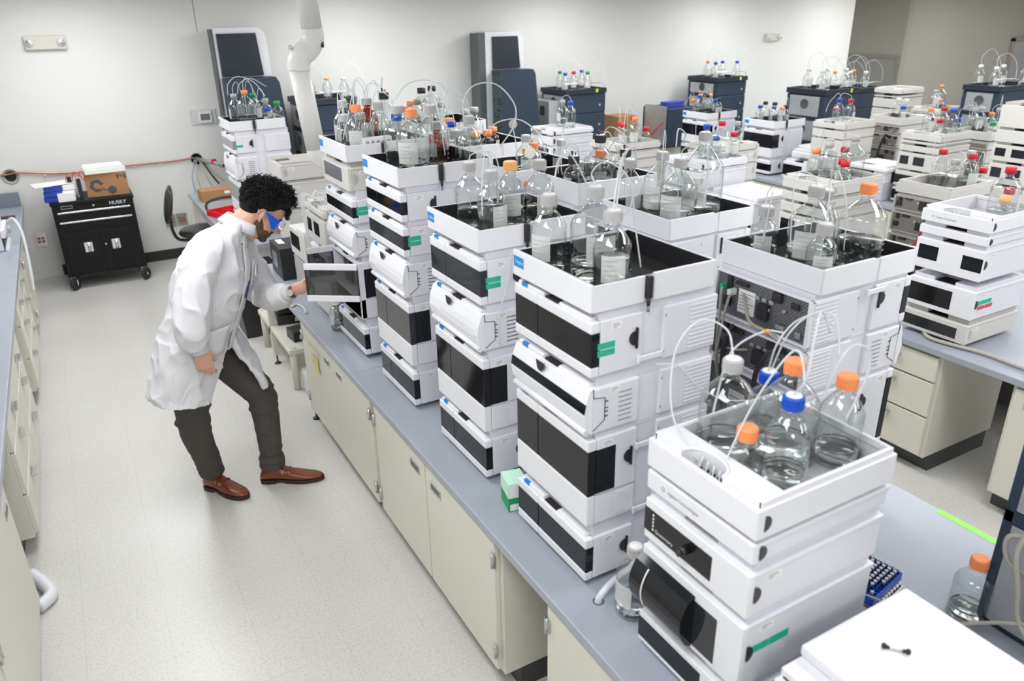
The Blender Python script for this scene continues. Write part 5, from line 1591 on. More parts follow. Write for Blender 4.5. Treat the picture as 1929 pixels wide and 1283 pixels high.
# ================================================================ back wall details
def emergency(label, x, z, s=1):
    t = thing('emergency_light', label, 'emergency light', (x, YB, z))
    MB().box(-.165*s, -.05, -.06*s, .165*s, 0, .06*s, mat('aged_ivory_plastic', 'd6cfc4', .45) if 'aged_ivory_plastic' not in bpy.data.materials else bpy.data.materials['aged_ivory_plastic'], .008).build('housing', t)
    for sx in (-1, 1):
        h = MB()
        T = Matrix.Translation((sx*.125*s, -.05, 0)) @ Matrix.Rotation(PI/2, 4, 'X') @ Matrix.Rotation(sx*.25, 4, 'Y')
        h.lathe([(.035*s, 0), (.032*s, .02), (.024*s, .035), (.022*s, .04), (0, .04)], WHITE, seg=20, T=T)
        o = h.build('lamp_head', t)
        MB().lathe([(0, .042), (.019*s, .0415), (.022*s, .04)], STEEL, seg=16, T=T).build('lens', o)
emergency('white two-lamp emergency light high on the left of the back wall', .01, 2.148)
emergency('white two-lamp emergency light high on the right of the back wall', 9.2, 1.937, .85)
t = thing('thermostat', 'white wall thermostat in a clear cover behind the left tower', 'thermostat', (1.25, YB, 1.405))
MB().box(-.125, -.012, -.075, .125, 0, .075, mat('clear_cover', 'd0d1cc', .3), .006).build('cover_plate', t)
MB().box(-.05, -.035, -.055, .075, -.012, .055, WHITE, .004).build('thermostat_body', t)
MB().box(-.032, -.0362, -.03, .058, -.0348, .032, mat('lcd_grey', '6d7470', .3)).build('lcd', t)
cp = MB()
pts = [(XL+.02, YB-.02, 1.0), (-.6, YB-.02, 1.02), (-.45, YB-.02, 1.03), (-.1, YB-.02, .99), (.25, YB-.02, 1.0), (.6, YB-.02, 1.0), (.9, YB-.02, 1.0), (1.1, YB-.02, 1.015)]
cp.tube(pts, .008, mat('copper_pipe', 'c98d70', .35, .8), 8, 8)
tag(cp.build('copper_pipe'), 'thin copper pipe clipped along the left part of the back wall', 'pipe')
c0 = None
for x in (-.25, .02, .27, .52, .76):
    if c0 is None:
        c0 = tag(MB().box(-.01, -.032, -.012, .01, 0, .0, WHITE, .002).build('pipe_clip', loc=(x, YB, .992)), 'small white clip holding the copper pipe to the wall', 'clip', 'clips along the copper pipe')
    else:
        c = c0.copy(); COL.objects.link(c); c.location = (x, YB, .992)
def hole(label, x, z, r):
    t = thing('wall_port', label, 'wall port', (x, YB, z))
    T = Matrix.Translation((0, -.001, 0)) @ Matrix.Rotation(PI/2, 4, 'X')
    MB().lathe([(0, .0), (r*.85, .0), (r*.85, .012), (r, .012), (r, 0)], DARKIN, seg=24, T=T).build('port_ring', t)
    return t
hole('round black wall port with hoses at the right end of the copper pipe', 1.114, 1.0, .055)
t = thing('wall_port', 'round dark port with clear cover on the wall above the left worktop', 'wall port', (-.527, YB, 1.0))
MB().lathe([(0, .0), (.07, .0), (.07, .008), (.062, .009), (.062, .004), (0, .004)], mat('port_grey', 'b3b2ab', .5), seg=24, T=Matrix.Translation((0, -.001, 0)) @ Matrix.Rotation(PI/2, 4, 'X')).build('port_ring', t)
MB().lathe([(0, .0), (.046, .0)], DARKIN, seg=24, T=Matrix.Translation((0, -.006, 0)) @ Matrix.Rotation(PI/2, 4, 'X')).build('dark_opening', t)
for k, (dx, dz) in enumerate(((-.12, -.55), (-.06, -.58), (.05, -.5), (.12, -.45), (.18, -.42))):
    cable('%s hose drooping from the wall port behind the chair' % ['leftmost blue-grey', 'second grey', 'middle grey', 'fourth black', 'rightmost grey'][k],
          [(1.114+dx*.2, YB-.01, 1.0), (1.114+dx*.4, YB-.12, .96), (1.114+dx*.8, YB-.2, .85), (1.114+dx+.03, YB-.2, .70+.02*k)], .006 if k != 3 else .009, [mat('blue_grey_hose', '8ba2b4', .4), CABLEG, CABLEG, CABLEK, CABLEG][k])
t = thing('pipe_joint', 'grey jointed arm reaching from the wall port toward the small stack', 'pipe arm', (1.114, YB-.02, 1.0))
MB().cyl((0, 0, 0), (.17, -.35, -.02), .022, mat('grey_arm', '9a9b9a', .4), 12).build('arm_pipe', t)
MB().lathe([(0, -.035), (.025, -.025), (.036, 0), (.025, .025), (0, .035)], mat('grey_arm_joint', '8e8f8e', .3), (.18, -.37, -.02), 16).cyl((.12, -.25, .0), (.13, -.27, .0), .026, CAPS['red'], 12).cyl((.18, -.37, -.02), (.27, -.55, -.05), .018, BLACK, 12).build('arm_joint', t)
def outlet(label, x, z, col='b98d76'):
    t = thing('wall_outlet', label, 'outlet', (x, YB, z))
    MB().box(-.05, -.006, -.065, .05, 0, .065, STEEL, .002).build('cover_plate', t)
    s_ = MB()
    for a in (-.017, .017):
        for b_ in (-.016, .016):
            s_.box(a-.012, -.009, b_-.011, a+.012, -.006, b_+.011, mat('orange_brown_socket', 'a4532c', .5) if 'orange_brown_socket' not in bpy.data.materials else bpy.data.materials['orange_brown_socket'], .001)
    s_.build('socket', t)
outlet('steel outlet plate with four red-brown sockets left of the black tool cart', -.418, .375)
outlet('steel outlet plate with orange socket behind the black chair', .87, .40)
outlet('plain outlet plate just left of the one behind the black chair', .76, .40)

# ================================================================ tool cart
t = thing('tool_cart', 'black rolling tool cart with two drawers and two doors by the back wall', 'tool cart', (.085, 7.95, 0))
CB = mat('black_powder_coat', (.010, .010, .011), .5, spec=.25)
AL = mat('aluminium_trim', (.75, .75, .76), .25, 1)
b = MB(); b.box(-.335, 0, .125, .335, .45, .80, CB, .006); b.build('body', t)
b = MB(); b.box(-.345, -.01, .795, .345, .455, .822, CB, .004); b.build('top_edge', t)
for z0, z1 in ((.655, .735), (.56, .645)):
    o = MB().box(-.30, -.006, z0, .30, .002, z1, CB, .002); d = o.build('drawer', t)
    MB().box(-.30, -.018, z1-.016, .30, -.004, z1, AL, .003).build('aluminium_pull', d)
for sx in (-1, 1):
    d = MB().box(sx*.003, -.006, .16, sx*.30, .002, .53, CB, .003).build('door', t)
    h = MB(); cx = sx*.115
    h.box(cx-.034, -.0085, .345, cx+.034, -.0055, .435, AL, .001).cyl((cx+.004, -.012, .35), (cx+.004, -.012, .43), .013, AL, 12)
    h.build('aluminium_handle', d)
MB().cyl((.03, -.006, .40), (.03, -.01, .40), .008, AL, 12).cyl((.0, -.011, .770), (.0, -.014, .770), .009, AL, 12).build('lock', t)
logo(t, basis((.13, -.0105, .758), (1, 0, 0), (0, 0, 1)), .046, 'HUSKY', PAPER)
b = MB()
for a in ((-.26, .762, -.17, .764), (-.26, .786, -.17, .788), (-.26, .762, -.258, .788), (-.172, .762, -.17, .788)):
    b.box(a[0], -.0108, a[1], a[2], -.0100, a[3], PAPER)
b.build('badge_outline', t)
for sx in (-1, 1):
    for yy in (.04, .40):
        o = MB().box(sx*.30-.022, yy-.03, .10, sx*.30+.022, yy+.03, .128, SCREW, .002).prism([(yy-.03, .10), (yy+.025, .10), (yy-.02, .05), (yy-.055, .05)], sx*.30-.019, sx*.30-.015, SCREW, 'x').prism([(yy-.03, .10), (yy+.025, .10), (yy-.02, .05), (yy-.055, .05)], sx*.30+.025, sx*.30+.029, SCREW, 'x').build('caster', t)
        MB().lathe([(.01, -.013), (.055, -.013), (.06, -.006), (.06, .006), (.055, .013), (.01, .013)], RUBBER, seg=24, T=Matrix.Translation((sx*.305+.01, yy-.04, .06)) @ Matrix.Rotation(math.radians(-40), 4, 'Z') @ Matrix.Rotation(PI/2, 4, 'Y')).build('wheel', o)
# boxes on cart
CARD = mat('brown_card', 'ad8157', .8, noise=.05, nscale=20)
t = thing('cardboard_box', 'brown cardboard box with black hexagon print on the tool cart', 'box', (.25, 8.02, .823), math.radians(-3))
MB().box(-.19, 0, 0, .16, .26, .21, CARD, .002).build('box_body', t)
def ngon(cx, cz, r, n, a0=0): return [(cx+r*math.cos(a0+2*PI*k/n), cz+r*math.sin(a0+2*PI*k/n)) for k in range(n)]
g = MB()
ho = ngon(-.10, .10, .062, 6, .2); hi = ngon(-.10, .10, .030, 6, .0)
for k in range(6):
    if k == 5: continue
    j = (k+1) % 6
    g.add([(ho[k][0], -.001, ho[k][1]), (ho[j][0], -.001, ho[j][1]), (hi[j][0], -.001, hi[j][1]), (hi[k][0], -.001, hi[k][1])], [(0, 1, 2, 3)], INK)
g.add([(a, -.001, c) for a, c in ngon(.02, .052, .040, 6, .5)], [tuple(range(6))], INK)
g.add([(-.065, -.001, .07), (-.02, -.001, .045), (-.02, -.001, .055), (-.065, -.001, .085)], [(0, 1, 2, 3)], INK)
g.build('hexagon_print', t)
m_ = MB()   # M-shaped mark
for p in ([(.075, .15), (.095, .15), (.095, .19), (.075, .19)], [(.135, .15), (.155, .15), (.155, .19), (.135, .19)], [(.095, .185), (.115, .158), (.115, .178), (.098, .19)], [(.135, .185), (.132, .19), (.115, .178), (.115, .158)]):
    m_.add([(a, -.001, c) for a, c in p], [(0, 1, 2, 3)], INK)
m_.build('corner_mark', t)
t = thing('white_box', 'flat white lidded box lying on the brown cardboard box', 'box', (.235, 8.12, 1.034), math.radians(4))
MB().box(-.17, -.12, 0, .17, .12, .045, PAPER, .003).prism([(-.165, .045), (.165, .045), (.155, .06), (-.155, .06)], -.118, .118, PAPER).build('box_body', t)
for k in range(3):
    t = thing('blue_box', '%s blue and white flat box in the pile on the tool cart' % ['lowest', 'middle', 'topmost'][k], 'box', (-.15, 8.10, .823+.048*k), math.radians(-6+4*k))
    MB().box(-.13, -.12, 0, .02, .12, .045, mat('blue_card', '2b47b5', .5) if k == 0 else bpy.data.materials['blue_card'], .004).build('blue_end', t)
    MB().box(.02, -.12, .001, .12, .12, .045, PAPER, .003).build('white_end', t)
t = thing('white_box', 'small white carton at the front of the blue box pile', 'box', (-.10, 7.955, .823), .05)
MB().box(-.08, -.0, 0, .05, .03, .075, PAPER, .002).build('box_body', t)
t = thing('paper_pile', 'white papers splayed over the blue boxes on the cart', 'papers', (-.16, 8.10, .969), .2)
MB().box(-.20, -.11, 0, .12, .12, .003, PAPER).build('sheet', t)
MB().box(-.17, -.12, .0035, .10, .10, .006, PAPER, 0, Matrix.Rotation(.15, 4, 'Z')).build('sheet', t)
for k, (x, y, cm, h_) in enumerate(((-.06, 8.05, 'black', .09), (.0, 8.1, 'white', .08), (.01, 8.02, 'black', .10))):
    t = thing('hand_tool', '%s on the tool cart amid wires' % ['small black meter with grey screen', 'white fitting', 'black clamp'][k], 'tool', (x, y, .976 if k == 0 else .824))
    MB().box(-.018, -.012, 0, .018, .012, .05 if k == 0 else .18, CAPS[cm], .003).build('tool_body', t)
for k in range(4):
    cable('%s orange-red wire curling on the tool cart' % ORDW[k], [(-.09+.05*k, 8.02, .985), (-.07+.05*k, 8.0, 1.05), (-.02+.04*k, 8.02, 1.06), (.0+.045*k, 8.04, 1.0), (.01+.04*k, 8.05, .985)], .0035, CAPS['red'] if k % 2 else mat('orange_red_wire%d' % k, 'd9694a', .5), 'wire', cat='wire')

# ================================================================ chair
t = thing('lab_chair', 'black padded swivel chair behind the person near the back wall', 'chair', (.93, 7.38, 0), math.radians(-8))
LE = mat('black_vinyl', (.02, .02, .021), .3, bump=.05)
b = MB(); b.lathe([(0, -.035), (.16, -.035), (.215, -.02), (.23, .005), (.21, .03), (.12, .04), (0, .038)], LE, (0, 0, .53), 28); b.build('seat', t)
b = MB()
T = Matrix.Translation((-.27, 0, .80)) @ Matrix.Rotation(math.radians(12), 4, 'Y')
vs_ = []; n_ = 18; m_2 = 8
bm = bmesh.new(); bmesh.ops.create_uvsphere(bm, u_segments=24, v_segments=14, radius=1)
for v in bm.verts:
    v.co = T @ Vector((v.co.x*.035+.03*(v.co.y**2), math.copysign(abs(v.co.y)**.8, v.co.y)*.17, math.copysign(abs(v.co.z)**.8, v.co.z)*.17))
bm.verts.index_update()
b.add([v.co.copy() for v in bm.verts], [[v.index for v in f.verts] for f in bm.faces], LE, True); bm.free()
b.build('backrest', t)
MB().tube([(-.275, 0, .70), (-.27, 0, .55), (-.22, 0, .47), (-.05, 0, .46)], .014, BLACK, 8).build('back_bracket', t)
MB().box(-.10, -.08, .44, .10, .08, .495, BLACK, .01).cyl((.02, -.08, .46), (.02, -.20, .45), .012, BLACK, 8).cyl((-.10, .02, .46), (-.16, .02, .455), .03, BLACK, 12).build('mechanism', t)
MB().cyl((0, 0, .10), (0, 0, .44), .025, BLACK, 12).build('post', t)
for k in range(5):
    a = k*2*PI/5+.3
    o = MB().tube([(.02*math.cos(a), .02*math.sin(a), .11), (.15*math.cos(a), .15*math.sin(a), .10), (.27*math.cos(a), .27*math.sin(a), .065)], .018, BLACK, 8).build('base_leg', t)
    MB().lathe([(0, -.02), (.026, -.02), (.03, -.01), (.03, .01), (.026, .02), (0, .02)], RUBBER, seg=14, T=Matrix.Translation((.27*math.cos(a), .27*math.sin(a), .03)) @ Matrix.Rotation(a, 4, 'Z') @ Matrix.Rotation(PI/2, 4, 'X')).build('caster_wheel', o)
MB().lathe([(.20, -.004), (.205, 0), (.20, .004), (.195, 0), (.20, -.004)], SCREW, (0, 0, .20), 28).build('foot_ring', t)
# items on short worktop
t = thing('parts_tray', 'red plastic organiser tray on the worktop behind the person', 'tray', (1.10, 7.0, .731), math.radians(20))
RP = mat('red_tray_plastic', 'd8202b', .35)
b = MB(); b.box(-.13, -.14, 0, .13, .14, .006, RP)
for a in ((-.13, -.14, .13, -.132), (-.13, .132, .13, .14), (-.13, -.132, -.122, .132), (.122, -.132, .13, .132), (-.002, -.132, .002, .132), (-.122, .0, .122, .004), (.0, -.07, .122, -.066)):
    b.box(a[0], a[1], .005, a[2], a[3], .05, RP, .001)
b.build('tray_shell', t)
t = thing('cardboard_box', 'small brown carton on the worktop below the wall port', 'box', (1.13, 7.75, .731), .05)
MB().box(-.15, -.09, 0, .15, .09, .10, CARD, .002).box(.06, -.0905, .06, .11, -.090, .085, PAPER).build('box_body', t)
cable('black cable looping over the worktop beside the red tray', [(1.35, 7.6, .75), (1.15, 7.45, .80), (.98, 7.3, .80), (.95, 7.15, .76), (1.0, 7.0, .745)], .012, CABLEK)
t = thing('hand_tool', 'metal tools scattered beside the red tray', 'tool', (1.30, 7.2, .731), .3)
MB().box(-.10, -.02, 0, .10, .0, .014, STEEL, .004).box(-.06, .01, 0, .08, .03, .01, RUBBER, .003).build('tool_body', t)
# ================================================================ low cream table under the far end
t = thing('low_table', 'low cream metal table beyond the end of the near bench cabinets', 'table', (.98, 5.2, 0))
MB().box(0, -.45, .265, .62, .46, .30, CREAM, .004).build('table_top', t)
for a, b_ in ((.03, -.42), (.59, -.42), (.03, .43), (.59, .43)):
    MB().cyl((a, b_, 0), (a, b_, .31), .024, CREAMF, 14).build('leg', t)
for k, (x, y, z, rz, lb) in enumerate(((1.20, 5.32, .301, -.1, 'lower flat black power unit on the low cream table'), (1.21, 5.34, .375, -.05, 'upper flat black power unit stacked on the low cream table'), (1.16, 4.95, .301, .1, 'single small black box near the front of the low cream table'))):
    t = thing('power_unit', lb, 'power unit', (x, y, z), rz)
    w_ = .10 if k < 2 else .07
    MB().box(-.12 if k == 2 else -.16, -w_, 0, .14, w_, .07, BLACK, .004).build('housing', t)
    MB().box(-.08 if k == 2 else -.04, -w_-.001, .015, .0, -w_, .045, PAPER).build('paper_label', t)
    if k == 0:
        MB().box(-.161, -.05, .02, -.16, .02, .05, CAPS['red']).build('red_mark', t)
t = thing('waste_bin', 'tall black plastic bin on the floor beyond the low cream table', 'bin', (1.02, 6.02, 0))
MB().prism([(-.11, 0), (.16, 0), (.20, .55), (-.15, .55)], -.15, .15, BLACK, 'y').build('bin_body', t)
t = thing('carboy', 'white plastic container on the floor beneath the low table', 'container', (1.12, 4.62, 0))
MB().box(-.08, -.16, 0, .15, .16, .16, mat('white_polythene', 'e3e3e0', .4), .02).lathe([(0, .2), (.02, .2), (.02, .16)], CAPS['white'], (0, 0, 0), 14).build('container_body', t)
t = thing('paper_sticker', 'yellow tape label on the first cream cabinet door', 'sticker', (.9595, 4.02, .545))
YT = mat('yellow_tape', 'dcd67a', .5)
MB().box(-.001, -.11, .055, 0, .10, .064, YT).box(-.001, -.11, .02, 0, -.098, .058, YT).box(-.001, -.09, -.05, 0, .04, .012, YT).box(-.001, -.10, -.075, 0, -.02, -.05, YT).build('tape_strip', t)
cable('cream bent tube lying on the corner of the worktop by the hand', [(1.0, 4.22, .737), (1.01, 4.33, .737), (.99, 4.40, .737), (.96, 4.38, .737), (.955, 4.42, .737)], .006, CREAMF, 'bent_tube', cat='tube')

# ================================================================ left bench items
t = thing('lab_instrument', 'white instrument with black front strip on the left worktop', 'lab instrument', (-.55, 6.95, .731))
MB().box(-.45, -.18, .0, -.03, .18, .32, WHITE2, .006).build('housing', t)
MB().box(-.03, -.18, .01, -.022, .18, .12, BLACK).build('black_strip', t)
MB().box(-.03, -.20, .10, .0, .20, .16, WHITE, .006).box(-.025, -.19, .0, -.0, .19, .02, WHITE, .002).build('front_trim', t)
cable('thick translucent hose looping from the left instrument down the cabinet', [(-.56, 7.15, .86), (-.50, 7.1, .90), (-.46, 7.0, .82), (-.455, 6.9, .66), (-.46, 6.8, .5), (-.47, 6.75, .40)], .012, TUBE, 'hose', cat='hose')
t = thing('small_box', 'small grey reader box on the left worktop near the wall', 'box', (-.66, 7.45, .731))
MB().prism([(-.10, 0), (.10, 0), (.10, .03), (.04, .08), (-.10, .08)], -.06, .06, mat('pale_grey_box', 'b6bcb8', .5), 'y').build('box_body', t)
t = thing('splash_panel', 'grey-blue upstand at the wall end of the left worktop', 'panel', (-.87, 8.5, .731))
MB().box(-.40, -.015, 0, .37, .015, .13, BENCHE, .003).build('panel_board', t)
t = thing('hand_tool', 'dark small tools at the end of the left worktop', 'tool', (-.62, 8.0, .731))
MB().box(-.08, -.03, 0, .08, .03, .015, mat('dark_red_brown', '5a3430', .5), .004).build('tool_body', t)
t = thing('blue_bottle', 'blue plastic object resting behind the open left cabinet', 'container', (-.60, 3.42, .13))
bm = bmesh.new(); bmesh.ops.create_uvsphere(bm, u_segments=16, v_segments=10, radius=1)
b = MB(); b.add([Vector((v.co.x*.05, v.co.y*.09, v.co.z*.05)) for v in bm.verts], [[v.index for v in f.verts] for f in bm.faces], mat('deep_blue_plastic', '0a6fae', .25), True); bm.free()
b.build('bottle_body', t)
t = thing('hose_piece', 'white plastic pipe lying on the floor by the left cabinets', 'pipe', (-.50, 3.35, 0))
MB().tube([(-.05, .15, .03), (.0, .05, .03), (.03, -.05, .03), (-.02, -.12, .03)], .028, WHITE, 12).build('pipe_body', t)

# ================================================================ the person
SKIN = mat('skin', 'd9a78f', .5, noise=.06, nscale=12, bump=.05, bscale=150)
_sb = SKIN.node_tree.nodes['Principled BSDF']
_sb.inputs['Subsurface Weight'].default_value = .12
_sb.inputs['Subsurface Radius'].default_value = (.02, .008, .004)
COAT = mat('white_coat_cloth', 'dfdee1', .85, bump=.12, bscale=60)
COAT2 = mat('white_ribbed_cuff', 'cfd0d2', .9, bump=.3, bscale=120)
JEAN = mat('charcoal_denim', '4a4642', .85, noise=.18, nscale=9, bump=.4, bscale=45)
LEATH = mat('brown_leather', '7a3a1c', .28, noise=.25, nscale=14, coat=.3)
SOLE = mat('dark_sole', '3a2418', .5)
HAIR = mat('black_hair', (.006, .005, .005), .55, spec=.25)
BEARD = mat('dark_stubble', '56402f', .85, noise=.55, nscale=260)
GOGB = mat('blue_goggle_arm', '1257d8', .3)
GOGC = thin_glass('clear_goggle', (.9, .92, .94), (.45, .48, .52), .05)
SHIRT = mat('blue_shirt', '2c4d8c', .8)

def S3(p): return Vector(p)
FB = Vector((.85, -.527, 0)).normalized()     # body forward
LB = Vector((.527, .85, 0)).normalized()      # body left

def ring_loft(secs, seg=32, cap=True):
    """secs: list of lists of Vectors (equal length)"""
    vs_ = [v for r_ in secs for v in r_]
    n = len(secs[0]); fs_ = []
    for j in range(len(secs)-1):
        for i in range(n):
            fs_.append((j*n+i, j*n+(i+1) % n, (j+1)*n+(i+1) % n, (j+1)*n+i))
    if cap:
        fs_.append(tuple(range(n-1, -1, -1))); fs_.append(tuple((len(secs)-1)*n+i for i in range(n)))
    return vs_, fs_

def ell(c, u, v, a, b, seg=32, e=1.0):
    out = []
    for i in range(seg):
        t = 2*PI*i/seg
        ct, st = math.cos(t), math.sin(t)
        out.append(Vector(c)+Vector(u)*a*math.copysign(abs(ct)**e, ct)+Vector(v)*b*math.copysign(abs(st)**e, st))
    return out

def limb(mb, pts, m, seg=20, res=5):
    """pts: (x,y,z,r)"""
    P4 = [Vector(p) for p in pts]
    P_ = [P4[0]*2-P4[1]]+P4+[P4[-1]*2-P4[-2]]
    out = []
    for i in range(1, len(P_)-2):
        a, b, c, d = P_[i-1:i+3]
        for k in range(res):
            t = k/res
            out.append(.5*((2*b)+(c-a)*t+(2*a-5*b+4*c-d)*t*t+(3*b-a-3*c+d)*t**3))
    out.append(P4[-1])
    rs = [p[3] for p in out]
    n = len(out)-1
    mb.tube([p.xyz for p in out], lambda u: rs[min(n, int(round(u*n)))], m, seg, 1)

def blob(mb, c, ax, m, R=None, seg=24):
    bm = bmesh.new(); bmesh.ops.create_uvsphere(bm, u_segments=seg, v_segments=seg*2//3, radius=1)
    T = Matrix.Translation(c) @ (R.to_4x4() if R is not None else Matrix.Identity(4)) @ Matrix.Diagonal((*ax, 1))
    mb.add([T @ v.co for v in bm.verts], [[v.index for v in f.verts] for f in bm.faces], m, True)
    bm.free()

from mathutils import noise as mn
def folds(me, kind):
    ns = [v.normal.copy() for v in me.vertices]
    for v, n in zip(me.vertices, ns):
        p = v.co+PO
        if kind == 'coat':
            q = Vector((p.x*5+p.z*3.2, p.y*5, p.z*2.2-p.x*3.5))
            a = (1-abs(mn.noise(q)))**3
            q2 = Vector((p.x*9-p.z*6, p.y*10, p.z*6+p.x*6))+Vector((3, 1, 7))
            b = (1-abs(mn.noise(q2)))**4
            low = max(0, min(1, (1.0-p.z)/.15))
            q3 = Vector((p.x*9, p.y*9, p.z*1.6))
            c = mn.noise(q3)*low
            v.co += n*(.017*(a-.55)+.010*(b-.5)+.012*c)
        else:
            q = Vector((p.x*5, p.y*5, p.z*17))
            kz = math.exp(-((p.z-.52)/.10)**2)+math.exp(-((p.z-.14)/.07)**2)+.3
            v.co += n*(.007*kz*((1-abs(mn.noise(q)))**3-.5)*1.6)
def baked(mb, name, parent, voxel, smooth=6, disp=None, fac=.5, fold=None):
    o = mb.build(name, None)
    r = o.modifiers.new('r', 'REMESH'); r.mode = 'VOXEL'; r.voxel_size = voxel; r.use_smooth_shade = True
    if smooth:
        sm = o.modifiers.new('s', 'SMOOTH'); sm.iterations = smooth; sm.factor = fac
    if disp:
        for k, (sz, st) in enumerate(disp):
            tx = bpy.data.textures.new(name+str(k), 'CLOUDS'); tx.noise_scale = sz; tx.noise_depth = 1
            d = o.modifiers.new('d%d' % k, 'DISPLACE'); d.texture = tx; d.strength = st; d.mid_level = .5; d.texture_coords = 'LOCAL'
    bpy.context.view_layer.update()
    me = bpy.data.meshes.new_from_object(o.evaluated_get(bpy.context.evaluated_depsgraph_get()))
    if not me.materials:
        me.materials.append(mb.mats[0])
    me.polygons.foreach_set('use_smooth', [True]*len(me.polygons))
    if fold: folds(me, fold)
    bpy.data.objects.remove(o)
    n = bpy.data.objects.new(name, me); COL.objects.link(n)
    n.parent = parent
    return n

PO = Vector((.45, 3.72, 0))
person = thing('person', 'person with curly black hair, white lab coat and blue goggles, opening an instrument door', 'person', tuple(PO))
def loc(v): return Vector(v)-PO
class WB(MB):
    """builder taking world coordinates, stored relative to the person root"""
    def add(s, vs_, fs_, m, smooth=False):
        return MB.add(s, [Vector(v)-PO for v in vs_], fs_, m, smooth)

# ---- body (continuous skin surface)
E0 = Vector((.728, 3.735, 1.468))        # between the ears
HF = Vector((.75, -.10, -.64)).normalized()
HL = Vector((.13, .99, .0)); HL = (HL-HF*HL.dot(HF)).normalized()
HU = HF.cross(HL)
HR = Matrix((HF, HL, HU)).transposed()
def H(x, y, z): return E0+HF*x+HL*y+HU*z
body = WB()
def hb(x, y, z, a, b, c, rot=None):
    blob(body, H(x, y, z), (a, b, c), SKIN, HR @ (rot.to_matrix() if rot else Matrix.Identity(3)))
from mathutils import Euler
hb(.0, 0, .045, .098, .076, .085)            # cranium
hb(.045, 0, .035, .058, .066, .075)          # forehead mass
hb(.040, 0, -.03, .055, .060, .070)          # mid face
hb(.048, 0, -.075, .046, .045, .042)         # jaw
hb(.078, 0, -.100, .020, .026, .018)         # chin
hb(.010, .040, -.050, .050, .022, .034); hb(.010, -.040, -.050, .050, .022, .034)   # jaw sides
hb(.070, .033, -.018, .024, .021, .022); hb(.070, -.033, -.018, .024, .021, .022)   # cheeks
hb(.090, 0, .018, .012, .040, .010)          # brow
body.add([H(.088, -.008, .010), H(.088, .008, .010), H(.130, -.007, -.034), H(.130, .007, -.034), H(.090, -.019, -.046), H(.090, .019, -.046), H(.120, -.008, -.043), H(.120, .008, -.043)],
         [(0, 1, 3, 2), (2, 3, 7, 6), (4, 6, 7, 5), (0, 2, 6, 4), (1, 5, 7, 3), (0, 4, 5, 1)], SKIN)
hb(.121, 0, -.039, .011, .0115, .0095); hb(.108, .011, -.043, .009, .007, .007); hb(.108, -.011, -.043, .009, .007, .007)
hb(.092, 0, -.066, .010, .022, .006); hb(.090, 0, -.077, .009, .019, .006)   # lips
for sg in (-1, 1):
    hb(.076, sg*.032, .002, .016, .015, .012)
    # ear
    for k in range(9):
        a = -PI*.5+k*PI*1.25/8
        blob(body, H(-.006-.016*math.cos(a), sg*(.083+.004*math.cos(a)), .004+.026*math.sin(a)), (.0052, .005, .0052), SKIN, None, 8)
    hb(.0, sg*.079, .0, .014, .006, .022); hb(.004, sg*.080, -.024, .007, .005, .010)
limb(body, [(.60, 3.735, 1.36, .058), (.628, 3.735, 1.41, .062), (.665, 3.735, 1.445, .058), (.70, 3.735, 1.47, .06)], SKIN)
# throat
limb(body, [(.645, 3.73, 1.38, .05), (.70, 3.73, 1.40, .045)], SKIN)
# torso, arms, legs under the clothes
limb(body, [(.33, 3.735, .90, .12), (.39, 3.735, 1.05, .12), (.46, 3.735, 1.22, .13), (.54, 3.735, 1.32, .09), (.60, 3.735, 1.37, .05)], SKIN, 20)
limb(body, [(.53, 3.70, 1.33, .055), (.435, 3.60, 1.355, .055), (.385, 3.55, 1.27, .048), (.335, 3.505, 1.13, .042), (.322, 3.487, 1.0, .034), (.328, 3.485, .925, .026)], SKIN)
limb(body, [(.56, 3.78, 1.33, .055), (.61, 3.87, 1.33, .055), (.67, 3.93, 1.19, .048), (.715, 3.86, 1.02, .042), (.758, 3.735, 1.035, .034), (.806, 3.632, 1.080, .026)], SKIN)
limb(body, [(.35, 3.80, .90, .09), (.42, 3.80, .78, .078), (.585, 3.76, .555, .058), (.60, 3.75, .36, .05), (.595, 3.74, .12, .034)], SKIN)
limb(body, [(.31, 3.68, .90, .09), (.28, 3.67, .72, .078), (.262, 3.70, .50, .058), (.28, 3.76, .30, .05), (.305, 3.815, .12, .034)], SKIN)

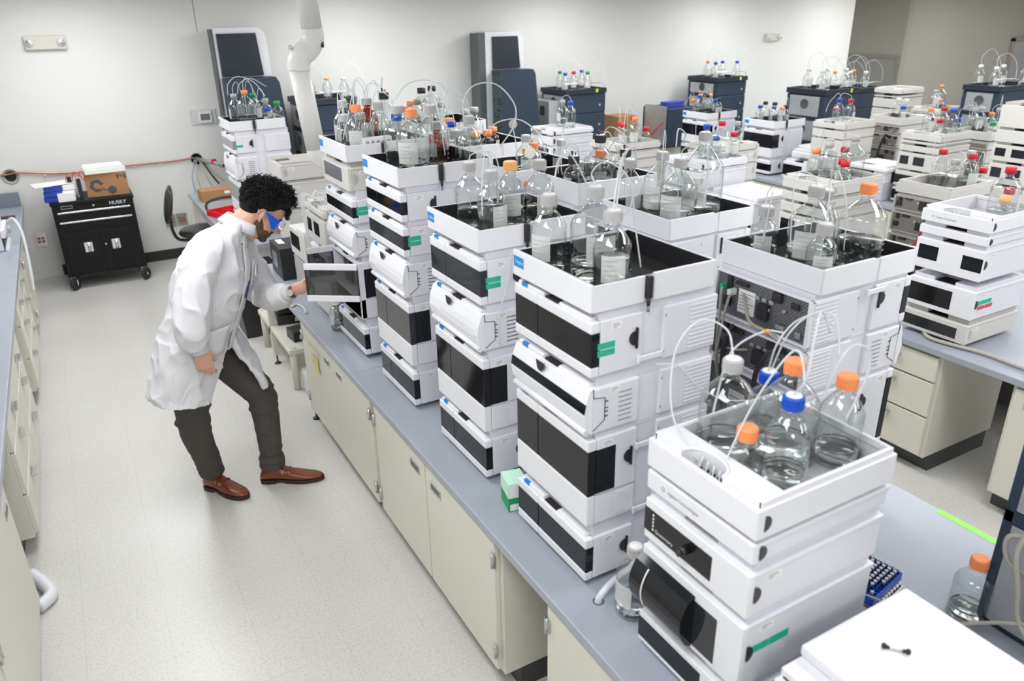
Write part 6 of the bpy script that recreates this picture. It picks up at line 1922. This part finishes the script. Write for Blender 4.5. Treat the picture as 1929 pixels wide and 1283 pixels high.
def finger(base, d, nrm, L_, r, curls):
    """chain bending towards nrm"""
    pts = [(*base, r)]
    d = Vector(d).normalized(); nrm = Vector(nrm).normalized()
    ax = d.cross(nrm).normalized()
    p = Vector(base)
    for l, c_ in zip(L_, curls):
        d = (Matrix.Rotation(math.radians(c_), 3, ax) @ d)
        p = p+d*l
        r *= .92
        pts.append((*p, r))
    limb(body, pts, SKIN, 12, 4)
    blob(body, p, (r*.98,)*3, SKIN, None, 10)
    return p, d
def hand(wrist, d, side, nrm, curls, thumb, sc=1.0):
    """d: wrist->knuckles, side: towards the thumb, nrm: palm-facing normal"""
    d = Vector(d).normalized(); side = Vector(side); side = (side-d*side.dot(d)).normalized(); nrm_ = Vector(nrm)
    nrm_ = (nrm_-d*nrm_.dot(d)-side*nrm_.dot(side)).normalized()
    R = Matrix((d, side, nrm_)).transposed()
    w_ = Vector(wrist)
    blob(body, w_+d*.050*sc, (.052*sc, .040*sc, .0165*sc), SKIN, R)
    blob(body, w_+d*.070*sc, (.030*sc, .041*sc, .0145*sc), SKIN, R)
    blob(body, w_+d*.035*sc+side*.022*sc+nrm_*.008, (.034*sc, .018*sc, .016*sc), SKIN, R)
    blob(body, w_+d*.01, (.03*sc, .027*sc, .020*sc), SKIN, R)
    tips = []
    for k, (off, Ls) in enumerate(((.030, (.042, .024, .020)), (.010, (.046, .028, .021)), (-.011, (.043, .026, .020)), (-.031, (.034, .020, .018)))):
        b = w_+d*(.088-.004*abs(k-1))*sc+side*off*sc
        tips.append(finger(b, d+side*.06*(1.5-k)*.5, nrm_, [l*sc for l in Ls], .0088*sc if k < 3 else .0078*sc, curls[k]))
    tb_, td, tc = thumb
    tips.append(finger(w_+d*.030*sc+side*.032*sc+nrm_*.006, Vector(td), Vector(tc), [.036*sc, .030*sc, .024*sc], .0105*sc, tb_))
    return tips
# right hand hangs loosely
tipsR = hand((.329, 3.484, .935), (.07, .0, -1), (.9, -.25, 0), (.1, .9, -.1), [(22, 38, 28), (26, 42, 30), (30, 44, 32), (34, 46, 34)],
             ((10, 18, 22), (.45, .35, -.85), (.0, .9, -.3)))
# left hand holds the door edge: fingers behind the pane, thumb in front
tipsL = hand((.803, 3.636, 1.080), (.78, -.46, .36), (-.25, -.1, 1), (.55, .85, -.05), [(46, 58, 40), (50, 60, 42), (54, 60, 44), (58, 62, 44)],
             ((6, 16, 20), (.90, -.50, .25), (.5, .8, -.3)), .86)
bo = baked(body, 'body', person, .0036, 5)

# eyes
for sg in (-1, 1):
    MBx_ = WB(); blob(MBx_, H(.0835, sg*.031, .002), (.0095, .0095, .0075), PAPER, HR, 12)
    blob(MBx_, H(.0905, sg*.030, -.001), (.003, .0042, .0042), mat('brown_iris%d' % (sg+1), (.05, .03, .02), .2), HR, 10)
    MBx_.build('eye', person)
br = WB()
for sg in (-1, 1):
    br.tube([H(.098, sg*.014, .020), H(.098, sg*.030, .026), H(.086, sg*.046, .022)], lambda u: .0035, HAIR, 6, 4)
br.build('eyebrows', person)
# beard: many short hairs laid over the jaw as a close shell
bd = WB()
rb = random.Random(5)
def jaw_pt(a, h):
    """a: -1..1 from right ear to left ear round the chin; h: 0..1 from jaw line to cheek"""
    ang = a*PI*.52
    x = .012+.083*math.cos(ang)**.9 if abs(ang) < PI/2 else .0
    return x, .064*math.sin(ang), 0
bl = WB()
hbx = lambda x, y, z, a, b, c: blob(bl, H(x, y, z), (a, b, c), BEARD, HR, 20)
hbx(.048, 0, -.078, .0475, .0465, .041); hbx(.078, 0, -.102, .0215, .0275, .0195)
hbx(.012, .042, -.048, .046, .0215, .037); hbx(.012, -.042, -.048, .046, .0215, .037)
hbx(.040, .038, -.068, .040, .020, .030); hbx(.040, -.038, -.068, .040, .020, .030)
hbx(.093, 0, -.056, .0115, .026, .006); hbx(.086, .020, -.070, .012, .010, .018); hbx(.086, -.020, -.070, .012, .010, .018)
baked(bl, 'beard', person, .004, 3)

# ---- hair: dense curls
hm = WB()
for (x, y, z, a, b, c) in ((-.016, 0, .065, .100, .086, .082), (-.050, 0, .015, .058, .074, .062), (.040, 0, .100, .066, .076, .050), (-.02, 0, .10, .08, .078, .06)):
    blob(hm, H(x, y, z), (a, b, c), HAIR, HR, 24)
rc_ = random.Random(2)
def onhead(t_):
    while True:
        q = Vector((rc_.gauss(0, 1), rc_.gauss(0, 1), rc_.gauss(0, 1))).normalized()
        if q.z < -.55 and q.x > -.2: continue
        if q.z < -.75: continue
        if q.x > .35 and q.z < .36: continue
        if abs(q.y) > .5 and q.z < -.02 and q.x > -.30: continue
        return q
for k in range(1150):
    q = onhead(0)
    p = Vector((-.012+.104*q.x, .088*q.y, .060+.094*q.z))
    if q.x > .3: p.x += .008; p.z += .016
    side = max(0, .35-q.z)
    vol = 1.0-.7*min(1, side*1.3)
    d2 = q.orthogonal().normalized(); d3 = q.cross(d2)
    R_ = rc_.uniform(.005, .012)*(.55+.45*vol); ph = rc_.uniform(0, 2*PI); turns = rc_.uniform(.8, 1.8)
    grow = Vector((rc_.uniform(-.3, .7), rc_.uniform(-.4, .4), rc_.uniform(-.7, .2)))*.022*vol
    pts = []
    n_ = 9
    for i in range(n_+1):
        u = i/n_
        a = ph+turns*2*PI*u
        w_ = p+q*(.001+(.006+.022*vol)*u)+grow*u+(d2*math.cos(a)+d3*math.sin(a))*R_*(.4+.6*u)
        pts.append(H(w_.x, w_.y, w_.z))
    hm.tube(pts, .0014 if k % 2 else .0018, HAIR, 4, 1, cap=False)
for k in range(70):     # fringe curls over the forehead
    y = rc_.uniform(-.05, .05)
    ph = rc_.uniform(0, 6.28); R_ = rc_.uniform(.006, .010)
    b = Vector((.084, y, .104+rc_.uniform(-.02, .012)))
    pts = []
    for i in range(11):
        u = i/10; a = ph+u*11
        pts.append(H(b.x+.040*u*(1-.2*u)+R_*math.cos(a), b.y+R_*math.sin(a)*.8, b.z-.018*u-.030*u*u+R_*math.sin(a)*.7))
    hm.tube(pts, .0017, HAIR, 4, 1, cap=False)
hm.build('hair', person)

# ---- goggles
g = WB()
for sg in (-1, 1):
    vs_ = []
    for w_ in (0, .0025):
        vs_ += [H(.004, sg*(.087+w_), .020), H(.012, sg*(.087+w_), .030), H(.088, sg*(.068+w_), .022), H(.086, sg*(.067+w_), -.026), H(.070, sg*(.074+w_), -.030), H(.030, sg*(.085+w_), .008)]
    g.add(vs_, [(0, 1, 2, 3, 4, 5), (11, 10, 9, 8, 7, 6)]+[(i, (i+1) % 6, (i+1) % 6+6, i+6) for i in range(6)], GOGB)
g.build('goggle_arms', person)
g = WB()
n_ = 14; rows = []
for (dx, zz) in ((.0, .024), (.012, .020), (.013, -.026), (.0, -.034)):
    rows.append([H(.082+dx+.034*math.cos(t_)**.8 if abs(t_) < PI/2 else .082+dx, .066*math.sin(t_)*1.03, zz) for t_ in [(-.98+1.96*i/n_)*PI/2 for i in range(n_+1)]])
vs_ = [v for r_ in rows for v in r_]
g.add(vs_, [(j*(n_+1)+i, j*(n_+1)+i+1, (j+1)*(n_+1)+i+1, (j+1)*(n_+1)+i) for j in range(3) for i in range(n_)], GOGC, True)
g.build('goggle_lens', person)

# ---- trousers
tr = WB()
limb(tr, [(.345, 3.80, .93, .12), (.42, 3.805, .80, .102), (.515, 3.79, .66, .088), (.592, 3.765, .545, .078), (.605, 3.755, .44, .072), (.607, 3.75, .30, .064), (.603, 3.742, .19, .060), (.600, 3.738, .115, .063), (.600, 3.738, .095, .062)], JEAN, 24)
limb(tr, [(.315, 3.68, .93, .12), (.285, 3.67, .78, .104), (.262, 3.69, .60, .09), (.252, 3.70, .49, .080), (.262, 3.73, .38, .073), (.282, 3.77, .26, .066), (.300, 3.805, .16, .062), (.305, 3.815, .115, .063), (.306, 3.817, .10, .062)], JEAN, 24)
blob(tr, (.33, 3.74, .90), (.15, .16, .11), JEAN)
baked(tr, 'trousers', person, .007, 3, None, .5, 'denim')
# ---- shoes
def shoe(heel, toe, nm):
    hl = Vector((*heel, 0)); tt = Vector((*toe, 0)); d = (tt-hl); Ln = d.length; d.normalize(); s_ = Vector((-d.y, d.x, 0)); u_ = Vector((0, 0, 1))
    b = WB(); secs = []
    for f_, w_, h0, h1 in ((.0, .018, .022, .05), (.03, .030, .018, .075), (.10, .036, .016, .098), (.22, .037, .016, .108), (.34, .037, .016, .095), (.45, .041, .016, .074), (.58, .046, .014, .060), (.72, .046, .014, .048), (.86, .039, .016, .042), (.95, .026, .019, .036), (1.0, .010, .023, .030)):
        c = hl+d*(f_*Ln)+u_*((h0+h1)/2)
        secs.append(ell(c, s_, u_, w_, (h1-h0)/2, 24, .8))
    vs_, fs_ = ring_loft(secs); b.add(vs_, fs_, LEATH, True)
    o = b.build(nm, person)
    so = WB()
    outl = []
    for f_, w_ in ((-.01, .012), (.02, .030), (.12, .038), (.25, .036), (.38, .034), (.5, .042), (.62, .049), (.76, .048), (.88, .040), (.97, .024), (1.01, .008)):
        outl.append((f_, w_))
    pl = [hl+d*(f_*Ln)+s_*w_ for f_, w_ in outl]+[hl+d*(f_*Ln)-s_*w_ for f_, w_ in outl[::-1]]
    n = len(pl)
    so.add([p+u_*.012 for p in pl]+[p+u_*.022 for p in pl], [tuple(range(n-1, -1, -1)), tuple(range(n, 2*n))]+[(i, (i+1) % n, (i+1) % n+n, i+n) for i in range(n)], SOLE)
    hp = [hl+d*(f_*Ln)+s_*w_ for f_, w_ in outl[:4]]+[hl+d*(f_*Ln)-s_*w_ for f_, w_ in outl[:4][::-1]]
    n = len(hp)
    so.add([p+u_*.001 for p in hp]+[p+u_*.013 for p in hp], [tuple(range(n-1, -1, -1)), tuple(range(n, 2*n))]+[(i, (i+1) % n, (i+1) % n+n, i+n) for i in range(n)], SOLE)
    fp = [hl+d*(f_*Ln)+s_*w_ for f_, w_ in outl[4:]]+[hl+d*(f_*Ln)-s_*w_ for f_, w_ in outl[4:][::-1]]
    n = len(fp)
    so.add([p+u_*.001 for p in fp]+[p+u_*.013 for p in fp], [tuple(range(n-1, -1, -1)), tuple(range(n, 2*n))]+[(i, (i+1) % n, (i+1) % n+n, i+n) for i in range(n)], SOLE)
    so.build('sole', o)
    bk = WB()
    for f_ in (.36, .47):
        c = hl+d*(f_*Ln)-s_*.036+u_*.066
        bk.tube([c+u_*.009+d*.006, c+u_*.009-d*.006, c-u_*.009-d*.006, c-u_*.009+d*.006, c+u_*.009+d*.006], .0018, STEEL, 6, 1)
    bk.build('buckle', o)
    st = WB()
    for f_ in (.33, .46):
        secs_ = []
        pts = []
        for k in range(9):
            a = PI*k/8
            wv = .0375+.004*(f_ > .4)
            hh = (.094 if f_ < .4 else .073)
            pts.append(hl+d*(f_*Ln+.004*math.sin(a))+s_*wv*math.cos(a)*1.01+u_*(.05+(hh-.048)*math.sin(a)))
        st.tube(pts, lambda u: .0045, LEATH, 6, 2)
    st.build('strap', o)
shoe((.268, 3.872), (.436, 3.640), 'shoe')
shoe((.535, 3.768), (.835, 3.620), 'shoe')

# ---- lab coat
ct = WB()
secs = []
for z, cx, cy_, a, b in ((.86, .330, 3.738, .215, .178), (.93, .355, 3.737, .210, .178), (1.00, .386, 3.736, .205, .178), (1.08, .420, 3.735, .205, .178), (1.16, .450, 3.735, .210, .176),
                        (1.24, .478, 3.735, .215, .166), (1.31, .505, 3.735, .208, .138), (1.365, .528, 3.735, .198, .118), (1.405, .560, 3.735, .165, .098), (1.432, .592, 3.735, .115, .080), (1.45, .610, 3.735, .085, .070)):
    secs.append(ell((cx, cy_, z), FB, LB, b, a, 48, .92))
vs_, fs_ = ring_loft(secs); ct.add(vs_, fs_, COAT, True)
limb(ct, [(.49, 3.665, 1.355, .088), (.432, 3.598, 1.338, .089), (.378, 3.545, 1.262, .084), (.338, 3.508, 1.17, .080), (.318, 3.49, 1.10, .080), (.310, 3.483, 1.03, .074), (.318, 3.483, .975, .060), (.324, 3.484, .950, .048)], COAT, 24)
limb(ct, [(.56, 3.79, 1.34, .09), (.615, 3.87, 1.32, .086), (.660, 3.93, 1.21, .080), (.698, 3.915, 1.08, .079), (.718, 3.85, 1.020, .078), (.745, 3.76, 1.025, .070), (.772, 3.695, 1.05, .058), (.788, 3.665, 1.066, .046)], COAT, 24)
# skirt as a thick open sheet
NPH, NT = 64, 18
def skirt(off):
    grid = []
    for j in range(NT+1):
        t_ = j/NT
        row = []
        for i in range(NPH+1):
            s_ = i/NPH
            f0 = math.radians(2+16*max(0, (t_-.2)))          # far placket edge
            f1 = math.radians(360-2-34*max(0, t_-.2))              # near placket edge
            ph = f0+(f1-f0)*s_
            zh = .60+.13*min(1, s_*2.8) if s_ < .4 else .73-.10*min(1, (s_-.4)/.45)
            z = .95-(.95-zh)*t_
            u = (.95-z)/.4
            cx, cy_ = .350-.115*u, 3.737
            a = .208+.020*u; b = .172+.025*u
            pc = math.radians(58-50*min(1, u/.85))
            far = math.exp(-((ph-pc)/math.radians(46))**2)
            bulge = 1+far*(1.15*max(0, u-.02)**.8)*(1 if s_ < .5 else 0)
            fold = 1+.030*u*math.sin(ph*7+1.0)+.018*u*math.sin(ph*13+2)
            r_ = bulge*fold
            c_ = Vector((cx, cy_, z))
            row.append(c_+FB*math.cos(ph)*(b+off)*r_+LB*math.sin(ph)*(a+off)*r_)
        grid.append(row)
    return grid
go_, gi_ = skirt(.0), skirt(-.016)
vs_ = [v for r_ in go_ for v in r_]+[v for r_ in gi_ for v in r_]
W_ = NPH+1; N_ = W_*(NT+1); fs_ = []
for j in range(NT):
    for i in range(NPH):
        fs_.append((j*W_+i, j*W_+i+1, (j+1)*W_+i+1, (j+1)*W_+i))
        fs_.append((N_+j*W_+i+1, N_+j*W_+i, N_+(j+1)*W_+i, N_+(j+1)*W_+i+1))
for i in range(NPH):
    fs_.append((i+1, i, N_+i, N_+i+1)); fs_.append((NT*W_+i, NT*W_+i+1, N_+NT*W_+i+1, N_+NT*W_+i))
for j in range(NT):
    fs_.append((j*W_, (j+1)*W_, N_+(j+1)*W_, N_+j*W_)); fs_.append(((j+1)*W_+NPH, j*W_+NPH, N_+j*W_+NPH, N_+(j+1)*W_+NPH))
ct.add(vs_, fs_, COAT, True)
baked(ct, 'lab_coat', person, .0065, 4, None, .5, 'coat')
# collar
co = WB()
rows = []
AX = Vector((.50, 0, .62)).normalized()
for k, (hh, rr) in enumerate(((-.034, .074), (-.004, .068), (.020, .064), (.022, .067), (.0, .074), (-.026, .084))):
    r_ = []
    for i in range(29):
        ph = math.radians(14+332*i/28)
        base_ = Vector((.634, 3.735, 1.425))
        v = FB*math.cos(ph)*rr+LB*math.sin(ph)*rr
        v.z -= .62*(v.x)
        r_.append(base_+v+AX*hh)
    rows.append(r_)
vs_ = [v for r_ in rows for v in r_]
co.add(vs_, [(j*29+i, j*29+i+1, (j+1)*29+i+1, (j+1)*29+i) for j in range(5) for i in range(28)], COAT, True)
o = co.build('collar', person)
sm = o.modifiers.new('t', 'SOLIDIFY'); sm.thickness = .004
# front placket, buttons, cuffs, pocket, badge
def front(z, ph, off=.004):
    """point on the coat surface at height z, body angle ph (deg)"""
    tab = [(.86, .330, .215, .178), (.93, .355, .210, .178), (1.00, .386, .205, .178), (1.08, .420, .205, .178), (1.16, .450, .210, .176), (1.24, .478, .215, .166), (1.31, .505, .208, .138), (1.365, .528, .198, .118), (1.405, .56, .165, .098), (1.432, .592, .115, .08)]
    for (z0, x0, a0, b0), (z1, x1, a1, b1) in zip(tab[:-1], tab[1:]):
        if z <= z1 or z1 == 1.432:
            t_ = max(0, min(1, (z-z0)/(z1-z0)))
            cx = x0+(x1-x0)*t_; a = a0+(a1-a0)*t_+off; b = b0+(b1-b0)*t_+off
            p = math.radians(ph); ct_, st_ = math.cos(p), math.sin(p)
            return Vector((cx, 3.735, z))+FB*math.copysign(abs(ct_)**.92, ct_)*b+LB*math.copysign(abs(st_)**.92, st_)*a
pk = WB()
rows = []
for k in range(15):
    z = 1.40-.54*k/14
    rows.append([front(z, ph, .0045) for ph in (-9, -5, 0, 5)])
vs_ = [v for r_ in rows for v in r_]
pk.add(vs_, [(j*4+i, j*4+i+1, (j+1)*4+i+1, (j+1)*4+i) for j in range(14) for i in range(3)], COAT, True)
o = pk.build('placket', person); sm = o.modifiers.new('t', 'SOLIDIFY'); sm.thickness = .003
for z, ph in ((1.395, -14), (1.378, -8), (1.36, -16), (1.355, 12), (1.335, -4)):
    p = front(z, ph, .014); n_ = (p-Vector((.54, 3.735, z))).normalized()
    q = WB(); q.cyl(p-n_*.001, p+n_*.003, .0052, STEEL, 12).cyl(p+n_*.003, p+n_*.0038, .003, INK, 10); q.build('snap_button', person)
sh = WB(); sh.add([front(1.17, -2, .013), front(1.17, 4, .013), front(1.08, 3, .013), front(1.10, -4, .013)], [(0, 1, 2, 3)], SHIRT); sh.build('shirt_gap', person)
def patch(z0, z1, p0, p1, off, m, nm, thick=.003, n=6):
    q = WB(); rows = []
    for j in range(n+1):
        rows.append([front(z0+(z1-z0)*j/n, p0+(p1-p0)*i/n, off) for i in range(n+1)])
    vs_ = [v for r_ in rows for v in r_]
    q.add(vs_, [(j*(n+1)+i, j*(n+1)+i+1, (j+1)*(n+1)+i+1, (j+1)*(n+1)+i) for j in range(n) for i in range(n)], m, True)
    o = q.build(nm, person)
    sm = o.modifiers.new('t', 'SOLIDIFY'); sm.thickness = thick; sm.offset = 1
    return o
patch(1.12, 1.25, 9, 36, .010, COAT, 'chest_pocket')
patch(.87, 1.00, -62, -22, .009, COAT, 'hip_pocket')
# badge
bc = front(1.10, 12, .026); bn = FB*math.cos(math.radians(12))+LB*math.sin(math.radians(12)); bs = Vector((0, 0, 1)).cross(bn).normalized()
T = basis(bc, bs, (0, 0, 1))
q = WB(); q.box(-.038, -.05, -.001, .038, .005, .0012, PAPER, 0, T).box(-.026, -.034, .0012, .018, -.031, .0016, INK, 0, T).box(-.022, -.018, .0012, .0, -.016, .0016, GREYIN, 0, T)
q.build('name_badge', person)
T2 = basis(front(1.20, 16, .020), bs, (0, 0, 1))
q = WB(); q.box(-.03, -.012, 0, .03, .004, .006, CAPS['white'], .001, T2 @ Matrix.Rotation(.7, 4, 'Z')).cyl(T2 @ Vector((-.02, -.02, .004)), T2 @ Vector((.03, .02, .008)), .003, STEEL, 8).cyl(T2 @ Vector((.0, -.02, .004)), T2 @ Vector((.035, .012, .008)), .003, BLACK, 8)
q.build('pens', person)
# cuffs
cu = WB(); limb(cu, [(.317, 3.483, .985, .052), (.322, 3.484, .955, .043), (.327, 3.485, .925, .040)], COAT2, 24); cu.build('cuff', person)
cu = WB(); limb(cu, [(.768, 3.700, 1.050, .055), (.782, 3.672, 1.063, .045), (.798, 3.645, 1.075, .040)], COAT2, 24); cu.build('cuff', person)
# watch
wt = WB()
wc = Vector((.805, 3.634, 1.081)); wd = Vector((.80, -.42, .26)).normalized(); w1 = wd.orthogonal().normalized(); w2 = wd.cross(w1)
BR = mat('brown_strap', '6d3524', .4)
for k in range(24):
    a0, a1 = 2*PI*k/24, 2*PI*(k+1)/24
    pts = [wc+w1*.030*math.cos(a)+w2*.030*math.sin(a)+wd*o_ for a in (a0, a1) for o_ in (-.009, .009)]
    wt.add(pts, [(0, 1, 3, 2)], BR, True)
o = wt.build('watch_strap', person); sm = o.modifiers.new('t', 'SOLIDIFY'); sm.thickness = .004; sm.offset = 1
q = WB(); n0 = Vector((-.3, -.75, .2)); n0 = (n0-wd*n0.dot(wd)).normalized(); q.cyl(wc+n0*.030, wc+n0*.039, .016, STEEL, 18); q.build('watch_case', person)
